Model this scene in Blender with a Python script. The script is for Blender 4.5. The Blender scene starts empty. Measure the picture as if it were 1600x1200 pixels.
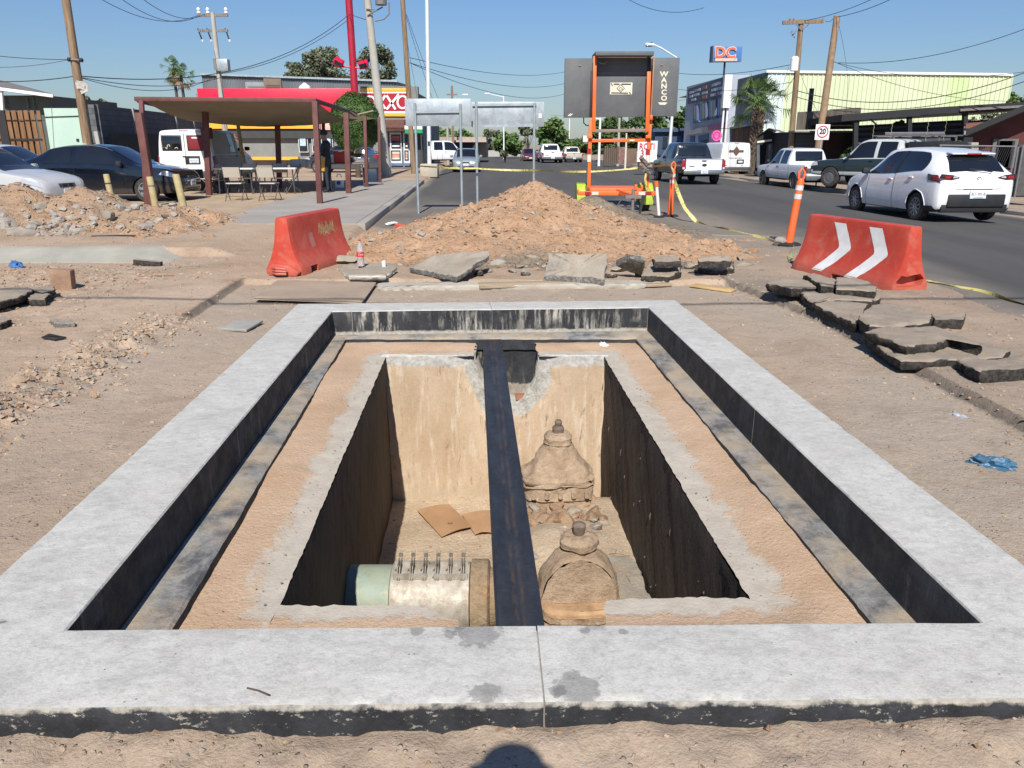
import bpy, bmesh, math, random
import numpy as np
from mathutils import Vector, Matrix, Euler
R = math.radians
rnd = random.Random(7)
scene = bpy.context.scene
COL = scene.collection
# ------------------------------------------------------------------ camera, sky, sun, exposure
CAM_H = 1.55
PITCH = math.atan(374 / 1202)
cam_d = bpy.data.cameras.new('camera')
cam_d.sensor_width = 36.0
cam_d.lens = 36.0 * 1202 / 1600
cam_d.clip_start = 0.05
cam_d.clip_end = 3000
cam = bpy.data.objects.new('camera', cam_d)
COL.objects.link(cam)
cam.location = (0, 0, CAM_H)
cam.rotation_euler = (R(90) - PITCH, 0, 0)
scene.camera = cam
SUN_EL, SUN_X = R(43.8), 0.038
world = bpy.data.worlds.new('World')
scene.world = world
world.use_nodes = True
wn = world.node_tree
sky = wn.nodes.new('ShaderNodeTexSky')
sky.sky_type = 'NISHITA'
sky.sun_disc = False
sky.sun_elevation = SUN_EL
sky.sun_rotation = R(180 + 2.2)
sky.altitude = 0
sky.air_density = 1.35
sky.dust_density = 0.35
sky.ozone_density = 3.0
bg = wn.nodes['Background']
hs = wn.nodes.new('ShaderNodeMix'); hs.data_type = 'RGBA'; hs.blend_type = 'MULTIPLY'; hs.inputs[0].default_value = 1
hs.inputs[7].default_value = (.56, .71, 1.01, 1)
wn.links.new(sky.outputs[0], hs.inputs[6])
wn.links.new(hs.outputs[2], bg.inputs[0])
bg.inputs[1].default_value = 0.075
sun_d = bpy.data.lights.new('sun', 'SUN')
sun_d.energy = 4.6
sun_d.angle = R(0.5)
sun_d.color = (1.0, 0.955, 0.885)
sun = bpy.data.objects.new('sun', sun_d)
COL.objects.link(sun)
sun.rotation_euler = Vector((SUN_X, 1.0, -math.tan(SUN_EL))).to_track_quat('-Z', 'Y').to_euler()
scene.view_settings.view_transform = 'Standard'
scene.view_settings.look = 'None'
scene.view_settings.exposure = 0.38
scene.view_settings.gamma = 1
scene.view_settings.use_curve_mapping = False
# ------------------------------------------------------------------ where things stand (surveyed from the photograph)
_c, _s = math.cos(PITCH), math.sin(PITCH)
def ray(px, py):
 u, v = (px - 800) / 1202, (py - 600) / 1202
 return Vector((u, _c - v * _s, -_s - v * _c))
def G(px, py, z=0.0):
 d = ray(px, py); t = (z - CAM_H) / d.z
 return Vector((d.x * t, d.y * t, z))
def W(px, py, D):
 d = ray(px, py); t = D / d.y
 return Vector((d.x * t, D, CAM_H + d.z * t))
SK = 0.05                       # the street runs this much to the left per metre
def ST(u, D, z=0.0):            # street coordinates: u across, D along
 return Vector((u - SK * D, D, z))
# ------------------------------------------------------------------ numeric noise
def _hash(ix, iy, seed):
 h = (ix.astype(np.int64) * 374761393 + iy.astype(np.int64) * 668265263 + seed * 1442695041) & 0xffffffff
 h = ((h ^ (h >> 13)) * 1274126177) & 0xffffffff
 return ((h ^ (h >> 16)) & 0xffff) / 65535.0
def vnoise(x, y, seed=0):
 x = np.asarray(x, float); y = np.asarray(y, float)
 ix, iy = np.floor(x), np.floor(y)
 fx, fy = x - ix, y - iy
 fx = fx * fx * (3 - 2 * fx); fy = fy * fy * (3 - 2 * fy)
 a = _hash(ix, iy, seed); b = _hash(ix + 1, iy, seed)
 c = _hash(ix, iy + 1, seed); d = _hash(ix + 1, iy + 1, seed)
 return (a + (b - a) * fx) * (1 - fy) + (c + (d - c) * fx) * fy - 0.5
def fbm(x, y, seed=0, octv=4, lac=2.1, gain=0.5):
 s, a = 0, 1
 for o in range(octv):
  s = s + a * vnoise(x, y, seed + o * 17)
  x = x * lac; y = y * lac; a *= gain
 return s
def sstep(a, b, x):
 t = np.clip((np.asarray(x, float) - a) / (b - a), 0, 1)
 return t * t * (3 - 2 * t)
def _h1(i, s):
 h = (i * 374761393 + s * 668265263) & 0xffffffff
 h = ((h ^ (h >> 13)) * 1274126177) & 0xffffffff
 return ((h ^ (h >> 16)) & 0xffff) / 65535.0
def n1(x, seed=0, octv=2):      # 1-d noise, about -0.7 .. 0.7
 t, a = 0.0, 1.0
 for o in range(octv):
  i = math.floor(x); f = x - i; f = f * f * (3 - 2 * f)
  t += a * (_h1(i, seed + o * 17) * (1 - f) + _h1(i + 1, seed + o * 17) * f - .5); x *= 2.1; a *= .5
 return t
# ------------------------------------------------------------------ objects
def tag(o, label=None, cat=None, group=None, kind=None):
 if label: o['label'] = label
 if cat: o['category'] = cat
 if group: o['group'] = group
 if kind or cat: o['kind'] = kind or 'thing'
 return o
def empty(name, loc=(0, 0, 0), rz=0.0, label=None, cat=None, group=None):
 o = bpy.data.objects.new(name, None)
 COL.objects.link(o)
 o.location = loc; o.rotation_euler = (0, 0, rz); o.empty_display_size = 0.2
 return tag(o, label, cat, group)
def link(name, me, mats, parent=None, shift=None):
 o = bpy.data.objects.new(name, me)
 COL.objects.link(o)
 if mats is not None and not me.materials:
  for m in (mats if isinstance(mats, (list, tuple)) else [mats]): me.materials.append(m)
 if parent is not None: o.parent = parent
 return o
def kids(o): return [c for c in o.children]
def copy_tree(o, parent=None):
 c = o.copy(); COL.objects.link(c)
 if parent is not None: c.parent = parent
 for ch in kids(o): copy_tree(ch, c)
 return c
class MB:
 def __init__(s): s.v = []; s.f = []; s.m = []; s.mi = 0
 def add(s, vs, fs):
  b = len(s.v); s.v += [tuple(v) for v in vs]
  s.f += [tuple(i + b for i in f) for f in fs]; s.m += [s.mi] * len(fs)
  return s
 def box(s, c, size, rot=None):
  x, y, z = (q / 2 for q in size)
  vs = [Vector((sx * x, sy * y, sz * z)) for sz in (-1, 1) for sy in (-1, 1) for sx in (-1, 1)]
  if rot is not None:
   M = rot if isinstance(rot, Matrix) else Euler(rot).to_matrix()
   vs = [M @ v for v in vs]
  c = Vector(c)
  return s.add([v + c for v in vs], [(0, 2, 3, 1), (4, 5, 7, 6), (0, 1, 5, 4), (2, 6, 7, 3), (0, 4, 6, 2), (1, 3, 7, 5)])
 def span(s, a, b):   # box between two corners
  return s.box([(p + q) / 2 for p, q in zip(a, b)], [abs(q - p) for p, q in zip(a, b)])
 def bar(s, p0, p1, w, h=None):   # square bar between two points
  p0, p1 = Vector(p0), Vector(p1); h = h or w
  d = p1 - p0; L = d.length; d.normalize()
  up = Vector((0, 0, 1)) if abs(d.z) < 0.9 else Vector((0, 1, 0))
  a = d.cross(up).normalized(); b = a.cross(d).normalized()
  M = Matrix((a, d, b)).transposed()
  return s.box((p0 + p1) / 2, (w, L, h), M)
 def tube(s, pts, r, n=8, cap=True):
  pts = [Vector(p) for p in pts]; k = len(pts)
  rs = r if isinstance(r, (list, tuple)) else [r] * k
  vs, fs = [], []
  t0 = (pts[1] - pts[0]).normalized()
  up = Vector((0, 0, 1)) if abs(t0.z) < 0.9 else Vector((1, 0, 0))
  a = t0.cross(up).normalized()
  for i, p in enumerate(pts):
   t = (pts[min(i + 1, k - 1)] - pts[max(i - 1, 0)]).normalized()
   a = (a - t * a.dot(t)).normalized(); b = t.cross(a)
   for j in range(n):
    q = 2 * math.pi * j / n
    vs.append(p + (a * math.cos(q) + b * math.sin(q)) * rs[i])
  for i in range(k - 1):
   for j in range(n):
    fs.append((i * n + j, i * n + (j + 1) % n, (i + 1) * n + (j + 1) % n, (i + 1) * n + j))
  if cap:
   fs.append(tuple(range(n - 1, -1, -1))); fs.append(tuple((k - 1) * n + j for j in range(n)))
  return s.add(vs, fs)
 def lathe(s, prof, c=(0, 0, 0), n=16, axis='z', rot=None, ring=False):   # prof: (r, h)
  vs, fs = [], []; c = Vector(c); k = len(prof)
  for r, h in prof:
   for j in range(n):
    q = 2 * math.pi * (j + .5) / n; x, y = r * math.cos(q), r * math.sin(q)
    v = Vector((x, y, h)) if axis == 'z' else (Vector((h, x, y)) if axis == 'x' else Vector((y, h, x)))
    if rot is not None: v = rot @ v
    vs.append(v + c)
  for i in range(k - 1):
   for j in range(n):
    fs.append((i * n + j, i * n + (j + 1) % n, (i + 1) * n + (j + 1) % n, (i + 1) * n + j))
  if ring: fs += [((k - 1) * n + j, (k - 1) * n + (j + 1) % n, (j + 1) % n, j) for j in range(n)]
  else: fs += [tuple(range(n - 1, -1, -1)), tuple((k - 1) * n + j for j in range(n))]
  return s.add(vs, fs)
 def prism(s, poly, h, M=None):   # poly in local xy, extruded 0..h along local z
  n = len(poly)
  vs = [Vector((p[0], p[1], 0)) for p in poly] + [Vector((p[0], p[1], h)) for p in poly]
  if M is not None: vs = [M @ v for v in vs]
  return s.add(vs, [tuple(range(n - 1, -1, -1)), tuple(range(n, 2 * n))] +
                     [(i, (i + 1) % n, n + (i + 1) % n, n + i) for i in range(n)])
 def quad(s, a, b, c, d): return s.add([a, b, c, d], [(0, 1, 2, 3)])
 def grid(s, P):   # P[i][j] points
  n, k = len(P), len(P[0])
  return s.add([p for r in P for p in r], [(i * k + j, i * k + j + 1, (i + 1) * k + j + 1, (i + 1) * k + j) for i in range(n - 1) for j in range(k - 1)])
 def mesh(s, name, smooth=False, fix=False):
  me = bpy.data.meshes.new(name)
  me.from_pydata(s.v, [], s.f)
  me.polygons.foreach_set('material_index', s.m)
  if fix:
   bm = bmesh.new(); bm.from_mesh(me); bmesh.ops.recalc_face_normals(bm, faces=bm.faces); bm.to_mesh(me); bm.free()
  if smooth:
   me.polygons.foreach_set('use_smooth', [True] * len(me.polygons))
   if smooth != 'all':
    me.set_sharp_from_angle(angle=R(38))
  me.update()
  return me
 def build(s, name, mats, parent=None, smooth=False, off=None, bevel=0, **tags):
  if off is not None: s.v = [(a - off[0], b - off[1], c - off[2]) for a, b, c in s.v]
  me = s.mesh(name, smooth, True)
  if bevel:
   bm = bmesh.new(); bm.from_mesh(me)
   ed = [e for e in bm.edges if len(e.link_faces) == 2 and e.calc_face_angle(0) > R(30)]
   bmesh.ops.bevel(bm, geom=ed, offset=bevel, segments=2, affect='EDGES', profile=.5, clamp_overlap=True)
   bm.to_mesh(me); bm.free()
   me.polygons.foreach_set('use_smooth', [True] * len(me.polygons)); me.set_sharp_from_angle(angle=R(40))
  o = link(name, me, mats, parent)
  return tag(o, **tags) if tags else o
def MX(o, ex, ey, ez=None):   # matrix from origin and axes
 ex, ey = Vector(ex).normalized(), Vector(ey).normalized()
 ez = Vector(ez).normalized() if ez is not None else ex.cross(ey)
 M = Matrix((ex, ey, ez)).transposed().to_4x4(); M.translation = Vector(o)
 return M
def text_mesh(txt, size, ext=0.004, bold=0.0, sx=1.0):
 cu = bpy.data.curves.new('t', 'FONT'); cu.body = txt; cu.size = size; cu.extrude = ext; cu.offset = bold
 cu.align_x = 'CENTER'; cu.align_y = 'CENTER'; cu.resolution_u = 3
 o = bpy.data.objects.new('t', cu); COL.objects.link(o)
 dg = bpy.context.evaluated_depsgraph_get()
 me = bpy.data.meshes.new_from_object(o.evaluated_get(dg))
 bpy.data.objects.remove(o); bpy.data.curves.remove(cu)
 if sx != 1: me.transform(Matrix.Diagonal((sx, 1, 1, 1)))
 return me
def put_text(name, txt, size, M, mat, parent=None, ext=0.004, bold=0.0, sx=1.0, off=(0, 0, 0)):
 me = text_mesh(txt, size, ext, bold, sx)
 M = Matrix.Translation(-Vector(off)) @ M
 me.transform(M); me.materials.clear()
 return link(name, me, mat, parent)
# ------------------------------------------------------------------ materials
def hx(h):
 h = h.lstrip('#'); return tuple((int(h[i:i + 2], 16) / 255) ** 2.2 for i in (0, 2, 4))
class N:   # a tiny node-graph writer
 def __init__(s, name):
  s.mat = bpy.data.materials.new(name); s.mat.use_nodes = True
  s.t = s.mat.node_tree; s.b = s.t.nodes['Principled BSDF']
  s.pos = s.t.nodes.new('ShaderNodeNewGeometry').outputs['Position']
  s._obj = None
 def obj(s):
  if s._obj is None: s._obj = s.t.nodes.new('ShaderNodeTexCoord').outputs['Object']
  return s._obj
 def lk(s, a, b): s.t.links.new(a, b)
 def inp(s, sock, v):
  if hasattr(v, 'is_output') or isinstance(v, bpy.types.NodeSocket): s.lk(v, sock)
  elif isinstance(v, tuple) and len(v) == 3 and len(sock.default_value) == 4: sock.default_value = (*v, 1)
  else: sock.default_value = v
 def noise(s, scale, detail=4, rough=.55, vec=None, dist=0.0, out='Fac'):
  n = s.t.nodes.new('ShaderNodeTexNoise'); n.inputs['Scale'].default_value = scale
  n.inputs['Detail'].default_value = detail; n.inputs['Roughness'].default_value = rough; n.inputs['Distortion'].default_value = dist
  s.lk(vec if vec is not None else s.pos, n.inputs['Vector']); return n.outputs[out]
 def voro(s, scale, vec=None, feat='F1', out='Distance'):
  n = s.t.nodes.new('ShaderNodeTexVoronoi'); n.feature = feat; n.inputs['Scale'].default_value = scale
  s.lk(vec if vec is not None else s.pos, n.inputs['Vector']); return n.outputs[out]
 def wave(s, scale, axis='X', dist=0.0, vec=None, prof='SIN'):
  n = s.t.nodes.new('ShaderNodeTexWave'); n.inputs['Scale'].default_value = scale; n.bands_direction = axis; n.wave_profile = prof
  n.inputs['Distortion'].default_value = dist; s.lk(vec if vec is not None else s.pos, n.inputs['Vector']); return n.outputs['Fac']
 def vmul(s, v, k):
  n = s.t.nodes.new('ShaderNodeVectorMath'); n.operation = 'MULTIPLY'; s.lk(v, n.inputs[0]); n.inputs[1].default_value = k; return n.outputs[0]
 def ramp(s, f, a, b, c0=0.0, c1=1.0):
  n = s.t.nodes.new('ShaderNodeMapRange'); n.clamp = True; s.inp(n.inputs[0], f)
  for i, q in enumerate((a, b, c0, c1)): n.inputs[i + 1].default_value = q
  return n.outputs[0]
 def math(s, op, a, b=0.0, clamp=False):
  n = s.t.nodes.new('ShaderNodeMath'); n.operation = op; n.use_clamp = clamp; s.inp(n.inputs[0], a); s.inp(n.inputs[1], b); return n.outputs[0]
 def mix(s, f, a, b, mode='MIX'):
  n = s.t.nodes.new('ShaderNodeMix'); n.data_type = 'RGBA'; n.blend_type = mode
  s.inp(n.inputs[0], f); s.inp(n.inputs[6], a); s.inp(n.inputs[7], b); return n.outputs[2]
 def sep(s, v=None):
  n = s.t.nodes.new('ShaderNodeSeparateXYZ'); s.lk(v if v is not None else s.pos, n.inputs[0]); return n.outputs
 def attr(s, name):
  n = s.t.nodes.new('ShaderNodeAttribute'); n.attribute_name = name; return n.outputs['Fac']
 def bump(s, h, dist=0.01, strength=1.0, prev=None):
  n = s.t.nodes.new('ShaderNodeBump'); n.inputs['Distance'].default_value = dist; n.inputs['Strength'].default_value = strength
  s.lk(h, n.inputs['Height'])
  if prev is not None: s.lk(prev, n.inputs['Normal'])
  return n.outputs[0]
 def done(s, col=None, rough=None, metal=None, normal=None, spec=None, coat=None, trans=None):
  b = s.b.inputs
  if col is not None: s.inp(b['Base Color'], col)
  if rough is not None: s.inp(b['Roughness'], rough)
  if metal is not None: s.inp(b['Metallic'], metal)
  if spec is not None: s.inp(b['Specular IOR Level'], spec)
  if coat is not None: s.inp(b['Coat Weight'], coat); b['Coat Roughness'].default_value = .06
  if trans is not None: s.inp(b['Transmission Weight'], trans)
  if normal is not None: s.lk(normal, b['Normal'])
  return s.mat
def simple(name, col, rough=.6, metal=0.0, var=.12, scale=3.0, bump=0.0, bscale=60, spec=.5, coat=None, dust=0.0, obj=True):
 n = N(name); v = n.obj() if obj else n.pos
 f = n.noise(scale, 5, .6, v)
 d = tuple(c * (1 - var) for c in col); l = tuple(min(1, c * (1 + var)) for c in col)
 c = n.mix(n.ramp(f, .3, .7), d, l)
 r = n.ramp(n.noise(scale * 4, 3, .6, v), .3, .7, max(.03, rough - .08), min(1, rough + .08))
 if dust:
  f2 = n.noise(scale * 1.7, 6, .7, v)
  c = n.mix(n.math('MULTIPLY', n.ramp(f2, .42, .72), dust), c, (.36, .29, .21))
 nm = n.bump(n.noise(bscale, 4, .6, v), bump) if bump else None
 return n.done(c, r, metal, nm, spec, coat)
# ------------------------------------------------------------------ ground
def lerp_pts(y, pts):
 ys = [p[0] for p in pts]; xs = [p[1] for p in pts]
 return np.interp(y, ys, xs)
_r = [G(1600, 660), G(1275, 490), G(1135, 437)]
XR = [(-6, 3.55), (1.5, 3.3), (_r[0].y, _r[0].x), (_r[1].y, _r[1].x), (_r[2].y, _r[2].x), (12, 2.45)]
_l = [G(70, 620), G(170, 560), G(290, 490), G(370, 440)]
XL = [(-6, -2.85), (1.5, -2.9)] + [(p.y, p.x) for p in _l] + [(12, -3.3)]
YB = 9.12
TRENCH = -0.06
def slope_r(u): return -np.clip(0.05 * np.maximum(0, u - 10.2), 0, 0.42)
def Hg(x, y):
 """height of the dirt at (x, y)"""
 x = np.asarray(x, float); y = np.asarray(y, float)
 u = x + SK * y
 j = 0.05 * vnoise(y * 7, x * 0 + 3, 4) + 0.03 * vnoise(y * 19, x * 0 + 9, 5)
 jr = 0.025 * vnoise(y * 9, x * 0 + 1, 14) + 0.02 * vnoise(y * 31, x * 0 + 9, 15)
 xl = lerp_pts(y, XL) + np.where(y < 7.2, j * 2.6, j * .25); xr = lerp_pts(y, XR) + np.where(y > 5.6, jr * 1.6, jr * .5)
 wl = np.where(y < 7.2, 0.10 + .16 * (vnoise(y * 2.1, x * 0, 8) + .5), 0.016)
 wr = 0.014
 inside = sstep(-wl, wl, x - xl) * sstep(-wr, wr, xr - x) * sstep(-.02, .02, YB + .35 * vnoise(x * .9, y * 0, 31) - y)
 kx = sstep(-3.9, -4.5, x)
 lot = kx * sstep(11.16, 11.3, y) + (1 - kx) * sstep(10.6, 15.0, y)
 lot = lot * sstep(-1.95, -2.15, u)
 h = 0.13 * lot + slope_r(u)
 near = np.exp(-np.maximum(0, y - 6) / 14)
 rough = 0.022 * fbm(x * .7, y * .7, 1, 3) + 0.012 * fbm(x * 4.1, y * 4.1, 2, 4) + 0.006 * fbm(x * 17, y * 17, 3, 3)
 rough = rough * (.35 + .65 * near) * np.where(u > -2, np.where(y > 13, .15, 1.0), 1.0)
 lump = np.maximum(0, vnoise(x * 8, y * 8, 6) + vnoise(x * 21, y * 21, 7) * .5 - .12)
 band = np.exp(-((x - xl + .12) / .22) ** 2) * (y < 7.0) * (y > 3.2)
 rub = np.exp(-((x + 5.6) / 1.3) ** 2) * np.exp(-((y - 7.3) / 1.5) ** 2) + np.exp(-((x + 6.2) / 1.6) ** 2) * np.exp(-((y - 9.4) / .9) ** 2)
 h = h + rough + lump * (.16 * band + .11 * rub)
 h = h + 0.045 * np.exp(-((x - xl + .2) / .25) ** 2) * (y < 6.5) * (y > 3.0) * (.5 + vnoise(x * 3, y * 3, 9))
 ins = inside
 h = h * (1 - ins) + (TRENCH + rough * .85) * ins
 # dirt banked up against the front of the kerb
 h = h + 0.022 * np.exp(-((y - 1.74) / .14) ** 2) * (np.abs(x) < 3) * (1 + 2.2 * vnoise(x * 3, y * 5, 12) + 1.6 * vnoise(x * 11, y * 11, 13) + vnoise(x * 29, y * 29, 15))
 h = h - .03 * (sstep(13.6, 15.2, y) * sstep(-1.7, -1.9, -u) * sstep(13.4, 13.2, u)) - .03 * sstep(5.3, 5.7, u) * sstep(14.6, 12.6, y) * sstep(13.4, 13.2, u)
 # pavement beyond the far kerb
 h = h + 0.12 * sstep(13.45, 13.55, u)
 return h
def hg(x, y): return float(Hg(np.array([x]), np.array([y]))[0])
ZC = 0.04
OUT = [G(-240, 1112, ZC), G(1878, 1090, ZC), G(1055, 468, ZC), G(465, 474, ZC)]       # FL FR BR BL
INN = [G(103, 983, ZC), G(1534, 971, ZC), G(1013, 480, ZC), G(519, 486, ZC)]
def inpoly(px, py, poly):
 c = np.zeros(px.shape, bool)
 for i in range(len(poly)):
  a, b = poly[i], poly[i - 1]
  cond = ((a[1] > py) != (b[1] > py)) & (px < (b[0] - a[0]) * (py - a[1]) / (b[1] - a[1] + 1e-12) + a[0])
  c ^= cond
 return c
def growth(a, lim, d, k):
 o = []; x = a
 while x < lim: d *= k; x += d; o.append(x)
 return o
gx = np.arange(-4.4, 4.4, .03); xp = growth(4.4, 700, .03, 1.045); gx = np.array([-q for q in xp[::-1]] + list(gx) + xp)
gy = np.arange(1.3, 11.2, .03); yp = growth(gy[-1], 1500, .03, 1.022)
gy = np.array([-60, -20, -8, -4, -2, -1, -.4, 0, .3, .6, .8, 1.0, 1.1, 1.2] + list(gy) + yp)
Xg, Yg = np.meshgrid(gx, gy)
_w = np.exp(-((Xg - 2.75) / .9) ** 2) * (Yg < 12)
_w2 = np.exp(-((Xg + 3.1) / .8) ** 2) * (Yg < 12)
Xg = Xg + _w * (lerp_pts(Yg, XR) - 2.75) + _w2 * (lerp_pts(Yg, XL) + 3.1)
Zg = Hg(Xg, Yg)
def np_mesh(name, X, Y, Z, keep=None, attrs=None, smooth=True):
 n, k = X.shape
 co = np.stack([X, Y, Z], -1).reshape(-1, 3)
 idx = np.arange(n * k).reshape(n, k)
 q = np.stack([idx[:-1, :-1], idx[:-1, 1:], idx[1:, 1:], idx[1:, :-1]], -1).reshape(-1, 4)
 if keep is not None: q = q[keep.reshape(-1)]
 me = bpy.data.meshes.new(name)
 me.vertices.add(len(co)); me.vertices.foreach_set('co', co.ravel())
 me.loops.add(q.size); me.loops.foreach_set('vertex_index', q.ravel().astype(np.int32))
 me.polygons.add(len(q)); me.polygons.foreach_set('loop_start', np.arange(0, q.size, 4, dtype=np.int32))
 me.polygons.foreach_set('loop_total', np.full(len(q), 4, dtype=np.int32))
 for an, av in (attrs or {}).items():
  a = me.attributes.new(an, 'FLOAT', 'POINT'); a.data.foreach_set('value', av.astype(np.float32).ravel())
 me.update(calc_edges=True); me.validate()
 if smooth: me.polygons.foreach_set('use_smooth', [True] * len(me.polygons))
 return me
_cx = (Xg[:-1, :-1] + Xg[1:, 1:]) / 2; _cy = (Yg[:-1, :-1] + Yg[1:, 1:]) / 2
_ctr = sum(OUT, Vector()) / 4
_hole = [((p - _ctr) * .965 + _ctr)[:2] for p in OUT]
keep = ~inpoly(_cx, _cy, _hole)
U = Xg + SK * Yg
_xr = lerp_pts(Yg, XR); _xl = lerp_pts(Yg, XL)
tr = (sstep(-.03, .03, Xg - _xl) * sstep(-.03, .03, _xr - Xg) * (Yg < YB))
asph = sstep(-.02, .05, Xg - _xr + .0) * (Yg < 16) * .85 + ((U > -1.9) & (Yg > 11.5)) * .6
asph = np.clip(asph * (.75 + .9 * fbm(Xg * .8, Yg * .8, 40, 3)), 0, 1)
grey = tr * np.clip(.45 + .5 * fbm(Xg * .5, Yg * .5, 44, 3) + .35 * sstep(.2, 2.6, Xg) + .3 * sstep(7.0, 8.8, Yg), 0, 1) + (1 - tr) * np.clip(.2 + fbm(Xg * .3, Yg * .3, 45, 3), 0, 1) * .5
sand = ((Xg < -4.2) & (Yg > 15.5)) * sstep(15.5, 18, Yg) * sstep(40, 30, Yg)
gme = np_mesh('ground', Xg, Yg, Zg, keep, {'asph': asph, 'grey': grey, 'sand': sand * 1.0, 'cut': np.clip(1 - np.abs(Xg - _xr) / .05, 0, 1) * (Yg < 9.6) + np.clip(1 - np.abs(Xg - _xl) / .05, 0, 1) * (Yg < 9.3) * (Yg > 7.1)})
n = N('dirt')
big, mid, fine = n.noise(.45, 5, .6), n.noise(3.2, 6, .62), n.noise(38, 5, .7)
c = n.mix(n.ramp(big, .38, .62), (.385, .278, .188), (.49, .37, .268))
c = n.mix(n.ramp(n.attr('grey'), .15, .9), c, (.385, .318, .245))
c = n.mix(n.math('MULTIPLY', n.ramp(mid, .5, .72), .5), c, (.50, .385, .275))
c = n.mix(n.math('MULTIPLY', n.ramp(n.noise(1.3, 7, .7, dist=.8), .52, .68), .5), c, (.24, .17, .115))
ac = n.mix(n.ramp(n.noise(1.1, 6, .65), .38, .62), (.255, .215, .168), (.345, .285, .218))
ac = n.mix(n.math('MULTIPLY', n.ramp(n.noise(55, 3, .6), .5, .7), .35), ac, (.12, .11, .10))
c = n.mix(n.attr('asph'), c, ac)
c = n.mix(n.attr('sand'), c, n.mix(n.ramp(n.noise(2, 5, .6), .35, .65), (.40, .30, .20), (.50, .385, .265)))
peb = n.voro(34); pebm = n.math('MULTIPLY', n.ramp(peb, .26, .16), n.ramp(n.noise(9, 2, .5), .52, .6))
pebc = n.mix(n.ramp(n.noise(60, 1, .5), .4, .6), (.50, .42, .33), (.20, .155, .12))
c = n.mix(n.math('MULTIPLY', pebm, .8), c, pebc)
sp = n.math('MULTIPLY', n.ramp(n.voro(85), .17, .1), n.ramp(n.noise(14, 2, .5), .58, .64))
c = n.mix(sp, c, (.62, .56, .48))
c = n.mix(n.math('MULTIPLY', n.ramp(fine, .35, .75), .35), c, (.16, .115, .08))
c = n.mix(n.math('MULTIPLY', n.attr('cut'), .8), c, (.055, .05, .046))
h = n.math('ADD', n.math('MULTIPLY', n.noise(24, 6, .68), 1.0), n.math('MULTIPLY', n.noise(110, 3, .6), .35))
h = n.math('ADD', h, n.math('MULTIPLY', pebm, .5))
M_DIRT = n.done(c, .95, None, n.bump(h, .012, 1.0), .2)
tag(link('ground', gme, M_DIRT), kind='structure')
# ------------------------------------------------------------------ road
DROAD = np.array(list(np.arange(2.5, 40, .22)) + growth(40, 700, .22, 1.06))
UU = np.linspace(0, 1, 130)
ulow = 5.15 - 7.13 * sstep(13.6, 15.2, DROAD) + .35 * vnoise(DROAD * .8, DROAD * 0, 50) * (DROAD < 13.6) + .1 * vnoise(DROAD * 4, DROAD * 0, 51) * (DROAD < 13.6)
ulow = np.where(DROAD > 15, -1.98, ulow)
Ur = ulow[:, None] + (13.44 - ulow[:, None]) * UU[None, :]
Dr = np.repeat(DROAD[:, None], len(UU), 1)
Xr = Ur - SK * Dr
Zr = 0.012 - .05 * (UU[None, :] < .004) * (DROAD[:, None] < 15.3) - .05 * ((DROAD[:, None] < 2.6)) + slope_r(Ur) + .006 * fbm(Xr * .6, Dr * .4, 60, 2)
dust = sstep(.9, .0, (Ur - ulow[:, None]) / 1.0) * (Dr < 15.5)
dust = np.maximum(dust, sstep(26, 16, Dr) * sstep(6.6, 4.2, Ur) * .8)
dust = np.maximum(dust, sstep(.35, 0, Ur + 1.98) * (Dr > 15) * .8)
dust = np.maximum(dust, sstep(12.6, 13.4, Ur) * .7)
rme = np_mesh('road', Xr, Dr, Zr, None, {'dust': np.clip(dust + .5 * fbm(Xr * .7, Dr * .35, 61, 3) * (dust > .03), 0, 1)})
n = N('asphalt')
lane = n.noise(1.0, 4, .6, n.vmul(n.pos, (1.0, .06, 1)))
c = n.mix(n.ramp(lane, .35, .65), (.066, .063, .058), (.094, .089, .082))
c = n.mix(n.math('MULTIPLY', n.ramp(n.noise(.35, 5, .65), .5, .7), .4), c, (.095, .092, .088))
c = n.mix(n.math('MULTIPLY', n.ramp(n.noise(90, 3, .6), .45, .75), .45), c, (.14, .135, .125))
c = n.mix(n.math('MULTIPLY', n.ramp(n.voro(120), .2, .1), .3), c, (.20, .19, .175))
c = n.mix(n.math('MULTIPLY', n.attr('dust'), n.ramp(n.noise(5, 5, .65), .2, .55, .65, 1)), c, (.255, .215, .17))
M_ASPH = n.done(c, .88, None, n.bump(n.noise(140, 3, .6), .006), .3)
tag(link('road', rme, M_ASPH), kind='structure')
# ------------------------------------------------------------------ pavements
def conc(name, a, b, st=.5, scale=2.0, dirt=(.30, .24, .175), bump=.004, stain=(.22, .21, .2)):
 n = N(name)
 c = n.mix(n.ramp(n.noise(scale, 6, .62), .34, .66), a, b)
 c = n.mix(n.math('MULTIPLY', n.ramp(n.noise(scale * .6, 6, .7, dist=1.2), .54, .7), st), c, stain)
 c = n.mix(n.math('MULTIPLY', n.ramp(n.noise(scale * .9, 5, .7), .58, .75), st), c, dirt)
 c = n.mix(n.math('MULTIPLY', n.ramp(n.noise(70, 4, .7), .5, .8), .3), c, tuple(q * .6 for q in a))
 return n.done(c, .9, None, n.bump(n.noise(60, 5, .7), bump), .25)
M_PAVE = conc('pavement_concrete', (.30, .275, .245), (.37, .335, .29), .5, .9)
M_KERB = conc('kerb_concrete', (.42, .40, .36), (.50, .475, .42), .4, 1.6)
P = MB()
for a, b in ((14.6, 17.6), (17.62, 20.6), (20.62, 23.6), (23.62, 26.6), (26.62, 29.6), (29.62, 33.0)):
 pts = [ST(-5.05, a), ST(-2.18, a), ST(-2.18, b), ST(-5.05, b)]
 P.prism([(p.x, p.y) for p in pts], .17, Matrix.Translation((0, 0, -.02)))
tag(P.build('pavement', M_PAVE), kind='structure')
P = MB()
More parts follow.
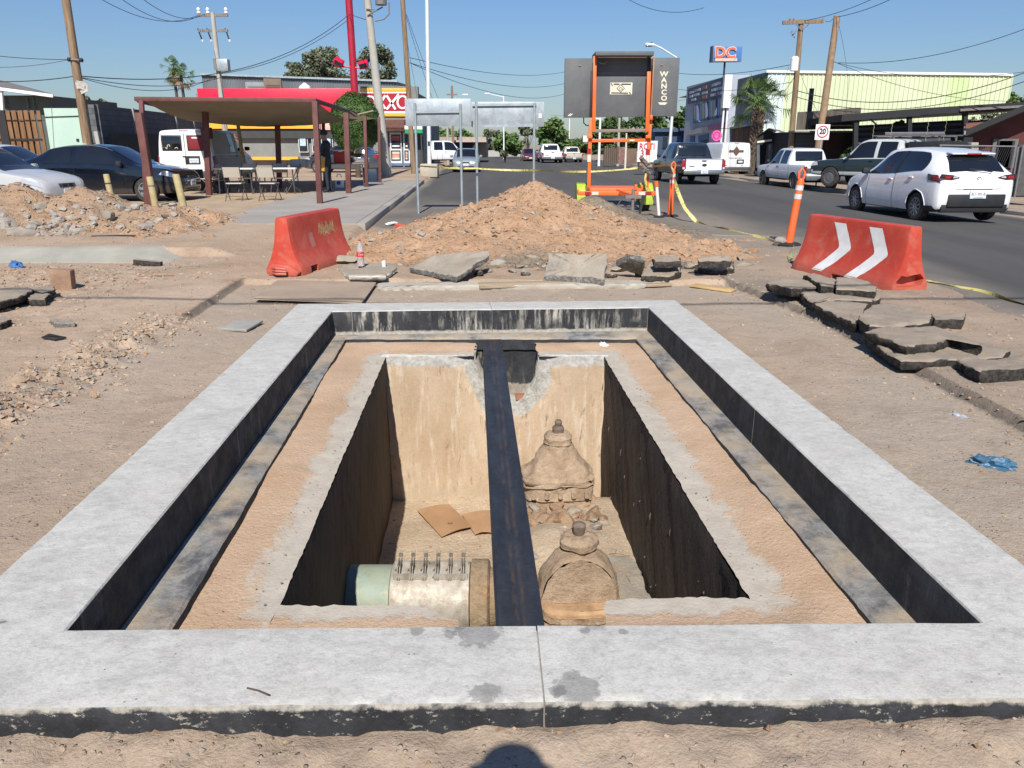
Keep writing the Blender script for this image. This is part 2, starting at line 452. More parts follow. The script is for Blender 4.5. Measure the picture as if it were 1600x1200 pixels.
for a, b in ((14.55, 18.9), (18.91, 23.2), (23.21, 27.6), (27.61, 33.0)):
 pts = [ST(-2.175, a), ST(-2.0, a), ST(-2.0, b), ST(-2.175, b)]
 P.prism([(p.x, p.y) for p in pts], .24, Matrix.Translation((0, 0, -.085)))
tag(P.build('kerb', M_PAVE, bevel=.02), kind='structure')
# beyond the side entrance
P = MB()
pts = [ST(-2.3, 38), ST(-2.3, 300), ST(-40, 300), ST(-40, 38.6), ST(-6, 38)]
P.prism([(p.x, p.y) for p in pts], .14, Matrix.Translation((0, 0, -.02)))
tag(P.build('forecourt_pavement', M_PAVE), kind='structure')
P = MB()
for i in range(22):
 a = 4 + i * 4
 pts = [ST(13.42, a), ST(13.6, a), ST(13.6, a + 3.98), ST(13.42, a + 3.98)]
 P.prism([(p.x, p.y) for p in pts], .3, Matrix.Translation((0, 0, -.32)))
tag(P.build('far_kerb', M_PAVE, bevel=.02), kind='structure')
# low cast kerb on the left
P = MB()
kp = [G(-120, 412), G(240, 412), G(262, 412)]
rows = []
k0 = G(-160, 412);
for i in range(40):
 t = i / 39; px = -160 + 405 * t
 b = G(px, 411 + 1.2 * n1(i * .7, 3), 0); tp = G(px, 388 + .8 * n1(i * .9, 4), .13)
 rows.append([b + Vector((0, .0, -.05)), b + Vector((0, .01, .015)), tp + Vector((0, -.05, -.012)), tp + Vector((0, .0, .006)), tp + Vector((0, .5, -.01)), tp + Vector((0, .55, -.2))])
e = rows[-1]
for k, dx in ((.55, .16), (.18, .34), (-.2, .5)):
 rows.append([Vector((v.x + dx, e[0].y + (v.y - e[0].y) * (.6 + .4 * k), max(-.03, v.z * k - .02))) for v in e])
P.grid(rows)
o = P.build('cast_kerb', conc('cast_kerb_concrete', (.30, .29, .24), (.39, .37, .305), .5, 1.8, stain=(.30, .30, .28)), smooth=True)
tag(o, kind='structure')
# ------------------------------------------------------------------ the valve chamber
n = N('curb_concrete')
c = n.mix(n.ramp(n.noise(2.2, 6, .66, dist=.6), .36, .66), (.49, .475, .425), (.57, .555, .505))
c = n.mix(n.math('MULTIPLY', n.ramp(n.noise(9, 8, .80, n.vmul(n.pos, (1, 1.7, 1)), dist=.15), .47, .64), .5), c, (.30, .29, .265))
c = n.mix(n.math('MULTIPLY', n.ramp(n.noise(38, 6, .85), .50, .64), .55), c, (.30, .29, .265))
c = n.mix(n.math('MULTIPLY', n.ramp(n.noise(160, 3, .8), .5, .7), .35), c, (.27, .26, .235))
c = n.mix(n.math('MULTIPLY', n.ramp(n.noise(3.2, 7, .75, n.vmul(n.pos, (1, 2, 1))), .56, .70), .5), c, (.66, .65, .60))
for bx, by, br in ((-.31, 2.16, .03), (-.11, 2.14, .075), (-.2, 2.13, .025), (-.08, 1.85, .045), (.19, 1.87, .075), (.13, 1.86, .03), (.24, 2.15, .02), (.36, 2.15, .018)):
 vd = n.t.nodes.new('ShaderNodeVectorMath'); vd.operation = 'DISTANCE'; n.lk(n.pos, vd.inputs[0]); vd.inputs[1].default_value = (bx, by, .04)
 c = n.mix(n.math('MULTIPLY', n.ramp(n.math('ADD', vd.outputs['Value'], n.math('MULTIPLY', n.math('SUBTRACT', n.noise(22, 4, .65), .5), br * 2.2)), br * 1.05, br * .85), .5), c, (.10, .098, .095))
c = n.mix(n.math('MULTIPLY', n.ramp(n.noise(1.1, 5, .65), .52, .74), .45), c, (.42, .385, .325))
c = n.mix(n.ramp(n.noise(2.6, 6, .6, n.vmul(n.pos, (1.0, 1.5, 1)), dist=.35), .695, .715), c, (.20, .20, .20))
c = n.mix(n.math('MULTIPLY', n.ramp(n.noise(45, 5, .75), .52, .75), .28), c, (.28, .27, .26))
c = n.mix(n.math('MULTIPLY', n.ramp(n.voro(26), .11, .07), n.ramp(n.noise(5, 2, .5), .56, .62)), c, (.17, .165, .16))
M_CURB = n.done(c, n.ramp(n.noise(8, 4, .6), .3, .7, .62, .9), None, n.bump(n.math('ADD', n.noise(18, 6, .7), n.math('MULTIPLY', n.noise(120, 3, .6), .25)), .004), .35)
def coat(name, chips, streak, base=(.013, .014, .016), light=(.42, .40, .36), top=None, ragged=.03, bottom=None, tint=None):
 n = N(name); z = n.sep()[2]
 c = n.mix(n.ramp(n.noise(7, 6, .7), .35, .75), base, tuple(q * 2.6 + .008 for q in base))
 if tint: c = n.mix(n.math('MULTIPLY', n.ramp(n.noise(1.4, 5, .6, n.vmul(n.pos, (1, 1, .5))), .42, .68), .8), c, tint)
 ch = n.noise(26, 6, .75, n.vmul(n.pos, (1, 1, 1.6)))
 m = n.ramp(ch, .74 - chips * .22, .80 - chips * .22)
 if streak:
  s = n.noise(15, 5, .72, n.vmul(n.pos, (1, 1, .13)), dist=.3)
  s2 = n.noise(2.3, 4, .6)
  m2 = n.math('MULTIPLY', n.ramp(s, .60 - streak * .12, .70 - streak * .10), n.ramp(s2, .38, .58))
  m = n.math('MAXIMUM', m, m2)
 if top is not None:
  zz = n.math('ADD', z, n.math('MULTIPLY', n.math('SUBTRACT', n.noise(9, 6, .7), .5), ragged * 3))
  m = n.math('MAXIMUM', m, n.ramp(zz, top - .006, top + .004))
 if bottom is not None:
  zz = n.math('ADD', z, n.math('MULTIPLY', n.math('SUBTRACT', n.noise(11, 6, .7), .5), ragged * 4))
  m = n.math('MAXIMUM', m, n.ramp(zz, bottom + .008, bottom - .008))
 lc = n.mix(n.ramp(n.noise(30, 4, .7), .35, .7), tuple(q * .6 for q in light), light)
 c = n.mix(m, c, lc)
 return n.done(c, n.ramp(n.noise(12, 4, .6), .3, .7, .55, .85), None, n.bump(n.noise(40, 6, .7, n.vmul(n.pos, (1, 1, .7))), .006), .4)
M_COATF = coat('black_coating_front', .72, 0, top=.028, ragged=.026, light=(.42, .385, .32))
M_COAT = coat('black_coating', .02, .12, light=(.18, .17, .16))
M_WORN = coat('worn_black_coating', .35, 1.0, bottom=-.165, ragged=.012, light=(.46, .43, .37))
def curbpiece(name, o0, o1, i0, i1, outer_m, inner_m, parent, label=None, zin=-.20, zout=-.32, seed=0, nseg=None):
 L = (o1 - o0).length; k = nseg or max(8, int(L / .03)); mb = MB(); P = []
 for s in range(k + 1):
  t = s / k; o = o0.lerp(o1, t); i = i0.lerp(i1, t); w = (i - o).normalized()
  ja = .0035 * n1(L * t * 9, seed) + .0025 * n1(L * t * 33, seed + 1); jb = .003 * n1(L * t * 8, seed + 2)
  dz = .003 * n1(L * t * 2.2, seed + 3)
  row = [Vector((o.x, o.y, zout)), Vector((o.x, o.y, ZC - .05)) - w * .004 * n1(L * t * 14, seed + 5), Vector((o.x, o.y, ZC - .013 + dz)) + w * (.001 + ja),
               Vector((o.x, o.y, ZC - .003 + dz)) + w * (.010 + abs(ja) * 2)]
  for q in (.12, .3, .5, .7, .88):
   a = o.lerp(i, q); row.append(Vector((a.x, a.y, ZC + dz + .002 * n1(L * t * 4 + q * 7, seed + 4))))
  row += [Vector((i.x, i.y, ZC - .002 + dz)) - w * (.008 + jb), Vector((i.x, i.y, ZC - .009 + dz)) - w * (.001), Vector((i.x, i.y, zin))]
  P.append(row)
 mb.grid(P)
 for j, f in enumerate(mb.f):
  q = j % 11; mb.m[j] = 1 if q <= 2 else (2 if q == 10 else 0)
 m = len(P[0])
 mb.mi = 0; mb.add(P[0], [tuple(range(m))]); mb.add(P[-1], [tuple(range(m - 1, -1, -1))])
 o = mb.build(name, [M_CURB, outer_m, inner_m], parent, smooth=True)
 if label: o['label'] = label
 return o
vault = empty('valve_chamber', (0, 0, 0), 0, 'open concrete valve chamber with wide pale kerb and black coated inner walls', 'chamber')
FLo, FRo, BRo, BLo = OUT; FL, FR, BR, BL = INN
g = .0025
def split(a, b, t, gap=0.0):
 d = (b - a).normalized(); return a.lerp(b, t) + d * gap
tj = .548
# front: two pieces, joint a little right of the middle
xm_i = G(838, 975, ZC); xm_o = G(851, 1100, ZC)
gx_ = Vector((g, 0, 0))
curbpiece('kerb_segment', FLo, xm_o - gx_, FL, xm_i - gx_, M_COATF, M_COAT, vault, seed=1, nseg=90)
curbpiece('kerb_segment', xm_o + gx_, FRo, xm_i + gx_, FR, M_COATF, M_COAT, vault, seed=2, nseg=90)
def run(o0, o1, i0, i1, cuts, om, im, seed):
 ts = [0] + cuts + [1]
 for a, b in zip(ts[:-1], ts[1:]):
  L = (i1 - i0).length; ga, gb = (g / L if a > 0 else g / L), (g / L)
  curbpiece('kerb_segment', o0.lerp(o1, a + ga), o0.lerp(o1, b - gb), i0.lerp(i1, a + ga), i0.lerp(i1, b - gb), om, im, vault, seed=seed); seed += 3
run(BLo, FLo, BL, FL, [.62], M_COAT, M_COAT, 10)
run(FRo, BRo, FR, BR, [.42], M_COAT, M_COAT, 20)
run(BRo, BLo, BR, BL, [.5, .94], M_COAT, M_WORN, 30)
# mortar bed seen in the open joints
mb = MB()
for a, b in ((0, 1), (1, 2), (2, 3), (3, 0)):
 o0, o1, i0, i1 = OUT[a].copy(), OUT[b].copy(), INN[a].copy(), INN[b].copy()
 z = ZC - .006
 q0, q1 = o0.lerp(i0, .08), o1.lerp(i1, .08); r0, r1 = o0.lerp(i0, .94), o1.lerp(i1, .94)
 mb.add([(*q0[:2], z), (*q1[:2], z), (*r1[:2], z), (*r0[:2], z), (*q0[:2], -.3), (*q1[:2], -.3), (*r1[:2], -.3), (*r0[:2], -.3)],
           [(0, 1, 2, 3), (4, 5, 1, 0), (6, 7, 3, 2)])
M_MORTAR = conc('mortar', (.22, .20, .18), (.34, .31, .27), .5, 8)
mb.build('joint_bed', M_MORTAR, vault)
# ledge under the kerb
ZL, ZS = -.194, -.252
def off(a, d): return a + (sum(INN, Vector()) / 4 - a).normalized() * d
c0 = [G(195, 983, ZL), G(1427, 972, ZL), None, None]
li = [Vector((INN[0].x + .185, INN[0].y + .2, ZL)), Vector((INN[1].x - .18, INN[1].y + .2, ZL)), G(993, 529, ZL), G(541, 529, ZL)]
n = N('ledge_concrete')
c = n.mix(n.ramp(n.noise(5, 6, .7, dist=.5), .40, .62), (.10, .102, .106), (.27, .262, .24))
c = n.mix(n.ramp(n.noise(2.1, 6, .66), .42, .60), c, (.40, .32, .225))
c = n.mix(n.math('MULTIPLY', n.ramp(n.noise(14, 5, .7, n.vmul(n.pos, (1, .5, 1))), .5, .62), .5), c, (.33, .32, .30))
M_LEDGE = n.done(c, .85, None, n.bump(n.noise(40, 5, .7), .006), .3)
M_STEP = coat('black_step', .25, 0, light=(.28, .23, .17))
mb = MB()
for a, b in ((3, 0), (1, 2), (2, 3), (0, 1)):
 k = 110; P = []; seed = 70 + a
 for s in range(k + 1):
  t = s / k; o = INN[a].lerp(INN[b], t); i = li[a].lerp(li[b], t)
  w = Vector((i.x - o.x, i.y - o.y, 0)).normalized()
  j = .005 * n1(t * 22, seed) + .007 * n1(t * 75, seed + 1)
  zz = .006 * n1(t * 18, seed + 2)
  P.append([Vector((o.x, o.y, ZL)) - w * .03, Vector((o.x, o.y, ZL + .004)) + w * .06, Vector((i.x, i.y, ZL + zz * .3)) - w * (.03 - j), Vector((i.x, i.y, ZL - .012 + zz)) - w * (.012 - j), Vector((i.x, i.y, ZS - .05)) - w * (.0 - j)])
 b0 = len(mb.f); mb.grid(P)
 for q in range(len(mb.f) - b0): mb.m[b0 + q] = 1 if q % 4 == 3 else 0
mb.build('ledge', [M_LEDGE, M_STEP], vault, smooth=True)
# sandy shelf round the opening
OP = [G(437, 946, ZS), G(1171, 935, ZS), G(942, 554, ZS), G(603, 557, ZS)]    # opening FL FR BR BL
nl, nr = G(742, 545, ZS).x, G(838, 545, ZS).x       # notch for the beam in the far shelf
yb = li[2].y + .03
n = N('sandy_shelf')
ed = n.attr('edge')
sandc = n.mix(n.ramp(n.noise(2.4, 6, .65), .35, .68), (.46, .315, .20), (.55, .395, .27))
sandc = n.mix(n.math('MULTIPLY', n.ramp(n.noise(70, 4, .7), .5, .75), .4), sandc, (.27, .17, .10))
sandc = n.mix(n.math('MULTIPLY', n.ramp(n.voro(60), .17, .1), n.ramp(n.noise(12, 2, .5), .55, .6)), sandc, (.64, .55, .44))
cc = n.mix(n.ramp(n.noise(9, 6, .7), .36, .66), (.40, .365, .305), (.50, .465, .39))
m = n.math('ADD', ed, n.math('MULTIPLY', n.math('SUBTRACT', n.noise(3.6, 6, .68, n.vmul(n.pos, (1.5, 1, 1)), dist=.5), .5), 1.15))
m = n.math('MULTIPLY', n.ramp(m, .42, .58), .85)
c = n.mix(m, sandc, cc)
h = n.math('MULTIPLY', n.noise(45, 5, .7), n.ramp(m, 0, 1, 1, .4))
M_SHELF = n.done(c, .95, None, n.bump(h, .010), .15)
def shelf(name, x0, x1, y0, y1, nx, ny, cut=None, warp=None):
 """warped grid: callables give the four edges"""
 X = np.zeros((ny + 1, nx + 1)); Y = np.zeros_like(X)
 for j in range(ny + 1):
  for i in range(nx + 1):
   p = warp(i / nx, j / ny); X[j, i] = p[0]; Y[j, i] = p[1]
 return X, Y
def edge_dist(X, Y):
 # distance outside of the opening
 d = np.full(X.shape, 9.0)
 for a, b in ((0, 1), (1, 2), (2, 3), (3, 0)):
  p, q = OP[a], OP[b]; ex, ey = q.x - p.x, q.y - p.y; L2 = ex * ex + ey * ey
  t = np.clip(((X - p.x) * ex + (Y - p.y) * ey) / L2, 0, 1)
  d = np.minimum(d, np.hypot(X - p.x - t * ex, Y - p.y - t * ey))
 return d
SH_X, SH_Y, SH_Z, SH_F, SH_E = [], [], [], [], []
def addshelf(warp, nx, ny, wide=.30, lip=None):
 X, Y = shelf('', 0, 0, 0, 0, nx, ny, warp=warp)
 d = edge_dist(X, Y)
 Z = ZS + .010 * fbm(X * 3, Y * 3, 80, 3) + .004 * fbm(X * 22, Y * 22, 81, 2) + .055 * sstep(.12, .34, d) * (.4 + vnoise(X * 1.2, Y * 1.2, 83))
 b = len(SH_X); k = nx + 1
 SH_X.extend(X.ravel()); SH_Y.extend(Y.ravel()); SH_Z.extend(Z.ravel()); SH_E.extend(np.clip(1 - d / wide, 0, 1).ravel())
 for j in range(ny):
  for i in range(nx): SH_F.append((b + j * k + i, b + j * k + i + 1, b + (j + 1) * k + i + 1, b + (j + 1) * k + i))
def mixp(a, b, t): return (a[0] + (b[0] - a[0]) * t, a[1] + (b[1] - a[1]) * t)
jt = lambda t, s, amp=.006: amp * n1(t * 26, s) + amp * .6 * n1(t * 80, s + 1)
LO = [li[0].x - .03, li[3].x - .03]; RO = [li[1].x + .03, li[2].x + .03]
y00, y11 = INN[0].y - .05, yb
def wl(i, j):
 y = y00 + (y11 - y00) * j
 xo = np.interp(y, [li[0].y, li[3].y], LO); xi = np.interp(y, [OP[0].y, OP[3].y], [OP[0].x, OP[3].x]) + jt(y, 90)
 return (xo + (xi - xo) * i, y)
def wr_(i, j):
 y = y00 + (y11 - y00) * j
 xo = np.interp(y, [li[1].y, li[2].y], RO); xi = np.interp(y, [OP[1].y, OP[2].y], [OP[1].x, OP[2].x]) + jt(y, 93)
 return (xi + (xo - xi) * i, y)
addshelf(wl, 14, 170, .30); addshelf(wr_, 14, 170, .30)
xbl = lambda y: np.interp(y, [OP[0].y, OP[3].y], [OP[0].x, OP[3].x]); xbr = lambda y: np.interp(y, [OP[1].y, OP[2].y], [OP[1].x, OP[2].x])
def back(x0f, x1f):
 def w(i, j):
  y = OP[3].y + (y11 - OP[3].y) * j
  a, b = x0f(y), x1f(y); x = a + (b - a) * i
  return (x, y + (1 - j) * jt(x, 96, .006))
 return w
addshelf(back(lambda y: xbl(y) - .002, lambda y: nl + jt(y, 97, .02)), 26, 14, .2)
addshelf(back(lambda y: nr + .05 * (OP[3].y + .3 - y) + jt(y, 98, .02), lambda y: xbr(y) + .002), 22, 14, .2)
# front strips, broken away under the beam
fgl, fgr = G(742, 960, ZS).x, G(888, 968, ZS).x
def frontl(i, j):
 y = y00 + (OP[0].y - y00) * j; a = xbl(OP[0].y) - .002; b = fgl - .12 * max(0, j - .55) * 2 * (.6) + jt(y, 99, .02)
 x = a + (b - a) * i; return (x, y + j * jt(x, 100, .014) - .10 * j * sstep(-.42, -.2, x) * 1.0)
def frontr(i, j):
 y = y00 + (OP[1].y - y00) * j; a = fgr + .17 * j + jt(y, 101, .03); b = xbr(OP[1].y) + .002
 x = a + (b - a) * i; return (x, y + j * jt(x, 102, .014) - .03 * j * sstep(.5, .3, x))
addshelf(frontl, 30, 14, .22); addshelf(frontr, 30, 14, .22)
me = bpy.data.meshes.new('shelf'); me.from_pydata(list(zip(SH_X, SH_Y, SH_Z)), [], SH_F)
a = me.attributes.new('edge', 'FLOAT', 'POINT'); a.data.foreach_set('value', np.array(SH_E, np.float32))
me.polygons.foreach_set('use_smooth', [True] * len(me.polygons)); me.update()
link('shelf', me, M_SHELF, vault)
# inner walls
ZF = -1.68
def wallmat(name, a, b, grit, hi=None):
 n = N(name); z = n.sep()[2]
 c = n.mix(n.ramp(n.noise(1.7, 6, .65, n.vmul(n.pos, (1, 1, .6))), .36, .66), a, b)
 s = n.noise(9, 5, .7, n.vmul(n.pos, (1, 1, .10)))
 c = n.mix(n.math('MULTIPLY', n.ramp(s, .52, .68), .6), c, tuple(q * .35 for q in a))
 zz = n.math('ADD', z, n.math('MULTIPLY', n.math('SUBTRACT', n.noise(10, 6, .7), .5), .12))
 c = n.mix(n.ramp(zz, -.325, -.285), c, (.34, .32, .29)) if hi is None else c
 return n.done(c, .75, None, n.bump(n.math('ADD', n.noise(16, 6, .72, n.vmul(n.pos, (1, 1, .5))), n.math('MULTIPLY', n.noise(70, 3, .6), .3)), grit), .35)
M_WALLL = wallmat('tarred_wall', (.030, .025, .021), (.075, .052, .036), .012, 1)
M_WALLR = wallmat('rough_tarred_wall', (.040, .032, .027), (.085, .064, .048), .035, 1)
def sidewall(a, b, mat, sgn, seed, amp):
 ny, nz = 150, 60; P = []
 for i in range(ny + 1):
  t = i / ny; p = a.lerp(b, t)
  row = []
  for k in range(nz + 1):
   z = ZS - .012 + (ZF - .25 - ZS) * k / nz
   y = p.y
   d = amp * (n1(y * 3 + z * 2.3, seed, 3) + .5 * n1(y * 11 - z * 7, seed + 2, 2)) * min(1, k / 3) + (jt(y, 90 if sgn < 0 else 93) if True else 0) * max(0, 1 - k / 5)
   row.append((p.x + d, y, z))
  P.append(row)
 mb = MB(); mb.grid(P); return mb
sidewall(OP[0], OP[3], M_WALLL, -1, 110, .010).build('left_wall', M_WALLL, vault, smooth='all')
sidewall(OP[1], OP[2], M_WALLR, 1, 120, .020).build('right_wall', M_WALLR, vault, smooth='all')
# drips of mortar clinging to the right wall
mb = MB()
for q in range(26):
 t = rnd.random(); p = OP[1].lerp(OP[2], t); z = -.45 - rnd.random() * 1.0
 L = .015 + rnd.random() * .045
 mb.tube([(p.x - .004, p.y, z), (p.x - .008, p.y, z - L * .5), (p.x - .006, p.y + .004, z - L)], [.002, .003 + rnd.random() * .003, .002], 6)
o = mb.build('mortar_drips', simple('drip_brown', (.13, .11, .09), .9), vault, kind='stuff')
# front wall and the faces nobody sees
mb = MB(); mb.span((OP[0].x - .3, y00 - .02, ZF - .3), (fgl - .12, OP[0].y - .12, ZS - .02)); mb.span((fgr + .2, y00 - .02, ZF - .3), (OP[1].x + .3, OP[1].y - .05, ZS - .02))
mb.span((fgl - .119, y00 - .02, ZF - .3), (fgr + .199, OP[0].y - .12, -.62))
mb.build('front_wall', M_WALLL, vault)
# far wall with a broken notch under the beam
n = N('far_wall_concrete'); z = n.sep()[2]
c = n.mix(n.ramp(n.noise(2.4, 6, .6, n.vmul(n.pos, (1, 1, .35))), .36, .66), (.43, .31, .20), (.58, .45, .315))
c = n.mix(n.math('MULTIPLY', n.ramp(n.noise(13, 5, .7, n.vmul(n.pos, (1, 1, .12))), .52, .64), .75), c, (.64, .54, .42))
c = n.mix(n.math('MULTIPLY', n.ramp(n.noise(19, 6, .75, n.vmul(n.pos, (1, 1, .22)), dist=.4), .57, .66), .8), c, (.24, .16, .095))
c = n.mix(n.math('MULTIPLY', n.ramp(n.noise(1.3, 5, .7), .52, .72), .4), c, (.36, .27, .18))
zz = n.math('ADD', z, n.math('MULTIPLY', n.math('SUBTRACT', n.noise(6, 6, .7), .5), .16))
gr = n.mix(n.ramp(n.noise(20, 6, .75), .36, .62), (.34, .325, .29), (.56, .535, .48))
c = n.mix(n.ramp(zz, -.355, -.335), c, gr)
c = n.mix(n.ramp(n.math('ADD', n.attr('broken'), n.math('MULTIPLY', n.math('SUBTRACT', n.noise(14, 5, .7), .5), .9)), .42, .55), c, gr)
zb = n.math('ADD', z, n.math('MULTIPLY', n.math('SUBTRACT', n.noise(4, 6, .7), .5), .3))
c = n.mix(n.math('MULTIPLY', n.ramp(zb, -1.48, -1.62), .7), c, (.42, .34, .24))
M_FAR = n.done(c, .9, None, n.bump(n.math('ADD', n.noise(22, 6, .74, n.vmul(n.pos, (1, 1, .45))), n.math('MULTIPLY', n.attr('broken'), n.noise(60, 4, .8))), .012), .25)
yw = OP[3].y
prof_n = [(nl - .02, ZS), (nl + .03, -.33), (nl + .045, -.42), (nl + .10, -.50), (nl + .13, -.62), (nl + .17, -.70), (nl + .28, -.705), (nr - .16, -.71), (nr - .10, -.63), (nr - .03, -.57), (nr + .02, -.47), (nr + .0, -.36), (nr + .045, ZS)]
nx_, nz_ = 120, 90
P = []; BR_ = []
px_ = [p[0] for p in prof_n]; pz_ = [p[1] for p in prof_n]
x0_, x1_ = OP[3].x - .04, OP[2].x + .04
for i in range(nx_ + 1):
 x = x0_ + (x1_ - x0_) * i / nx_
 top = ZS + .006 if x < px_[0] or x > px_[-1] else float(np.interp(x, px_, pz_)) + .018 * n1(x * 40, 5)
 row = []
 for k in range(nz_ + 1):
  z = top + (ZF - .25 - top) * (k / nz_) ** 1.15
  dn = min(math.hypot(x - a, z - b) for a, b in prof_n)
  br = max(0, 1 - dn / .17)
  lip = max(0, 1 - abs(z + .27) / .1) * (.5 + n1(x * 7, 8))
  y = yw + .004 * n1(x * 9 + z * 3, 130) + br * (.05 + .05 * n1(x * 31 + z * 17, 131)) + .010 * lip * n1(x * 25, 132) + jt(x, 96, .006) * max(0, 1 - k / 4)
  row.append((x, y, z)); BR_.append(min(1, br * 1.5))
 row = [(row[0][0], yb + .01, row[0][2] - .05)] + row; BR_.insert(len(BR_) - nz_ - 1, .9 if ZS - .05 > top else 0)
 P.append(row)
mb = MB(); mb.grid(P); me = mb.mesh('far_wall', 'all')
a = me.attributes.new('broken', 'FLOAT', 'POINT'); a.data.foreach_set('value', np.array(BR_, np.float32))
link('far_wall', me, M_FAR, vault)
# coated pocket behind the notch
mb = MB(); mb.span((nl - .25, yb - .005, -1.0), (nr + .25, yb + .12, ZL - .02))
mb.build('pocket_wall', coat('pocket_coating', .1, .5, bottom=-.64, ragged=.03, light=(.34, .30, .24)), vault)
for x in (nl - .006, nr + .03):
 MB().span((x - .02, yw + .09, -.62), (x + .02, yb, ZS - .01)).build('pocket_side', M_WORN, vault)
mb = MB()
mb.box((nr - .14, yw + .18, -.685), (.1, .06, .05), (0, 0, .1));
mb.build('brick', simple('red_brick', (.30, .13, .08), .9, bump=.004), vault)
mb = MB(); mb.box((nr - .03, yw + .2, -.66), (.07, .06, .05), (0, .1, .5))
mb.build('brick', simple('brick_b', (.32, .15, .09), .9, bump=.004), vault)
# floor
nxf, nyf = 90, 130
X, Y = np.meshgrid(np.linspace(-1.4, 1.25, nxf), np.linspace(2.0, yw + .35, nyf))
def floor_h(X, Y):
 z = ZF + .025 * fbm(X * 2.2, Y * 2.2, 140, 4) + .008 * fbm(X * 14, Y * 14, 141, 3)
 z = z + .35 * sstep(-.12, .12, X + .04 * (Y - 4)) * sstep(6.7, 5.9, Y) + .13 * np.exp(-((X - .35) / .35) ** 2 - ((Y - 5.1) / .45) ** 2)
 z = z + .08 * sstep(6.3, 6.75, Y) * (.6 + vnoise(X * 2, Y * 0, 143))
 return z
n = N('chamber_floor_dirt')
c = n.mix(n.ramp(n.noise(2.2, 6, .62), .35, .66), (.45, .34, .23), (.57, .45, .32))
c = n.mix(n.math('MULTIPLY', n.ramp(n.noise(7, 6, .7), .52, .68), .5), c, (.63, .52, .39))
c = n.mix(n.math('MULTIPLY', n.ramp(n.noise(48, 5, .75), .48, .7), .5), c, (.22, .15, .09))
M_FLOOR = n.done(c, .95, None, n.bump(n.noise(30, 6, .72), .02), .15)
link('floor', np_mesh('floor', X, Y, floor_h(X, Y)), M_FLOOR, vault)
# ------------------------------------------------------------------ steel beam
b0 = G(815, 976, -.2); b0.y -= .25; b1 = G(769, 530, -.2); b1.y += .0
b0 = Vector((b0.x + .012, b0.y, -.2));
L = (b1 - b0).length; dirb = (b1 - b0).normalized()
MBm = MX(b0, dirb.cross(Vector((0, 0, 1))), dirb)
n = N('mill_scale_steel'); o_ = n.obj(); sx = n.sep(o_)
c = n.mix(n.ramp(n.noise(3, 6, .65, n.vmul(o_, (3, .7, 1))), .36, .68), (.036, .040, .047), (.070, .076, .086))
xx = n.math('ABSOLUTE', n.math('ADD', n.math('ABSOLUTE', n.math('ADD', sx[0], n.math('MULTIPLY', n.math('SUBTRACT', n.noise(2.1, 4, .6, o_), .5), .02))), -.016))
line = n.math('MULTIPLY', n.ramp(xx, .014, .003), n.ramp(n.noise(6, 6, .7, n.vmul(o_, (3, 1, 1))), .42, .60))
c = n.mix(n.math('MULTIPLY', line, .5), c, (.20, .115, .065))
c = n.mix(n.math('MULTIPLY', n.ramp(n.noise(42, 4, .7, n.vmul(o_, (1, 2.2, 1))), .62, .72), .5), c, (.17, .13, .10))
c = n.mix(n.math('MULTIPLY', n.ramp(n.noise(16, 5, .7, n.vmul(o_, (.4, 2, 1))), .58, .72), .35), c, (.11, .12, .135))
M_BEAM = n.done(c, n.ramp(n.noise(9, 4, .6, o_), .3, .7, .38, .62), .55, n.bump(n.noise(60, 4, .7, o_), .0015), .5)
mb = MB()
w, hh, tf = .088, .30, .014
prof = [(-w, 0), (w, 0), (w, -tf), (.008, -tf), (.008, -hh + tf), (w, -hh + tf), (w, -hh), (-w, -hh), (-w, -hh + tf), (-.008, -hh + tf), (-.008, -tf), (-w, -tf)]
mb.prism([(x, z) for x, z in prof], L, Matrix(((1, 0, 0, 0), (0, 0, 1, 0), (0, 1, 0, 0), (0, 0, 0, 1))))
o = mb.build('steel_beam', M_BEAM, bevel=.003)
o.matrix_world = MBm
tag(o, 'long dark steel beam laid lengthwise over the open chamber', 'beam')
# ------------------------------------------------------------------ water main with repair clamp
PZ, PY, PR = -1.165, 4.22, .20
xa = lambda px: (px - 800) / 1202 * 4.78
pipe = empty('water_main', (0, PY, PZ), 0, 'large horizontal water pipe with green end, bolted steel repair clamp and rusty joint', 'pipe')
n = N('green_pipe'); c = n.mix(n.ramp(n.noise(5, 6, .65), .38, .66), (.23, .275, .20), (.34, .36, .27))
c = n.mix(n.ramp(n.noise(3, 5, .65, dist=.6), .54, .66), c, (.26, .33, .29)); c = n.mix(n.ramp(n.noise(9, 6, .7), .58, .68), c, (.48, .40, .29))
MG = n.done(c, .6, None, n.bump(n.noise(40, 5, .7), .003))
n = N('clamp_steel'); c = n.mix(n.ramp(n.noise(12, 6, .75, n.vmul(n.pos, (1, .6, .6))), .42, .64), (.46, .42, .355), (.31, .26, .195)); MC = n.done(c, n.ramp(n.noise(9, 5, .7),   .4, .65, .5, .8), .25, n.bump(n.noise(26, 5, .7), .004))
n = N('rusty_iron'); c = n.mix(n.ramp(n.noise(6, 6, .7), .38, .64), (.27, .19, .115), (.40, .30, .195)); c = n.mix(n.ramp(n.noise(3.3, 6, .7, dist=.5), .60, .68), c, (.36, .15, .04)); c = n.mix(n.math('MULTIPLY', n.ramp(n.noise(40, 4, .7), .5, .7), .5), c, (.14, .09, .055)); MR = n.done(c, .92, None, n.bump(n.noise(24, 6, .75), .014), .2)
MB().lathe([(PR, xa(612)), (PR, -1.3)][::-1], n=40, axis='x').build('pipe_end', MG, pipe, smooth=True)
MB().lathe([(PR + .012, xa(613)), (PR + .018, xa(614)), (PR + .018, xa(734)), (PR + .01, xa(735))], n=40, axis='x').build('clamp_sleeve', MC, pipe, smooth=True)
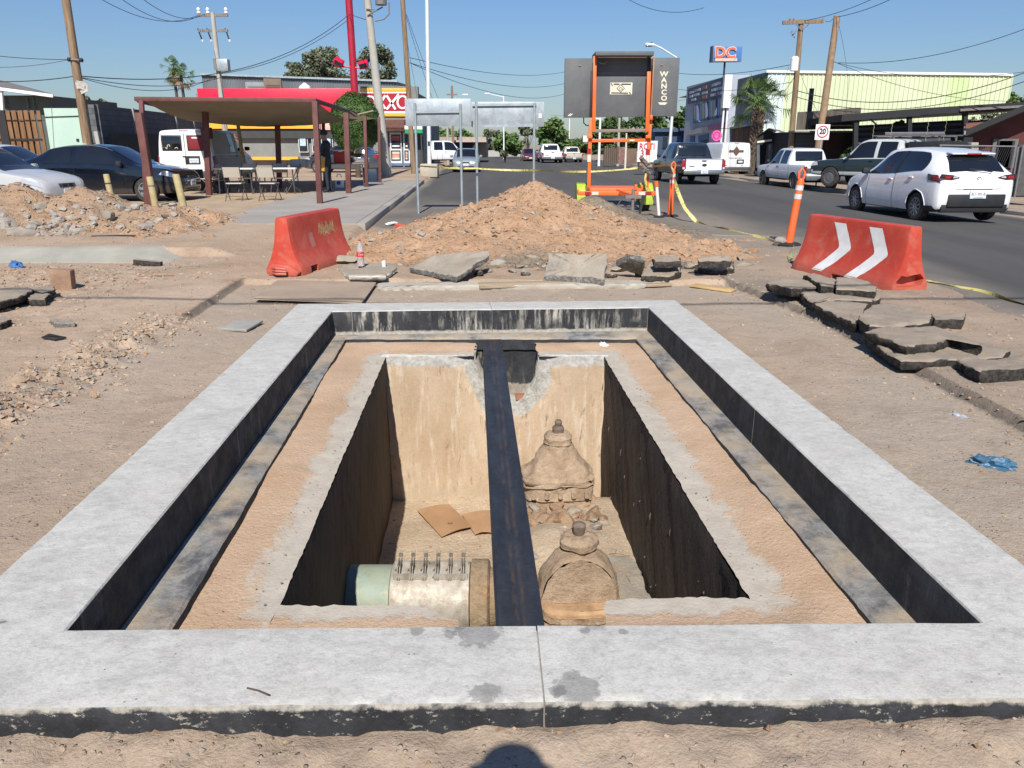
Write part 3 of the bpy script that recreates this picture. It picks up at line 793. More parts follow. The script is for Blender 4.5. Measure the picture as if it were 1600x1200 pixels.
MB().lathe([(PR + .0, xa(735)), (PR + .035, xa(736.5)), (PR + .035, xa(762)), (PR + .02, xa(765)), (PR - .02, xa(766)), (PR - .03, .12)], n=40, axis='x').build('pipe_joint', MR, pipe, smooth=True)
def onp(x, a, r): return (x, -math.cos(a) * r, math.sin(a) * r)
for a in (R(64), R(94)):
 for q0_, q1_ in ((618, 670), (680, 732)): MB().bar(onp(xa(q0_), a, PR + .03), onp(xa(q1_), a, PR + .03), .02, .03).build('clamp_bar', MC, pipe)
MBO = simple('bolt_steel', (.24, .21, .17), .6, .3, var=.3, scale=30, obj=False)
for q in range(6):
 x = xa(626 + q * 19.6); mb = MB()
 for d in (-.007, .007): mb.tube([onp(x + d, R(58), PR + .03), onp(x + d, R(76), PR + .06), onp(x + d * 1.1, R(96), PR + .06), onp(x + d * 1.2, R(100), PR + .105)], .0045, 6)
 mb.lathe([(.014, 0), (.014, .014)], onp(x, R(97), PR + .075), 6)
 for da in (68, 82): mb.bar(onp(x - .025, R(da - 6), PR + .03), onp(x + .012, R(da + 6), PR + .03), .006)
 mb.build('clamp_bolt', MBO, pipe)
# ------------------------------------------------------------------ gate valves
n = N('caked_iron'); c = n.mix(n.ramp(n.noise(7, 6, .7), .36, .66), (.37, .265, .175), (.56, .425, .305)); c = n.mix(n.ramp(n.noise(3.1, 6, .7), .62, .72), c, (.20, .125, .075)); c = n.mix(n.math('MULTIPLY', n.ramp(n.noise(50, 5, .75), .5, .7), .5), c, (.17, .11, .065)); c = n.mix(n.math('MULTIPLY', n.ramp(n.noise(30, 5, .75), .58, .68), .6), c, (.56, .45, .32))
M_CAKED = n.done(c, .95, None, n.bump(n.noise(26, 7, .78), .022), .15)
M_ORANGE = simple('fresh_rust', (.40, .255, .14), .9, var=.3, scale=9, bump=.006, obj=False)
M_NUT = simple('stem_iron', (.16, .12, .09), .8, var=.3, scale=20, bump=.004, obj=False)
from mathutils import noise as mnoise
def lump(mb_o, amp, seed, fr=6):
 me = mb_o.data
 for v in me.vertices:
  p = v.co * fr + Vector((seed, seed * .7, 0)); k = mnoise.fractal(p, .9, 2.1, 4)
  v.co += v.normal * amp * k
def ssq(r, a, e):   # rounded square radius factor
 return r / (abs(math.cos(a)) ** e + abs(math.sin(a)) ** e) ** (1 / e)
def sqlathe(rows, n=40):   # rows: (rx, ry, z, exponent)
 mb = MB(); P = []
 for rx, ry, z, e in rows:
  P.append([(math.cos(2 * math.pi * j / n) * rx * ssq(1, 2 * math.pi * j / n, e), math.sin(2 * math.pi * j / n) * ry * ssq(1, 2 * math.pi * j / n, e), z) for j in range(n + 1)])
 mb.grid(P); mb.add(P[-1][:-1], [tuple(range(n))]); return mb
def dense(rows, k=6):
 o = []
 for a, b in zip(rows[:-1], rows[1:]):
  for q in range(k): o.append(tuple(x + (y - x) * q / k for x, y in zip(a, b)))
 return o + [rows[-1]]
v1 = W(872, 700, 5.95); v1z = v1.z
va = empty('gate_valve', (v1.x, 5.98, -1.55), .06, 'dirt-caked gate valve with square flange, at the far end of the chamber', 'valve', 'gate valves in the chamber')
T = lambda z: z + 1.55
o = sqlathe(dense([(.27, .2, T(-1.46), 5), (.27, .2, T(-1.26), 5), (.285, .22, T(-1.255), 6), (.285, .22, T(-1.15), 6), (.27, .2, T(-1.145), 6)]), 48).build('valve_body', M_CAKED, va, smooth=True); lump(o, .022, 201, 7)
o = sqlathe(dense([(.26, .19, T(-1.145), 6), (.30, .225, T(-1.135), 6), (.30, .225, T(-1.09), 6), (.27, .195, T(-1.07), 4), (.20, .16, T(-.97), 2.6), (.125, .125, T(-.86), 2), (.11, .11, T(-.82), 2)]), 48).build('bonnet', M_CAKED, va, smooth=True); lump(o, .026, 203, 8)
o = sqlathe(dense([(.10, .10, T(-.83), 2), (.118, .118, T(-.815), 2), (.118, .118, T(-.765), 2), (.09, .09, T(-.735), 2), (.05, .05, T(-.73), 2)]), 28).build('gland', M_CAKED, va, smooth=True); lump(o, .018, 205, 10)
o = sqlathe(dense([(.045, .045, T(-.735), 3), (.048, .048, T(-.69), 3), (.04, .04, T(-.675), 3), (.026, .026, T(-.67), 2), (.03, .03, T(-.64), 3), (.022, .022, T(-.622), 2)]), 16).build('stem_nut', M_NUT, va, smooth=True); lump(o, .003, 206)
for q in range(5):
 MB().lathe([(.022, -.02), (.022, .03)], (-.22 + q * .11, -.235, T(-1.2)), 6, 'z').build('flange_bolt', M_CAKED, va)
v2 = W(903, 880, 4.36)
vb = empty('gate_valve', (v2.x, 4.36, -1.6), .02, 'dirt-caked gate valve with round bonnet and orange rust band, nearest the front kerb', 'valve', 'gate valves in the chamber')
T = lambda z: z + 1.6
o = sqlathe(dense([(.25, .27, T(-1.6), 3), (.25, .27, T(-1.275), 3), (.265, .285, T(-1.27), 4), (.265, .285, T(-1.235), 4)]), 48).build('valve_body', M_CAKED, vb, smooth=True); lump(o, .02, 211)
o = sqlathe(dense([(.255, .27, T(-1.24), 4), (.262, .278, T(-1.232), 4), (.262, .278, T(-1.208), 4), (.25, .26, T(-1.19), 3)]), 48).build('rust_band', M_ORANGE, vb, smooth=True); lump(o, .012, 212)
mb = MB(); P = []
for j in range(15):
 y = -.15 + .36 * j / 14; f = 1 - .10 * max(0, (abs(j - 4) - 3) / 10) - (.05 if j in (0, 14) else 0); f *= 1 - .35 * sstep(6, 14, j); P.append([(math.cos(R(180 * i / 28)) * .252 * f * (1 + .03 * n1(i * .9 + j, 5)), y, T(-1.2) + math.sin(R(180 * i / 28)) * .315 * f) for i in range(29)])
mb.grid(P); mb.add(P[0], [tuple(range(29))]); mb.add([(x * .82, y - .018, T(-1.2) + (z - T(-1.2)) * .82 + .01) for x, y, z in P[0]], [tuple(range(29))]); mb.add(P[-1], [tuple(range(29))])
o = mb.build('bonnet', M_CAKED, vb, smooth=True); lump(o, .026, 213, 8)
o = sqlathe(dense([(.07, .07, T(-.91), 2), (.085, .085, T(-.895), 2), (.118, .118, T(-.87), 2), (.122, .122, T(-.83), 2), (.09, .09, T(-.80), 2), (.04, .04, T(-.795), 2)]), 28).build('gland', M_CAKED, vb, smooth=True); lump(o, .022, 215, 10)
o = sqlathe(dense([(.035, .035, T(-.80), 2), (.04, .04, T(-.765), 3), (.042, .042, T(-.735), 3), (.02, .02, T(-.715), 2)]), 16).build('stem_nut', M_NUT, vb, smooth=True); lump(o, .004, 216)
# ------------------------------------------------------------------ loose things round the works: helpers
def chunk(outline, th, seed, jit=.012, topn=.012, step=.035, under=.93):
 """outline: world points of the top edge (each with its own z). A broken slab with uneven faces."""
 pts = []
 k = len(outline)
 for i in range(k):
  a, b = Vector(outline[i]), Vector(outline[(i + 1) % k]); L = (b - a).length; m = max(1, int(L / step))
  nn = Vector((b.y - a.y, a.x - b.x, 0)); nn = nn.normalized() if nn.length else nn
  for q in range(m):
   p = a.lerp(b, q / m); pts.append(p + nn * jit * 2 * n1((p.x + p.y * 1.7) * 14, seed))
 c = sum(pts, Vector()) / len(pts); n = len(pts); rings = []
 def ring(s, dz, j=0.0, sd=0):
  o = []
  for i, p in enumerate(pts):
   q = c + (p - c) * s
   if j: q = q + (p - c).normalized() * j * n1(i * .8, seed + sd)
   q.z += dz + topn * (n1(q.x * 6 + q.y * 4, seed + 3) + .6 * n1(q.y * 15 - q.x * 9, seed + 4)) * (1 if dz > -th * .3 else .4)
   o.append(q)
  return o
 rings = [ring(.3, 0), ring(.62, 0), ring(.86, 0), ring(.965, -.002), ring(1, -.012, jit), ring(1.0, -th * .4, jit * 1.6, 5), ring(.985, -th * .75, jit * 1.6, 6), ring(under, -th)]
 mb = MB()
 for a, b in zip(rings[:-1], rings[1:]):
  for i in range(n):
   j = (i + 1) % n
 vs = [p for r in rings for p in r]; fs = []
 for r in range(len(rings) - 1):
  for i in range(n):
   j = (i + 1) % n; fs.append((r * n + i, r * n + j, (r + 1) * n + j, (r + 1) * n + i))
 fs.append(tuple(range(n - 1, -1, -1))); b0 = (len(rings) - 1) * n; fs.append(tuple(range(b0, b0 + n)))
 mb.add(vs, fs)
 for i in range(len(fs)): mb.m[i] = 1 if 4 * n <= i < 7 * n else 0
 return mb
def rock_mesh(name, seed, sub=2, flat=.7, rough=.35):
 bm = bmesh.new(); bmesh.ops.create_icosphere(bm, subdivisions=sub, radius=1)
 r2 = random.Random(seed); planes = [(Vector((r2.uniform(-1, 1), r2.uniform(-1, 1), r2.uniform(-1, 1))).normalized(), r2.uniform(.5, .85)) for _ in range(9)]
 for v in bm.verts:
  p = v.co.copy()
  for nn, d in planes:
   e = p.dot(nn) - d
   if e > 0: p -= nn * e * .92
  p *= 1 + rough * .35 * (n1(p.x * 3 + p.y * 2, seed) + n1(p.z * 3 - p.x, seed + 1))
  v.co = (p.x, p.y * .85, p.z * flat)
 me = bpy.data.meshes.new(name); bm.to_mesh(me); bm.free(); return me
ROCKS = [rock_mesh('rock', 300 + i, 2, .55 + .12 * (i % 4)) for i in range(8)]
M_OLDASPH = None
n = N('broken_asphalt'); nz = n.sep(n.t.nodes.new('ShaderNodeNewGeometry').outputs['Normal'])[2]
sidec = n.mix(n.ramp(n.noise(30, 5, .75), .40, .66), (.030, .028, .026), (.105, .092, .078))
topc = n.mix(n.ramp(n.noise(5, 6, .7), .36, .66), (.31, .255, .195), (.41, .335, .255))
topc = n.mix(n.math('MULTIPLY', n.ramp(n.noise(60, 4, .7), .5, .72), .25), topc, (.13, .11, .09))
c = n.mix(n.ramp(n.math('ADD', nz, n.math('MULTIPLY', n.math('SUBTRACT', n.noise(12, 5, .7), .5), .7)), .45, .72), sidec, topc)
M_BROKEN = n.done(c, .95, None, n.bump(n.noise(45, 6, .78), .014), .15)
n = N('broken_concrete'); nz = n.sep(n.t.nodes.new('ShaderNodeNewGeometry').outputs['Normal'])[2]
c = n.mix(n.ramp(n.noise(4, 6, .7), .36, .66), (.30, .26, .205), (.40, .35, .28))
c = n.mix(n.math('MULTIPLY', n.ramp(n.noise(2.2, 6, .7), .52, .66), .7), c, (.40, .29, .195))
c = n.mix(n.math('MULTIPLY', n.ramp(n.noise(50, 5, .75), .5, .72), .5), c, (.15, .13, .105))
c = n.mix(n.ramp(nz, .55, .25), c, n.mix(n.ramp(n.noise(26, 5, .75), .4, .65), (.10, .095, .085), (.30, .28, .25)))
M_BCON = n.done(c, .93, None, n.bump(n.noise(40, 6, .76), .012), .15)
n = N('pale_lumps'); c = n.mix(n.ramp(n.noise(6, 6, .7), .36, .66), (.27, .24, .205), (.40, .36, .305)); c = n.mix(n.math('MULTIPLY', n.ramp(n.noise(9, 5, .7), .56, .7), .6), c, (.36, .26, .175))
M_PALE = n.done(c, .93, None, n.bump(n.noise(50, 6, .76), .01), .15)
n = N('brown_clods'); c = n.mix(n.ramp(n.noise(9, 6, .7), .36, .66), (.26, .165, .10), (.42, .29, .19)); M_CLOD = n.done(c, .95, None, n.bump(n.noise(50, 6, .76), .012), .15)
M_PLASTER = conc('white_plaster', (.50, .47, .41), (.62, .58, .52), .5, 5, bump=.008)
def slab(name, pxs, th, mats, seed, label, cat='slab', group=None, **kw):
 pts = [G(a, b, z) for a, b, z in pxs]
 c = sum(pts, Vector()) / len(pts); base = Vector((c.x, c.y, c.z - th))
 mb = chunk(pts, th, seed, **kw)
 o = mb.build(name, mats, None, smooth=True, off=base); o.location = base
 return tag(o, label, cat, group)
# slabs lying at the foot of the heap
GP = 'broken slabs at the foot of the dirt heap'
slab('concrete_slab', [(640, 417, .08), (676, 398, .22), (764, 390, .30), (766, 397, .26), (714, 431, .09)], .085, M_BCON, 400, 'tilted tan concrete slab with black broken right edge at the foot of the heap', 'slab', GP, topn=.02)
slab('concrete_slab', [(851, 430, .07), (858, 395, .32), (949, 395, .32), (945, 434, .07)], .10, M_BCON, 401, 'squarest grey concrete slab leaning on the dirt heap beside the long plank', 'slab', GP, topn=.02)
slab('concrete_slab', [(527, 417, .05), (546, 411, .09), (612, 411, .09), (620, 417, .09), (603, 429, .08), (545, 429, .08)], .075, [M_BCON, M_PLASTER], 402, 'small flat slab with white broken edge, under the bottle', 'slab', GP)
slab('concrete_slab', [(962, 405, .22), (985, 396, .32), (1008, 399, .30), (1006, 421, .10), (985, 416, .12)], .08, M_BCON, 403, 'upright grey slab fragment just right of the squarest slab', 'slab', GP)
slab('asphalt_slab', [(1002, 421, .10), (1018, 412, .14), (1062, 411, .14), (1064, 424, .08), (1046, 431, .06), (1004, 431, .06)], .09, M_BROKEN, 404, 'lower of two stacked dark asphalt slabs, second pair from the right', 'slab', GP)
slab('asphalt_slab', [(1019, 403, .24), (1034, 399, .25), (1062, 400, .25), (1064, 408, .22), (1024, 409, .22)], .08, M_BROKEN, 405, 'upper of two stacked dark asphalt slabs, second pair from the right', 'slab', GP)
slab('asphalt_slab', [(1086, 413, .13), (1110, 409, .16), (1146, 408, .15), (1148, 419, .07), (1118, 424, .06), (1092, 417, .10)], .09, M_BROKEN, 406, 'lower of two stacked grey asphalt slabs at the right end of the heap', 'slab', GP)
slab('asphalt_slab', [(1091, 403, .24), (1100, 400, .25), (1142, 400, .25), (1144, 408, .20), (1092, 409, .20)], .08, M_BROKEN, 407, 'upper of two stacked grey asphalt slabs at the right end of the heap', 'slab', GP)
for i, (px, py, sx, sy, sz, mi, lab) in enumerate([
  (535, 406, .30, .15, .12, 0, 'big tan boulder wedged against the open end of the red barrier'),
  (778, 413, .13, .09, .10, 1, 'pale lump between the two largest slabs'),
  (793, 404, .07, .07, .07, 1, 'small pale lump above the pale lump between slabs'),
  (834, 408, .16, .09, .13, 2, 'dark tilted fragment against the left side of the squarest slab'),
  (968, 421, .16, .10, .07, 2, 'dark knobbly fragment in front of the upright fragment'),
  (1160, 413, .12, .08, .06, 1, 'grey block just right of the stacked slabs'),
  (676, 391, .07, .06, .06, 0, 'round grey stone resting on the tilted tan slab'),
  (612, 384, .14, .09, .10, 0, 'tan cube-like stone half sunk in the heap'),
  (648, 386, .20, .08, .07, 0, 'long tan stone in the heap beside the cube-like stone'),
  (925, 372, .13, .10, .09, 3, 'brown round clod on the right flank of the heap'),
  (640, 408, .10, .05, .05, 1, 'small grey lump by the bottle slab, right of it'),
  (1176, 391, .12, .09, .07, 3, 'brown clod at the far right toe of the heap')]):
 o = link('stone', ROCKS[i % 8], None); o.data = ROCKS[i % 8].copy(); o.data.materials.append([M_BCON, M_PALE, M_BROKEN, M_CLOD][mi])
 p = G(px, py, sz * .4); o.location = p; o.scale = (sx, sy, sz); o.rotation_euler = (rnd.uniform(-.2, .2), rnd.uniform(-.2, .2), rnd.uniform(-.5, .5))
 o.data.polygons.foreach_set('use_smooth', [True] * len(o.data.polygons)); o.data.set_sharp_from_angle(angle=R(28))
 tag(o, lab, 'stone', 'stones at the foot of the dirt heap')
for px, py, s_ in ((748, 428, .07), (762, 424, .05), (800, 424, .06), (822, 427, .08), (812, 418, .05), (955, 431, .06), (998, 430, .05), (1075, 416, .09), (1082, 425, .05), (1156, 404, .06), (1128, 399, .06), (835, 396, .07), (590, 404, .05), (660, 384, .05), (1070, 400, .07), (985, 393, .09), (955, 400, .08)):
 o = link('pavement_chunk', ROCKS[int(px) % 8].copy(), M_BROKEN if int(px) % 3 else M_BCON); p = G(px, py, s_ * .4); o.location = p; o.scale = (s_ * 1.5, s_, s_); o.rotation_euler = (rnd.uniform(-.4, .4), rnd.uniform(-.4, .4), rnd.uniform(0, 6)); tag(o, 'small broken pavement chunk among the slabs at the foot of the heap', 'chunk', 'small chunks at the foot of the heap')
GP = 'asphalt slabs piled in front of the chevron barrier'
for i, (pl, z, th, lab) in enumerate([
 ([(1494, 561), (1512, 557), (1550, 560), (1650, 552), (1650, 574), (1531, 581), (1512, 571)], .07, .07, 'dark asphalt slab running out of the picture, nearest the camera'),
 ([(1352, 528), (1369, 524), (1416, 541), (1454, 543), (1504, 531), (1578, 547), (1567, 557), (1435, 562), (1407, 563)], .05, .06, 'longest low asphalt slab, underneath the notched one'),
 ([(1350, 518), (1369, 512), (1462, 509), (1531, 535), (1534, 542), (1490, 528), (1462, 538), (1416, 541)], .11, .055, 'notched asphalt slab lying on the longest low one'),
 ([(1270, 474), (1297, 469), (1358, 472), (1348, 490), (1338, 505)], .07, .065, 'triangular asphalt slab left of the thickest rounded one'),
 ([(1251, 458), (1289, 452), (1352, 452), (1377, 463), (1363, 470), (1292, 469), (1270, 472)], .09, .07, 'asphalt slab in the middle of the pile, below the three back ones'),
 ([(1341, 494), (1363, 474), (1396, 472), (1457, 491), (1451, 502), (1407, 509), (1358, 509)], .13, .085, 'thickest rounded asphalt slab in the middle of the pile'),
 ([(1307, 434), (1336, 432), (1369, 447), (1369, 454), (1336, 452), (1306, 449)], .16, .07, 'asphalt slab at the back, against the barrier foot, rightmost of three'),
 ([(1256, 429), (1270, 426), (1307, 436), (1303, 446), (1284, 444)], .18, .07, 'black edged asphalt slab at the back, middle of three'),
 ([(1197, 441), (1215, 436), (1251, 429), (1281, 441), (1281, 448), (1237, 451)], .14, .07, 'asphalt slab at the back with a black hollow below, leftmost of three'),
 ([(1455, 489), (1507, 488), (1510, 492), (1506, 499), (1460, 499)], .07, .07, 'short black asphalt sliver right of the thickest slab')]):
 slab('asphalt_slab', [(a, b, z + .02 + .02 * n1(a * .05, i)) for a, b in pl], th * 1.35, M_BROKEN, 420 + i, lab, 'slab', GP, topn=.018, jit=.010)
# left: old asphalt, brick and scraps
GP = 'debris on the left verge'
for i, (pl, z, th, lab) in enumerate([
 ([(-40, 458), (0, 450), (42, 447), (54, 451), (36, 462), (0, 471), (-40, 474)], .12, .07, 'large grey asphalt flake cut by the left picture edge'),
 ([(44, 452), (62, 448), (84, 447), (86, 453), (66, 457)], .10, .06, 'grey asphalt flake behind the large one'),
 ([(40, 458), (60, 455), (78, 460), (70, 468), (46, 468)], .08, .07, 'grey asphalt flake leaning right of the large one'),
 ([(-30, 502), (8, 494), (18, 499), (0, 505), (-30, 508)], .06, .06, 'brown edged flake below the large one'),
 ([(78, 499), (112, 498), (116, 503), (86, 505)], .05, .06, 'lone grey lump of mortar on the bare dirt')]):
 slab('asphalt_slab', [(a, b, z) for a, b in pl], th, M_BROKEN if i != 4 else M_BCON, 440 + i, lab, 'slab', GP)
M_BRICK = simple('old_brick', (.30, .185, .12), .9, var=.25, scale=9, bump=.008)
p = G(101, 453, 0)
o = MB().box((0, 0, .11), (.22, .12, .24), (0, .06, .1)).build('brick', M_BRICK, bevel=.006); o.location = p; tag(o, 'single brown brick standing on end beside grey flakes', 'brick')
n = N('rubber'); M_BLACKR = simple('black_rubber', (.018, .018, .019), .7, bump=.003)
o = MB().box((0, 0, .04), (.36, .08, .08), (.0, .1, .02)).build('tar_block', M_BROKEN, bevel=.008); o.location = G(232, 416, 0); tag(o, 'black tar block lying against the cast kerb', 'block')
# timber
n = N('weathered_timber'); o_ = n.obj()
c = n.mix(n.ramp(n.noise(4, 6, .65, n.vmul(o_, (.6, 9, 9))), .36, .66), (.30, .23, .155), (.44, .355, .25)); c = n.mix(n.math('MULTIPLY', n.ramp(n.noise(30, 4, .7, n.vmul(o_, (.12, 2, 2))), .5, .7), .5), c, (.17, .12, .075))
M_TIMB = n.done(c, .85, None, n.bump(n.noise(30, 5, .7, n.vmul(o_, (.15, 3, 3))), .003), .2)
M_PLY = simple('yellow_plywood', (.50, .34, .15), .7, var=.18, scale=4)
def plank(a, b, w, th, mat, label, z=.0, tilt=(0, 0), name='plank'):
 A, B = G(*a, z), G(*b, z); d = B - A
 o = MB().box((0, 0, th / 2), (d.length, w, th)).build(name, mat, bevel=.003)
 o.location = (A + B) / 2; o.rotation_euler = (tilt[0], tilt[1], math.atan2(d.y, d.x))
 return tag(o, label, 'plank')
plank((748, 449), (918, 445), .16, .045, M_TIMB, 'long weathered timber plank lying in front of the dirt heap', TRENCH + .02)
plank((991, 448), (1048, 446), .10, .03, M_TIMB, 'short grey plank right of the long one', TRENCH + .01)
plank((1082, 447), (1146, 455), .15, .018, M_PLY, 'yellow plywood offcut on the dirt', TRENCH + .01, (0.04, .02))
o = slab('steel_plate', [(432, 437, .0), (588, 440, .0), (566, 470, .0), (396, 464, .0)], .03, simple('dusty_plate', (.34, .26, .185), .8, var=.14, scale=2, bump=.002, obj=False), 460, 'dusty flat cover plate lying behind the far kerb, beside the red barrier', 'plate', jit=.001, topn=.003, under=1)
o = slab('tile', [(340, 512, -.045), (366, 500, -.02), (411, 500, -.02), (385, 515, -.03)], .02, conc('tile_grey', (.26, .25, .22), (.36, .35, .31), .4, 4), 461, 'grey square tile lying on the dirt by the left kerb', 'tile', jit=.001, topn=.002, under=1)
mb = chunk([G(590, 447, -.005), G(590, 441, -.0), G(1010, 437, -.0), G(1010, 443, -.005)], .07, 462, jit=.008, topn=.010)
o = mb.build('old_footing', M_PLASTER if False else conc('footing', (.36, .325, .27), (.47, .43, .36), .6, 3), smooth=True); tag(o, 'low worn concrete strip along the far edge of the excavation', 'footing')
# scraps
def crumple(name, p, size, mat, label, cat, seed, flat=.4, sub=3, amp=.5):
 bm = bmesh.new(); bmesh.ops.create_icosphere(bm, subdivisions=sub, radius=1)
 for v in bm.verts:
  q = v.co.copy(); k = 1 + amp * (n1(q.x * 2.3 + q.y * 3.1, seed) + n1(q.y * 4.3 - q.z * 3.7, seed + 1) + .7 * n1(q.z * 6 + q.x * 5, seed + 2))
  v.co = (q.x * k * size[0], q.y * k * size[1], max(-.02, q.z * k) * size[2])
 me = bpy.data.meshes.new(name); bm.to_mesh(me); bm.free()
 o = link(name, me, mat); o.location = p; o.rotation_euler = (0, 0, seed * .7)
 return tag(o, label, cat)
M_BLUE = simple('blue_plastic', (.045, .125, .205), .35, var=.5, scale=16, bump=.006, spec=.6)
n = N('clear_film'); M_FILM = n.done((.55, .56, .62), .25, None, n.bump(n.noise(30, 4, .6), .01), .6, None, .35)
M_WHITE = simple('white_paper', (.70, .68, .64), .8, var=.08)
o = crumple('plastic_bag', G(1549, 727, -.055), (.105, .055, .045), M_BLUE, 'crumpled dark blue plastic bag on the dirt right of the kerb', 'bag', 5, amp=.6)
o.rotation_euler = (0, 0, -.3)
o = crumple('plastic_wrapper', G(1498, 652, -.055), (.06, .028, .02), M_FILM, 'clear film wrapper on the dirt under the cut edge', 'wrapper', 6, amp=.6); o.rotation_euler = (0, 0, -.8)
crumple('paper_scrap', G(942, 540, ZS + .01), (.055, .04, .03), M_WHITE, 'crumpled white paper on the sandy shelf in the far right corner', 'paper', 7)
crumple('snack_bag', G(26, 416, .02), (.12, .06, .07), simple('blue_foil', (.05, .14, .34), .3, var=.6, scale=12), 'blue snack bag against the cast kerb', 'bag', 8)
crumple('orange_bag', G(655, 352, .05), (.10, .07, .09), simple('orange_net', (.75, .13, .03), .5, var=.3, scale=14), 'orange net bag on the left flank of the heap', 'bag', 9)
crumple('red_rag', G(627, 356, .05), (.14, .06, .06), simple('red_rag', (.55, .09, .05), .8, var=.3, scale=10), 'red rag beside the orange net bag', 'rag', 10)
crumple('white_bag', G(612, 350, .03), (.18, .09, .04), M_WHITE, 'flat white bag beside the pavement kerb', 'bag', 11)
o = MB().lathe([(.025, 0), (.03, .075), (.027, .075), (.022, .005)], n=16).build('paper_cup', M_WHITE, smooth=True); o.location = G(600, 417, .085); tag(o, 'small white cup on the bottle slab', 'cup')
o = MB().tube([(-.5, 0, .01), (0, .02, .02), (.5, 0, .012)], .012, 6).build('iron_bar', simple('dark_iron', (.03, .025, .022), .8)); o.location = G(191, 370, .125); tag(o, 'thin dark iron bar on the dirt before the rubble heap', 'bar')
o = MB().tube([(-.22, 0, .012), (.0, .03, .02), (.24, .08, .012)], .006, 6).build('rusty_rod', simple('red_rust', (.27, .08, .05), .8)); o.location = G(237, 434, .0); tag(o, 'thin rusty rod on the dirt by the tar block', 'rod')
o = slab('tar_paper', [(64, 527, .02), (78, 522, .06), (104, 527, .015), (86, 531, .01)], .008, M_BLACKR, 463, 'scrap of black tar paper on the left dirt', 'scrap', jit=.004, topn=.02)
o = MB().tube([(0, 0, 0), (.035, -.015, .004), (.075, -.04, .008)], .0028, 5).build('twig', simple('twig_brown', (.08, .06, .045), .9)); o.location = G(386, 1075, ZC + .004); tag(o, 'dark twig lying on the front kerb', 'twig')
# cardboard in the chamber
n = N('cardboard'); o_ = n.obj(); c = n.mix(n.ramp(n.noise(3, 4, .6, o_), .35, .65), (.34, .20, .105), (.42, .26, .145)); M_CARD = n.done(c, .85, None, None, .2)
def card(pxs, label, seed):
 P4 = [G(a, b, z) for a, b, z in pxs]; mb = MB(); P = []
 for i in range(13):
  row = []
  for j in range(9):
   a = P4[0].lerp(P4[1], i / 12); b = P4[3].lerp(P4[2], i / 12); p = a.lerp(b, j / 8)
   p.z += .018 * math.sin(i / 12 * 3.1) + .006 * n1(i * .4 + j * .3, seed); row.append(p)
  P.append(row)
 P2 = [[p - Vector((0, 0, .008)) for p in r] for r in P]
 mb.grid(P); mb.grid(P2)
 edge = [(P[i][0], P2[i][0]) for i in range(13)] + [(P[12][j], P2[12][j]) for j in range(1, 9)] + [(P[i][8], P2[i][8]) for i in range(11, -1, -1)] + [(P[0][j], P2[0][j]) for j in range(7, -1, -1)]
 for (a, b), (c2, d) in zip(edge[:-1], edge[1:]): mb.quad(a, c2, d, b)
 o = mb.build('cardboard_sheet', M_CARD, smooth=True)
 return tag(o, label, 'cardboard', 'cardboard on the chamber floor')
cz = ZF + .03
cs = card([(652, 797, cz + .02), (702, 788, cz + .02), (738, 823, cz + .01), (690, 838, cz + .01)], 'flattened cardboard box with a printed mark, lying on the chamber floor', 1)
card([(722, 804, cz + .01), (768, 798, cz), (771, 832, cz), (742, 834, cz)], 'smaller cardboard flap half hidden in the shadow of the beam', 2)
p = G(703, 818, cz + .045)
put_text('printed_mark', '^^', .05, MX(p, (1, .1, 0), (0, 1, 0)), simple('print_black', (.05, .04, .035), .8), cs, ext=.0005)
p2_ = slab('concrete_block', [(930, 869, -1.24), (985, 864, -1.24), (1022, 940, -1.24), (960, 946, -1.24)], .3, M_BCON, 466, 'rough concrete block wedged between the front valve and the right wall', 'block', topn=.02)
for i in range(80):
 x, y = rnd.uniform(-.02, .80), rnd.uniform(4.5, 6.3)
 if i > 30: x, y = rnd.uniform(.05, .75), rnd.uniform(5.35, 5.75)
 s_ = rnd.uniform(.025, .075); o = link('clod', ROCKS[i % 8].copy(), M_CLOD if i % 4 else M_BCON); o.location = (x, y, float(floor_h(np.array([x]), np.array([y]))[0]) + s_ * .2); o.scale = (s_ * 1.3, s_, s_ * .8); o.rotation_euler = (rnd.uniform(-.5, .5), rnd.uniform(-.5, .5), rnd.uniform(0, 6))
 tag(o, *(('dirt clod scattered over the chamber floor beside the valves', 'clod', 'clods beside the valves') if i <= 30 else ('dirt clod in the loose pile between the two valves', 'clod', 'clods between the valves')))
slab('concrete_slab', [(816, 775, -1.30), (920, 781, -1.30), (926, 762, -1.26), (818, 752, -1.26)], .07, M_BCON, 470, 'long broken slab in front of the far valve on the chamber floor', 'slab', None, topn=.02)
# ------------------------------------------------------------------ heaps of earth
def heap(name, x0, x1, y0, y1, hf, mat, label, res=.045, attrs=None, kind=None):
 X, Y = np.meshgrid(np.arange(x0, x1, res), np.arange(y0, y1, res))
 Z = hf(X, Y); g0 = Hg(X, Y)
 keep = ((Z[:-1, :-1] > g0[:-1, :-1] - .03) | (Z[1:, 1:] > g0[1:, 1:] - .03))
 o = link(name, np_mesh(name, X, Y, Z, keep, attrs(X, Y) if attrs else None), mat)
 return tag(o, label, 'heap')
def cone(X, Y, cx, cy, rx, ry, h, e=1.25):
 d = np.sqrt(((X - cx) / rx) ** 2 + ((Y - cy) / ry) ** 2)
 return h * np.clip(1 - d, -.5, 1) ** 1 if e == 1 else h * (1 - np.minimum(d, 1.3) ** e)
def heap_noise(X, Y, s, k=1.0):
 return k * (.20 * fbm(X * 1.2, Y * 1.2, s, 4) + .05 * fbm(X * 4.5, Y * 4.5, s + 9, 3) + .08 * np.maximum(0, vnoise(X * 6, Y * 6, s + 20) - .05) + .06 * np.maximum(0, vnoise(X * 11, Y * 11, s + 20) + .0) + .05 * np.maximum(0, vnoise(X * 24, Y * 24, s + 21)))
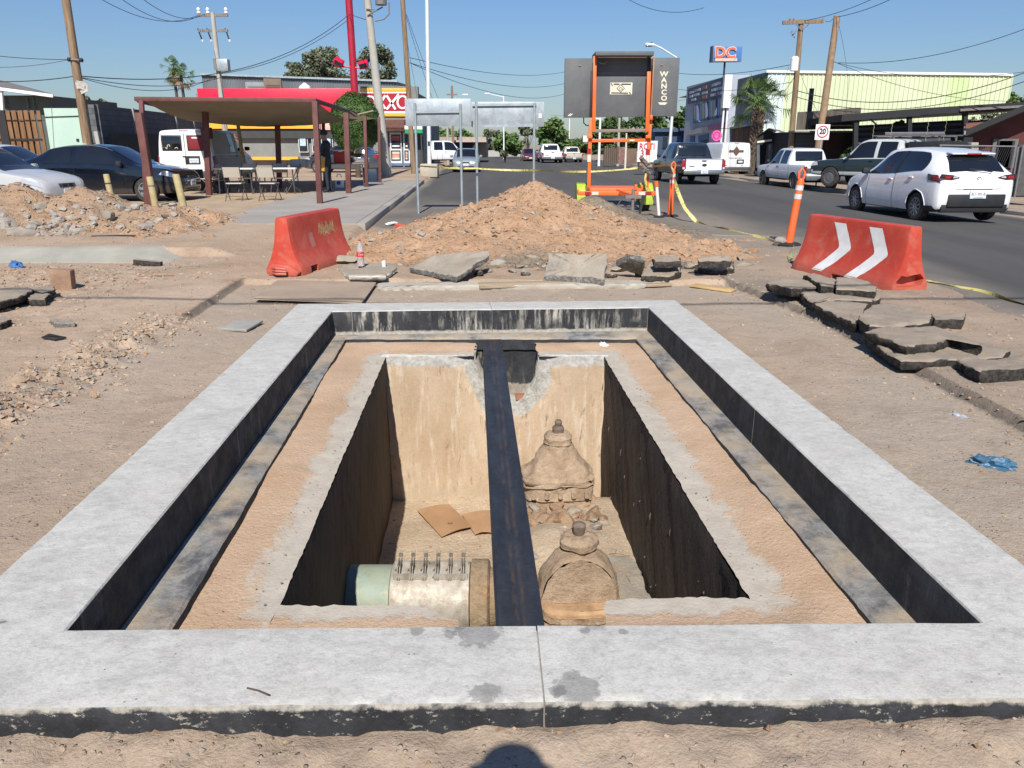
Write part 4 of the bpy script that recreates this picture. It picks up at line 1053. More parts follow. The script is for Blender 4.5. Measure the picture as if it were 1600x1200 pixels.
def W2(px, py, D): p = W(px, py, D); return p.x, p.z
pkx, pkz = W2(835, 280, 12.9)
def main_heap(X, Y):
 parts = [cone(X, Y, pkx, 12.9, 2.5, 2.75, pkz, .85), cone(X, Y, pkx - .75, 12.3, 2.1, 2.2, .66, 1.0), cone(X, Y, W2(930, 340, 12.2)[0], 12.2, 1.7, 2.0, .60, 1.1),
             cone(X, Y, W2(690, 330, 12.4)[0], 12.4, 1.6, 2.0, .50, 1.1), cone(X, Y, W2(1010, 360, 11.7)[0], 11.7, 1.4, 1.5, .38, 1.2),
             cone(X, Y, W2(1105, 368, 11.4)[0], 11.4, .85, .95, .34, 1.2), cone(X, Y, W2(620, 370, 11.4)[0], 11.4, 1.1, 1.3, .22, 1.2)]
 z = parts[0]
 for p in parts[1:]: z = np.log(np.exp(z * 14) + np.exp(p * 14)) / 14
 return z - .06 + heap_noise(X, Y, 500) * (.6 + .6 * np.clip(z, 0, 1))
n = N('excavated_earth')
c = n.mix(n.ramp(n.noise(1.6, 6, .65), .35, .66), (.45, .275, .16), (.56, .37, .235))
c = n.mix(n.math('MULTIPLY', n.ramp(n.noise(4.2, 6, .72, dist=.5), .52, .68), .6), c, (.33, .20, .115))
c = n.mix(n.math('MULTIPLY', n.attr('grey'), n.ramp(n.noise(8, 5, .7), .3, .5, .6, 1)), c, n.mix(n.ramp(n.noise(14, 5, .7), .36, .66), (.19, .155, .115), (.32, .265, .20)))
c = n.mix(n.math('MULTIPLY', n.ramp(n.voro(30), .19, .1), n.ramp(n.noise(7, 2, .5), .5, .6)), c, (.56, .45, .33))
c = n.mix(n.math('MULTIPLY', n.ramp(n.noise(60, 5, .75), .5, .72), .45), c, (.19, .105, .06))
h_ = n.math('ADD', n.noise(14, 7, .72), n.math('MULTIPLY', n.ramp(n.voro(22), .35, .0), .5))
M_EARTH = n.done(c, .97, None, n.bump(h_, .05), .12)
heap('dirt_heap', -3.6, 4.4, 9.6, 16.0, main_heap, M_EARTH, 'big mound of excavated tan earth and stones in front of the road works trailer', .04,
     lambda X, Y: {'grey': np.clip(.9 * sstep(10.55, 10.0, Y) + .8 * np.exp(-((X - .3) / .5) ** 2 - ((Y - 10.3) / .5) ** 2), 0, 1)})
def grey_heap(X, Y):
 z = np.maximum(cone(X, Y, W2(925, 308, 14.9)[0], 14.9, 1.6, 1.6, .66, 1.0), cone(X, Y, W2(985, 335, 14.2)[0], 14.2, 1.5, 1.4, .30, 1.1))
 return z - .05 + heap_noise(X, Y, 540, .8)
heap('gravel_heap', 0, 4.4, 12.6, 17, grey_heap, M_EARTH, 'grey brown gravel heap behind the right flank of the dirt mound', .06, lambda X, Y: {'grey': np.ones_like(X)})
def grey_heap2(X, Y): return cone(X, Y, W2(720, 312, 15)[0], 15, 1.3, 1.0, .44, 1.0) - .04 + heap_noise(X, Y, 560, .8)
heap('gravel_heap', -3, 1, 13.6, 16.5, grey_heap2, M_EARTH, 'low grey gravel heap behind the left flank of the dirt mound', .06, lambda X, Y: {'grey': np.ones_like(X)})
def left_heap(X, Y):
 z = np.maximum.reduce([cone(X, Y, W2(20, 293, 14.6)[0], 14.6, 2.6, 2.0, .82, 1.0), cone(X, Y, W2(120, 310, 14.4)[0], 14.4, 2.0, 1.7, .68, 1.0), cone(X, Y, W2(215, 322, 14.2)[0], 14.2, 1.6, 1.4, .55, 1.0), cone(X, Y, W2(-90, 300, 14.4)[0], 14.4, 2.6, 2.0, .8, 1.0), cone(X, Y, W2(262, 345, 14)[0], 14, 1.0, 1.1, .32, 1.1)])
 return z + .09 + heap_noise(X, Y, 580, 1.3)
heap('rubble_heap', -13.5, -4.6, 12.2, 17, left_heap, M_EARTH, 'long rubble heap of brown earth and broken concrete in front of the parked cars', .05, lambda X, Y: {'grey': np.clip(.5 + 1.2 * fbm(X * .7, Y * .7, 590, 3), 0, 1) * .7})
# lumps in the rubble heap
rr = random.Random(11)
def zleft(x, y): return float(left_heap(np.array([x]), np.array([y]))[0])
for i in range(130):
 if i < 18: px, py = rr.uniform(-20, 45), rr.uniform(333, 368); s = rr.uniform(.10, .26)
 elif i < 100: px, py = rr.gauss(97, 22), 372 - abs(rr.gauss(0, 16)); s = rr.uniform(.03, .085)
 else: px, py = rr.uniform(60, 290), rr.uniform(318, 360); s = rr.uniform(.05, .14)
 # walk down the view ray to the heap
 d = ray(px, py); t = 12.0
 while t < 16 and CAM_H + d.z * t > zleft(d.x * t, d.y * t): t += .05
 o = link('concrete_lump', ROCKS[i % 8], None)
 if not ROCKS[i % 8].materials: ROCKS[i % 8].materials.append(M_PALE); ROCKS[i % 8].polygons.foreach_set('use_smooth', [True] * 320); ROCKS[i % 8].set_sharp_from_angle(angle=R(26))
 o.location = (d.x * t, d.y * t, CAM_H + d.z * t + s * .15); o.scale = (s * rr.uniform(.8, 1.3), s, s * rr.uniform(.6, 1)); o.rotation_euler = (rr.uniform(-.6, .6), rr.uniform(-.6, .6), rr.uniform(0, 6))
 tag(o, *(('large pale concrete lump at the left end of the rubble heap', 'lump', 'large lumps in the rubble heap') if i < 18 else (('fist sized pale lump in the gravelly patch of the rubble heap', 'lump', 'small lumps in the rubble heap') if i < 100 else ('pale lump scattered over the right half of the rubble heap', 'lump', 'scattered lumps on the rubble heap'))))
# loose pebbles and crumbs, uncountable
def scatter(name, pts, mats, kind='stuff', label=None):
 tv = [Vector(v) for v in ((1, 0, -.2), (-.5, .8, -.3), (-.6, -.8, -.2), (.1, .1, .75), (.5, .6, .3), (-.9, .0, .25))]
 tf = [(0, 4, 3), (4, 1, 3), (1, 5, 3), (5, 2, 3), (2, 0, 3), (0, 1, 4), (1, 2, 5), (0, 2, 1)]
 V, F, Mi = [], [], []
 for x, y, z, s in pts:
  a = rr.uniform(0, 6.28); ca, sa = math.cos(a), math.sin(a); sy, sz = rr.uniform(.6, 1.1), rr.uniform(.5, 1.0); b = len(V)
  for v in tv:
   q = v * s; q = (q.x * (1 + rr.uniform(-.2, .2)), q.y * sy, q.z * sz)
   V.append((x + q[0] * ca - q[1] * sa, y + q[0] * sa + q[1] * ca, z + q[2]))
  F += [tuple(i + b for i in f) for f in tf]; m = rr.randrange(len(mats)); Mi += [m] * len(tf)
 me = bpy.data.meshes.new(name); me.from_pydata(V, [], F); me.polygons.foreach_set('material_index', Mi); me.update()
 return tag(link(name, me, mats), label, None, None, kind)
pts = []
xs, ys, ss = [], [], []
for i in range(13000):
 y = 1.4 + 11.5 * rr.random() ** 1.5; x = rr.uniform(-1, 1) * (1.6 + y * .75)
 xs.append(x); ys.append(y); ss.append(.0028 + .011 * rr.random() ** 4 * (1 + y * .12))
for i in range(4600):      # crumbs along the crumbled left edge and in the left debris
 t = rr.random()
 if t < .42: y = rr.uniform(3.4, 7.3); x = float(lerp_pts(y, XL)) - .12 + rr.gauss(0, .16)
 elif t < .58: x, y = rr.gauss(-5.4, .8), rr.gauss(7.6, 1.0)
 else: x, y = rr.gauss(-6.0, 1.0), rr.gauss(9.5, .6)
 xs.append(x); ys.append(y); ss.append(.005 + .03 * rr.random() ** 3)
for i in range(1500):      # under the right cut edge and between slabs
 y = rr.uniform(3, 10); x = float(lerp_pts(y, XR)) + rr.gauss(.0, .10) if rr.random() < .5 else rr.uniform(3, 5.4)
 xs.append(x); ys.append(y); ss.append(.004 + .018 * rr.random() ** 3)
xa_, ya_ = np.array(xs), np.array(ys); za_ = Hg(xa_, ya_)
ino = inpoly(xa_, ya_, [p[:2] for p in OUT])
scatter('pebbles', [(x, y, z + s * .15, s) for x, y, z, s, q in zip(xs, ys, za_, ss, ino) if not q], [M_CLOD, M_CLOD, M_DIRT, M_DIRT, M_DIRT, M_BCON, M_PALE])
xs = [rr.uniform(-3.4, 4.2) for _ in range(4200)]; ys = [rr.uniform(9.8, 14) for _ in range(4200)]
zz_ = main_heap(np.array(xs), np.array(ys)); gg = Hg(np.array(xs), np.array(ys))
scatter('heap_stones', [(x, y, z, .008 + .075 * rr.random() ** 4) for x, y, z, g0 in zip(xs, ys, zz_, gg) if z > g0], [M_CLOD, M_CLOD, M_CLOD, M_CLOD, M_CLOD, M_EARTH, M_EARTH, M_PALE])
xs = [rr.uniform(-12, -5) for _ in range(2600)]; ys = [rr.uniform(12.4, 15) for _ in range(2600)]
zz_ = left_heap(np.array(xs), np.array(ys)); gg = Hg(np.array(xs), np.array(ys))
scatter('rubble_crumbs', [(x, y, z, .01 + .06 * rr.random() ** 3) for x, y, z, g0 in zip(xs, ys, zz_, gg) if z > g0 - .02], [M_CLOD, M_PALE, M_BCON])
pts = []
for i in range(700):
 x, y = rr.uniform(-1.1, .9), rr.uniform(3.2, 6.6); pts.append((x, y, float(floor_h(np.array([x]), np.array([y]))[0]) + .002, .004 + .016 * rr.random() ** 3))
for i in range(500):
 t = rr.random(); s_ = rr.random() < .5; y = 2.3 + 4.4 * rr.random()
 x = (np.interp(y, [OP[0].y, OP[3].y], [OP[0].x, OP[3].x]) - rr.uniform(.02, .3)) if s_ else (np.interp(y, [OP[1].y, OP[2].y], [OP[1].x, OP[2].x]) + rr.uniform(.02, .3))
 pts.append((float(x), y, ZS + .008, .0025 + .006 * rr.random() ** 3))
scatter('chamber_crumbs', pts, [M_CLOD, M_PALE, M_FLOOR])
# ------------------------------------------------------------------ water-filled barriers
n = N('faded_red_plastic'); o_ = n.obj()
c = n.mix(n.ramp(n.noise(2.2, 5, .6, o_), .36, .66), (.43, .045, .026), (.54, .075, .042))
c = n.mix(n.math('MULTIPLY', n.ramp(n.noise(4, 6, .72, o_, dist=.6), .52, .70), .55), c, (.50, .20, .15))
c = n.mix(n.math('MULTIPLY', n.ramp(n.noise(26, 5, .75, n.vmul(o_, (1, 1, .35))), .56, .70), .4), c, (.36, .13, .09))
c = n.mix(n.math('MULTIPLY', n.ramp(n.math('ADD', n.sep(o_)[2], n.math('MULTIPLY', n.noise(8, 5, .7, o_), .25)), .34, .12), .35), c, (.36, .20, .14))
M_BARR = n.done(c, n.ramp(n.noise(7, 4, .6, o_), .3, .7, .38, .62), None, n.bump(n.noise(14, 4, .6, o_), .003), .4)
BPROF = [(0, .262), (.075, .262), (.12, .235), (.20, .188), (.30, .148), (.42, .118), (.55, .100), (.655, .090), (.69, .080), (.70, .062)]
def bw(z): return float(np.interp(z, [p[0] for p in BPROF], [p[1] for p in BPROF]))
def barrier_mesh(L, hole=False):
 mb = MB(); ny = 24; P = []
 for i in range(ny + 1):
  t = i / ny; y = -L / 2 + L * t
  e = min(t, 1 - t) * L; f = 1 - .10 * (1 - sstep(0, .05, e))
  row = [(-bw(z) * f, y + (.0 if 0 < i < ny else (.05 * z * (1 if i == 0 else -1))), z) for z, _ in BPROF] + [(bw(z) * f, y + (.0 if 0 < i < ny else (.05 * z * (1 if i == 0 else -1))), z) for z, _ in BPROF[::-1]]
  P.append([Vector(q) for q in row])
 mb.grid(P); m = len(P[0])
 mb.add(P[0], [tuple(range(m))]); mb.add(P[-1], [tuple(range(m - 1, -1, -1))])
 for i in range(ny): mb.quad(P[i][0], P[i + 1][0], P[i + 1][-1], P[i][-1])
 return mb
def bool_cut(o, cutter_mb, dark_idx=None):
 me = cutter_mb.mesh('cut', False, True); co = bpy.data.objects.new('cut', me); COL.objects.link(co); co.parent = o.parent
 bm = bmesh.new(); bm.from_mesh(o.data); bmesh.ops.remove_doubles(bm, verts=bm.verts, dist=1e-5); bmesh.ops.recalc_face_normals(bm, faces=bm.faces); bm.to_mesh(o.data); bm.free()
 md = o.modifiers.new('b', 'BOOLEAN'); md.operation = 'DIFFERENCE'; md.object = co; md.solver = 'EXACT'
 bpy.context.view_layer.update()
 dg = bpy.context.evaluated_depsgraph_get()
 nm = bpy.data.meshes.new_from_object(o.evaluated_get(dg)); o.modifiers.clear(); old = o.data; o.data = nm
 bpy.data.objects.remove(co); return o
def barrier(loc, rz, L, label, hole):
 root = empty('traffic_barrier', loc, rz, label, 'barrier', 'red water-filled barriers')
 o = barrier_mesh(L).build('body', M_BARR, root, smooth=True)
 cut = MB()
 if hole:   # torn opening in the near foot
  pts = [(-.18, .05), (-.19, .11), (-.13, .175), (-.05, .16), (.03, .175), (.13, .185), (.185, .13), (.15, .055), (.0, .045)]
  cut.prism(pts, .14, Matrix.Translation((0, -L / 2 - .03, 0)) @ Matrix(((1, 0, 0, 0), (0, 0, 1, 0), (0, 1, 0, 0), (0, 0, 0, 1))))
 else:
  cut.box((.22, -L * .30, .02), (.26, .20, .14))
 for y in ((L * .28,) if not hole else (-L * .02,)): cut.box((.27, y, .0), (.2, .24, .12)); cut.box((-.27, y, .0), (.2, .24, .12))
 bool_cut(o, cut); o.data.set_sharp_from_angle(angle=R(32))
 return root
NL, FLb = G(450, 433), G(545, 401)
ax = (FLb - NL); rzl = math.atan2(ax.y, ax.x) - math.pi / 2; ctr = (NL + FLb) / 2
BL_ = barrier((ctr.x - .11, ctr.y + .02, 0.0), rzl, 1.6, 'red plastic barrier with yellow graffiti and a drooping coupling, beside the bottle', False)
n1_, n2_ = G(1243, 418), G(1412, 457)
ax = n2_ - n1_; rzr = math.atan2(ax.y, ax.x) + math.pi / 2
ctr = (n1_ + n2_) / 2
BR_ = barrier((ctr.x + .12, ctr.y + .02, 0.0), rzr, 1.75, 'red plastic barrier with two white chevrons and a torn hole in its right foot', True)
# near end of the left barrier: coupling lug and flared toe
mb = MB(); L = 1.6
mb.prism([(-.16, 0), (.20, 0), (.24, .05), (.10, .13), (-.12, .15), (-.20, .08)], .10, Matrix.Translation((0, -L / 2 - .085, .0)) @ Matrix(((1, 0, 0, 0), (0, 0, 1, 0), (0, 1, 0, 0), (0, 0, 0, 1))))
mb.build('toe', M_BARR, BL_, bevel=.012)
for k in range(3):
 mb = MB(); mb.tube([(-.10, -L / 2 - .10, .10 - k * .03), (0, -L / 2 - .19, .115 - k * .035), (.11, -L / 2 - .15, .10 - k * .03)], .016, 8); mb.build('coupling_loop', M_BARR, BL_, smooth=True)
# chevrons on the right barrier (its left face looks at the camera)
M_RETRO = simple('white_reflective', (.72, .72, .70), .45, var=.10, scale=9)
def face_pt(y, z, side, off=.003): return Vector((side * (bw(z) + off), y, z))
def chevron(y0, wd, root, seed, side):
 # outline in (along, height): arrow pointing to the right of the picture
 mb = MB(); P = []
 for i in range(23):
  t = i / 22; z = .06 + .585 * t
  k = (t - .0) / .52 if t < .52 else (1 - t) / .48 * .62 + .38
  shift = .30 * k
  j = .006 * n1(t * 16, seed)
  ww = wd * (1 if t > .1 else .92)
  P.append([face_pt(side * (y0 + shift + q * ww + j * (1 if q > .5 else .3)), z, side) for q in (0, .25, .5, .75, 1)])
 mb.grid(P); return mb
s_ = -1
for k, y0 in enumerate((-.46, .13)):
 chevron(y0, .205, BR_, 20 + k, -1).build('chevron', M_RETRO, BR_, smooth=True)
# graffiti on the left barrier
M_GRAF = simple('graffiti_paint', (.52, .48, .22), .6, var=.2, scale=20); M_SCUF = simple('pink_scuff', (.62, .33, .27), .6)
mb = MB(); rg = random.Random(5)
def stroke(mb, pts, w=.012, side=1):
 P = []
 for i, (y, z) in enumerate(pts):
  a = pts[max(0, i - 1)]; b = pts[min(len(pts) - 1, i + 1)]; d = Vector((b[0] - a[0], b[1] - a[1])); d = d.normalized() if d.length else Vector((1, 0)); nn = Vector((-d.y, d.x)) * w / 2
  P.append([face_pt(y + nn.x, z + nn.y, side, .0025), face_pt(y - nn.x, z - nn.y, side, .0025)])
 mb.grid(P)
for k in range(13):
 y = .02 + k * .036; h0 = .43 + rg.uniform(-.02, .02); h1 = .54 + rg.uniform(-.03, .04)
 stroke(mb, [(y - .02, h0), (y + .005, (h0 + h1) / 2 + rg.uniform(-.02, .02)), (y + .01, h1), (y + .03, h0 + .03), (y + .034, h0 - .02)], .011)
mb.build('graffiti', M_GRAF, BL_)
mb = MB(); stroke(mb, [(.14 + .18 * t, .385 + .035 * math.sin(math.pi * t)) for t in [i / 8 for i in range(9)]], .010); mb.build('graffiti_stroke', M_SCUF, BL_)
mb = MB(); mb.grid([[face_pt(-.30 + .12 * i, .47 - .03 * j - .09 * (j == 3), 1, .002) for i in (0, .5, 1)] for j in range(4)]); mb.build('scuff', simple('scuff', (.46, .17, .14), .6), BL_)
# ------------------------------------------------------------------ bottle
p = G(564, 416, .095)
bot = empty('soda_bottle', p, .3, 'tall clear plastic soda bottle with red label standing on the white edged slab', 'bottle')
M_PET = N('clear_plastic').done((.78, .80, .78), .12, None, None, .5, None, .72)
k = .345 / .33
MB().lathe([(.030, 0), (.042, .006), (.044, .02), (.0435, .11), (.045, .12), (.045, .18), (.043, .19), (.042, .225), (.030, .275), (.0145, .305), (.0135, .322)], n=24).build('bottle_body', M_PET, bot, smooth=True)
MB().lathe([(.0146, 0), (.0146, .016), (.012, .018)], (0, 0, .313), 16).build('cap', simple('red_cap', (.45, .03, .03), .4), bot, smooth=True)
lab = MB().lathe([(.0457, .122), (.0457, .178)], n=28).build('label_band', simple('red_label', (.62, .02, .03), .35, var=.05), bot, smooth=True)
put_text('label_print', 'Coca', .036, MX((.0, -.0475, .152), (1, 0, 0), (0, 0, 1)), M_WHITE, lab, ext=.0006, sx=.85)
# ------------------------------------------------------------------ delineator posts
M_ORNG = simple('orange_plastic', (.80, .135, .028), .5, var=.10, scale=4, dust=.15)
M_BAND = simple('white_band', (.62, .60, .58), .4, var=.15, scale=14)
def delineator(base, h, lean, label, n_b=2):
 root = empty('delineator_post', base, 0, label, 'traffic post', 'orange delineator posts')
 s = h / 1.2
 MB().lathe([(.19, 0), (.19, .03), (.16, .05), (.07, .055)], n=8).build('base_plate', M_BLACKR, root)
 T_ = lambda z: (lean[0] * z, lean[1] * z, z)
 MB().tube([T_(.045), T_(.3 * s), T_(.7 * s), T_(.98 * s), T_(1.03 * s)], [.062, .060, .057, .055, .040], 20).build('tube', M_ORNG, root, smooth=True)
 for z in (.72, .85):
  MB().tube([T_(z * s), T_((z + .075) * s)], .0605, 20, cap=False).build('reflective_band', M_BAND, root, smooth=True)
 mb = MB(); c0 = Vector(T_(1.02 * s)); mb.tube([c0 + Vector((-.035, 0, 0)), c0 + Vector((-.045, 0, .10)), c0 + Vector((0, 0, .155)), c0 + Vector((.045, 0, .10)), c0 + Vector((.035, 0, 0))], .020, 10)
 mb.build('handle', M_ORNG, root, smooth=True)
 return root
d1 = G(1047, 339); D1 = delineator(d1, 1.22, (.005, 0), 'orange delineator post beside the road works trailer, on a black base')
d2 = G(1232, 384); D2 = delineator(d2, 1.22, (.085, .0), 'leaning orange delineator post behind the chevron barrier')
o = rock_mesh('sand_bag_rock', 77, 2, .7); o = link('stone', o, M_PALE); o.location = G(1218, 377, .07); o.scale = (.13, .09, .10); tag(o, 'pale stone at the foot of the leaning delineator', 'stone')
# caution tape
n = N('caution_tape'); o_ = n.obj(); c = n.mix(n.math('MULTIPLY', n.ramp(n.noise(30, 2, .5, n.vmul(o_, (1, 1, .6))), .56, .60), .7), (.58, .52, .16), (.10, .09, .04)); c = n.mix(n.ramp(n.noise(1.8, 3, .5, o_), .60, .66), c, (.62, .56, .26))
M_TAPE = n.done(c, .45)
def tape(name, pts, w, label, sag=0, twist=0.0, seed=0):
 pts = [Vector(p) for p in pts]; P = []; L = 0
 for a, b in zip(pts[:-1], pts[1:]):
  k = max(6, int((b - a).length / .12))
  for i in range(k):
   t = i / k; p = a.lerp(b, t); p.z -= sag * 4 * t * (1 - t) * (b - a).length
   L += (b - a).length / k; q = twist * math.sin(L * 2.1 + seed) + .3 * twist * n1(L * 3, seed)
   dr = (b - a).normalized(); sd = dr.cross(Vector((0, 0, 1))).normalized(); up = sd.cross(dr)
   v = up * math.cos(q) + sd * math.sin(q)
   P.append([p - v * w / 2, p, p + v * w / 2])
 mb = MB(); mb.grid(P); P2 = [[v + Vector((0, .002, .0008)) for v in r] for r in P]; mb.grid(P2)
 return tag(mb.build(name, M_TAPE, smooth=True), label, 'tape', 'lengths of caution tape')
q = lambda px, py, D: W(px, py, D)
tape('caution_tape', [q(652, 259, 18.2), q(743, 263, 18.7), q(836, 266, 18.8), q(926, 268, 18.9), q(1016, 260, 18.6), q(1046, 257, 17.6)], .045, 'yellow caution tape strung from the plain signs to the delineator post', .012, .9, 1)
tape('caution_tape', [q(1050, 261, 17.55), q(1058, 296, 16.9), q(1070, 325, 16.4), G(1088, 346, .03), G(1130, 357, .02), G(1180, 368, .02), G(1226, 380, .03)], .075, 'yellow caution tape trailing from the delineator post across the asphalt', .02, 1.1, 2)
tape('caution_tape', [G(1240, 383, .12), G(1234, 397, .04), G(1236, 410, .02)], .06, 'loose end of caution tape hanging beside the leaning delineator', .0, 1.0, 3)
tape('caution_tape', [G(1446, 438, .02), G(1490, 446, .02), G(1530, 455, .015), G(1580, 470, .02), G(1650, 486, .02)], .06, 'dirty caution tape lying along the edge of the asphalt', .0, 1.6, 4)
# ------------------------------------------------------------------ plain backs of two road signs
n = N('galvanised'); o_ = n.pos; c = n.mix(n.ramp(n.noise(3.2, 5, .65, dist=1.0), .36, .66), (.30, .345, .365), (.44, .485, .50)); c = n.mix(n.math('MULTIPLY', n.ramp(n.noise(16, 5, .7), .55, .7), .4), c, (.56, .60, .61))
M_GALV = n.done(c, n.ramp(n.noise(5, 4, .6), .3, .7, .40, .6), .35, None, .5)
M_TUBE = simple('galvanised_tube', (.36, .41, .43), .45, .4, var=.15, scale=4)
def boardsign(name, D, x0, x1, y0, y1, posts, rails, label, ptop, thick=.02):
 a, b = W(x0, y0, D), W(x1, y1, D)
 root = empty(name, ((a.x + b.x) / 2, D, 0), 0, label, 'road sign', 'backs of plain road signs'); off = root.location
 MB().box(((a.x + b.x) / 2, D + .03, (a.z + b.z) / 2), (b.x - a.x, thick, a.z - b.z)).build('panel', M_GALV, root, off=off, bevel=.004)
 mb = MB()
 for px, pyt in posts:
  t = W(px, pyt, D - .02); MB().tube([(t.x, D - .02, -.05), (t.x, D - .02, t.z)], .030, 10).build('post', M_TUBE, root, off=off, smooth=True)
 for (xa, ya, xb, yb_) in rails:
  p0, p1 = W(xa, ya, D - .01), W(xb, yb_, D - .01)
  MB().bar((p0.x, D - .01, p0.z), (p1.x, D - .01, p1.z), .03, .055).build('rail', M_GALV, root, off=off)
 return root
boardsign('road_sign', 18.4, 632, 736, 154, 197, [(648, 161), (719, 162)], [(648, 175, 719, 174)], 'left plain galvanised sign seen from behind, with a single rail', 0)
S2 = boardsign('road_sign', 18.9, 736, 850, 159, 198, [(744, 159), (835, 161)], [(738, 164, 838, 163), (738, 197, 838, 196)], 'right plain galvanised sign seen from behind, with two rails and a small sticker', 0)
a = W(844, 181, 18.87); mb = MB().box((a.x, 18.912, a.z), (.07, .004, .10)); mb.build('sticker', M_WHITE, S2, off=S2.location)
# ------------------------------------------------------------------ message board trailer
TD = 18.7
tr_ = empty('message_trailer', (W(968, 300, TD).x, TD, 0), 0, 'orange road works message trailer with grey board folded out, seen from behind', 'trailer'); TO = tr_.location
n = N('board_grey'); c = n.mix(n.ramp(n.noise(1.8, 5, .65), .36, .66), (.105, .112, .116), (.14, .146, .148)); c = n.mix(n.math('MULTIPLY', n.ramp(n.noise(4, 6, .72, n.vmul(n.pos, (1, 1, .4))), .54, .70), .5), c, (.17, .15, .135)); c = n.mix(n.ramp(n.voro(7), .06, .04), c, (.03, .03, .03))
M_BOARD = n.done(c, .6, None, n.bump(n.noise(20, 4, .6), .002), .35)
M_BOARDD = simple('board_dark', (.022, .023, .027), .6)
n = N('safety_orange'); c = n.mix(n.ramp(n.noise(3, 5, .65), .36, .66), (.80, .130, .022), (.86, .175, .035)); c = n.mix(n.math('MULTIPLY', n.ramp(n.noise(8, 6, .72), .56, .70), .4), c, (.50, .14, .06)); M_ORAN = n.done(c, .45)
M_LIME = simple('lime_paint', (.40, .50, .05), .42, var=.12, scale=5)
M_STEELG = simple('grey_steel', (.20, .18, .165), .6, .2, var=.2, scale=8)
M_REDT = simple('red_tape', (.30, .02, .02), .4); M_CREAM = simple('cream_decal', (.66, .61, .48), .6)
def TB(name, x0, y0, x1, y1, D, dep, mat, bevel=.004, lab=None):
 a, b = W(x0, y0, D), W(x1, y1, D)
 return MB().box(((a.x + b.x) / 2, D + dep / 2, (a.z + b.z) / 2), (abs(b.x - a.x), dep, abs(a.z - b.z))).build(name, mat, tr_, off=TO, bevel=bevel)
pl_ = TB('side_panel', 883, 91, 926, 183.5, TD, .16, M_BOARD); pc = TB('centre_panel', 928, 90, 1013, 182.5, TD + .02, .14, M_BOARD); prr = TB('side_panel', 1015, 90, 1057, 181.5, TD, .16, M_BOARD)
TB('hinge_strip', 923, 110, 928, 183, TD - .02, .05, M_BOARDD); TB('hinge_strip', 1013, 92, 1017, 183, TD - .02, .05, M_BOARDD)
TB('top_beam', 931, 80, 1022, 86.5, TD - .40, .8, M_BOARD); TB('lamp_strip', 934, 87.2, 1011, 90.2, TD - .1, .05, M_WHITE)
TB('panel_joint', 930, 113.5, 1011, 115, TD + .008, .01, simple('joint_tan', (.20, .19, .165), .7))
dec = TB('decal', 953.5, 129, 987.5, 147.5, TD + .012, .006, M_CREAM, bevel=0)
M_INK = simple('decal_ink', (.10, .09, .085), .7)
def ink(pts, w=.012, D=TD + .008):
 mb = MB()
 for a, b in zip(pts[:-1], pts[1:]): mb.bar(W(*a, D), W(*b, D), .004, w)
 return mb.build('decal_mark', M_INK, dec)
for pts, w in (([(959, 131.5), (968, 131.5)], .03), ([(971, 131.5), (986, 131.5)], .03), ([(955, 130), (957, 134)], .02), ([(955, 145), (981, 145.5)], .025), ([(983, 144), (985.5, 146.5)], .02),
               ([(970, 132), (976, 138), (970, 144), (964, 138), (970, 132)], .012), ([(967, 139), (970, 136), (973, 139), (970, 141), (968, 140)], .01)):
 o = ink(pts, w); o.matrix_parent_inverse = Matrix.Translation(-Vector(TO));
for i, ch in enumerate('WANCO'):
 p = W(1037.5, 116 + i * 9.45, TD - .003); o = put_text('letter', ch, .145, MX(p, (1, 0, 0), (0, 0, 1)), M_CREAM, prr, ext=.002, bold=.005, sx=1.2, off=TO)
pp = [W(x, y, TD - .003) for x, y in ((1028, 160), (1043, 160), (1039.5, 163.7), (1031, 163.7))]
mb = MB(); mb.add(pp + [p + Vector((0, .004, 0)) for p in pp], [(0, 1, 2, 3), (4, 7, 6, 5), (0, 4, 5, 1), (1, 5, 6, 2), (2, 6, 7, 3), (3, 7, 4, 0)]); mb.build('emblem', M_CREAM, prr, off=TO)
for px, py in ((906, 102.5), (1034, 101.5)): TB('latch', px - 2, py - .6, px + 2, py + .6, TD - .02, .03, simple('rust_latch', (.40, .17, .10), .6), bevel=0)
for a, b in (((887.5, 181), (892, 177.5)), ((890, 181.5), (894.5, 177.8))):
 o = MB().bar(W(*a, TD - .002), W(*b, TD - .002), .004, .018).build('scratch', M_WHITE, tr_, off=TO)
def pole(name, a, b, D, w, dep, mat=None):
 p, q = W(*a, D), W(*b, D); p.y = q.y = D
 return MB().bar(p, q, w, dep).build(name, mat or M_ORAN, tr_, off=TO, bevel=.004)
MS = TD - .16
pole('mast', (929.5, 88), (927.5, 206), MS, .075, .08); pole('mast', (1014, 112), (1011, 206), MS, .085, .08); pole('mast_rod', (1022, 88), (1017, 180), MS - .05, .03, .03, simple('rod_rust', (.36, .19, .10), .6)); pole('rod_socket', (1017.6, 180), (1017.2, 187), MS - .05, .06, .06)
pole('lower_mast', (923, 186), (919.5, 300), MS + .06, .075, .08); pole('lower_mast', (1016, 186), (1010, 300), MS + .06, .075, .08)
pole('upper_rail', (928, 204.5), (1011, 203.5), MS + .02, .07, .07, simple('rail_tan', (.22, .17, .14), .7)); pole('cross_rail', (921, 220), (1015, 219), MS + .04, .06, .07)
for px in (921.5, 1013.5): TB('bracket', px - 4, 211, px + 4, 216, MS - .07, .1, M_ORAN)
for px, t in ((920.5, 232), (1012.3, 233)):
 TB('red_band', px - 2.7, t, px + 2.7, t + 9.5, MS + .006, .05, M_REDT, bevel=0); TB('white_band', px - 2.5, t + 9.5, px + 2.5, t + 21, MS + .004, .05, M_CREAM, bevel=0)
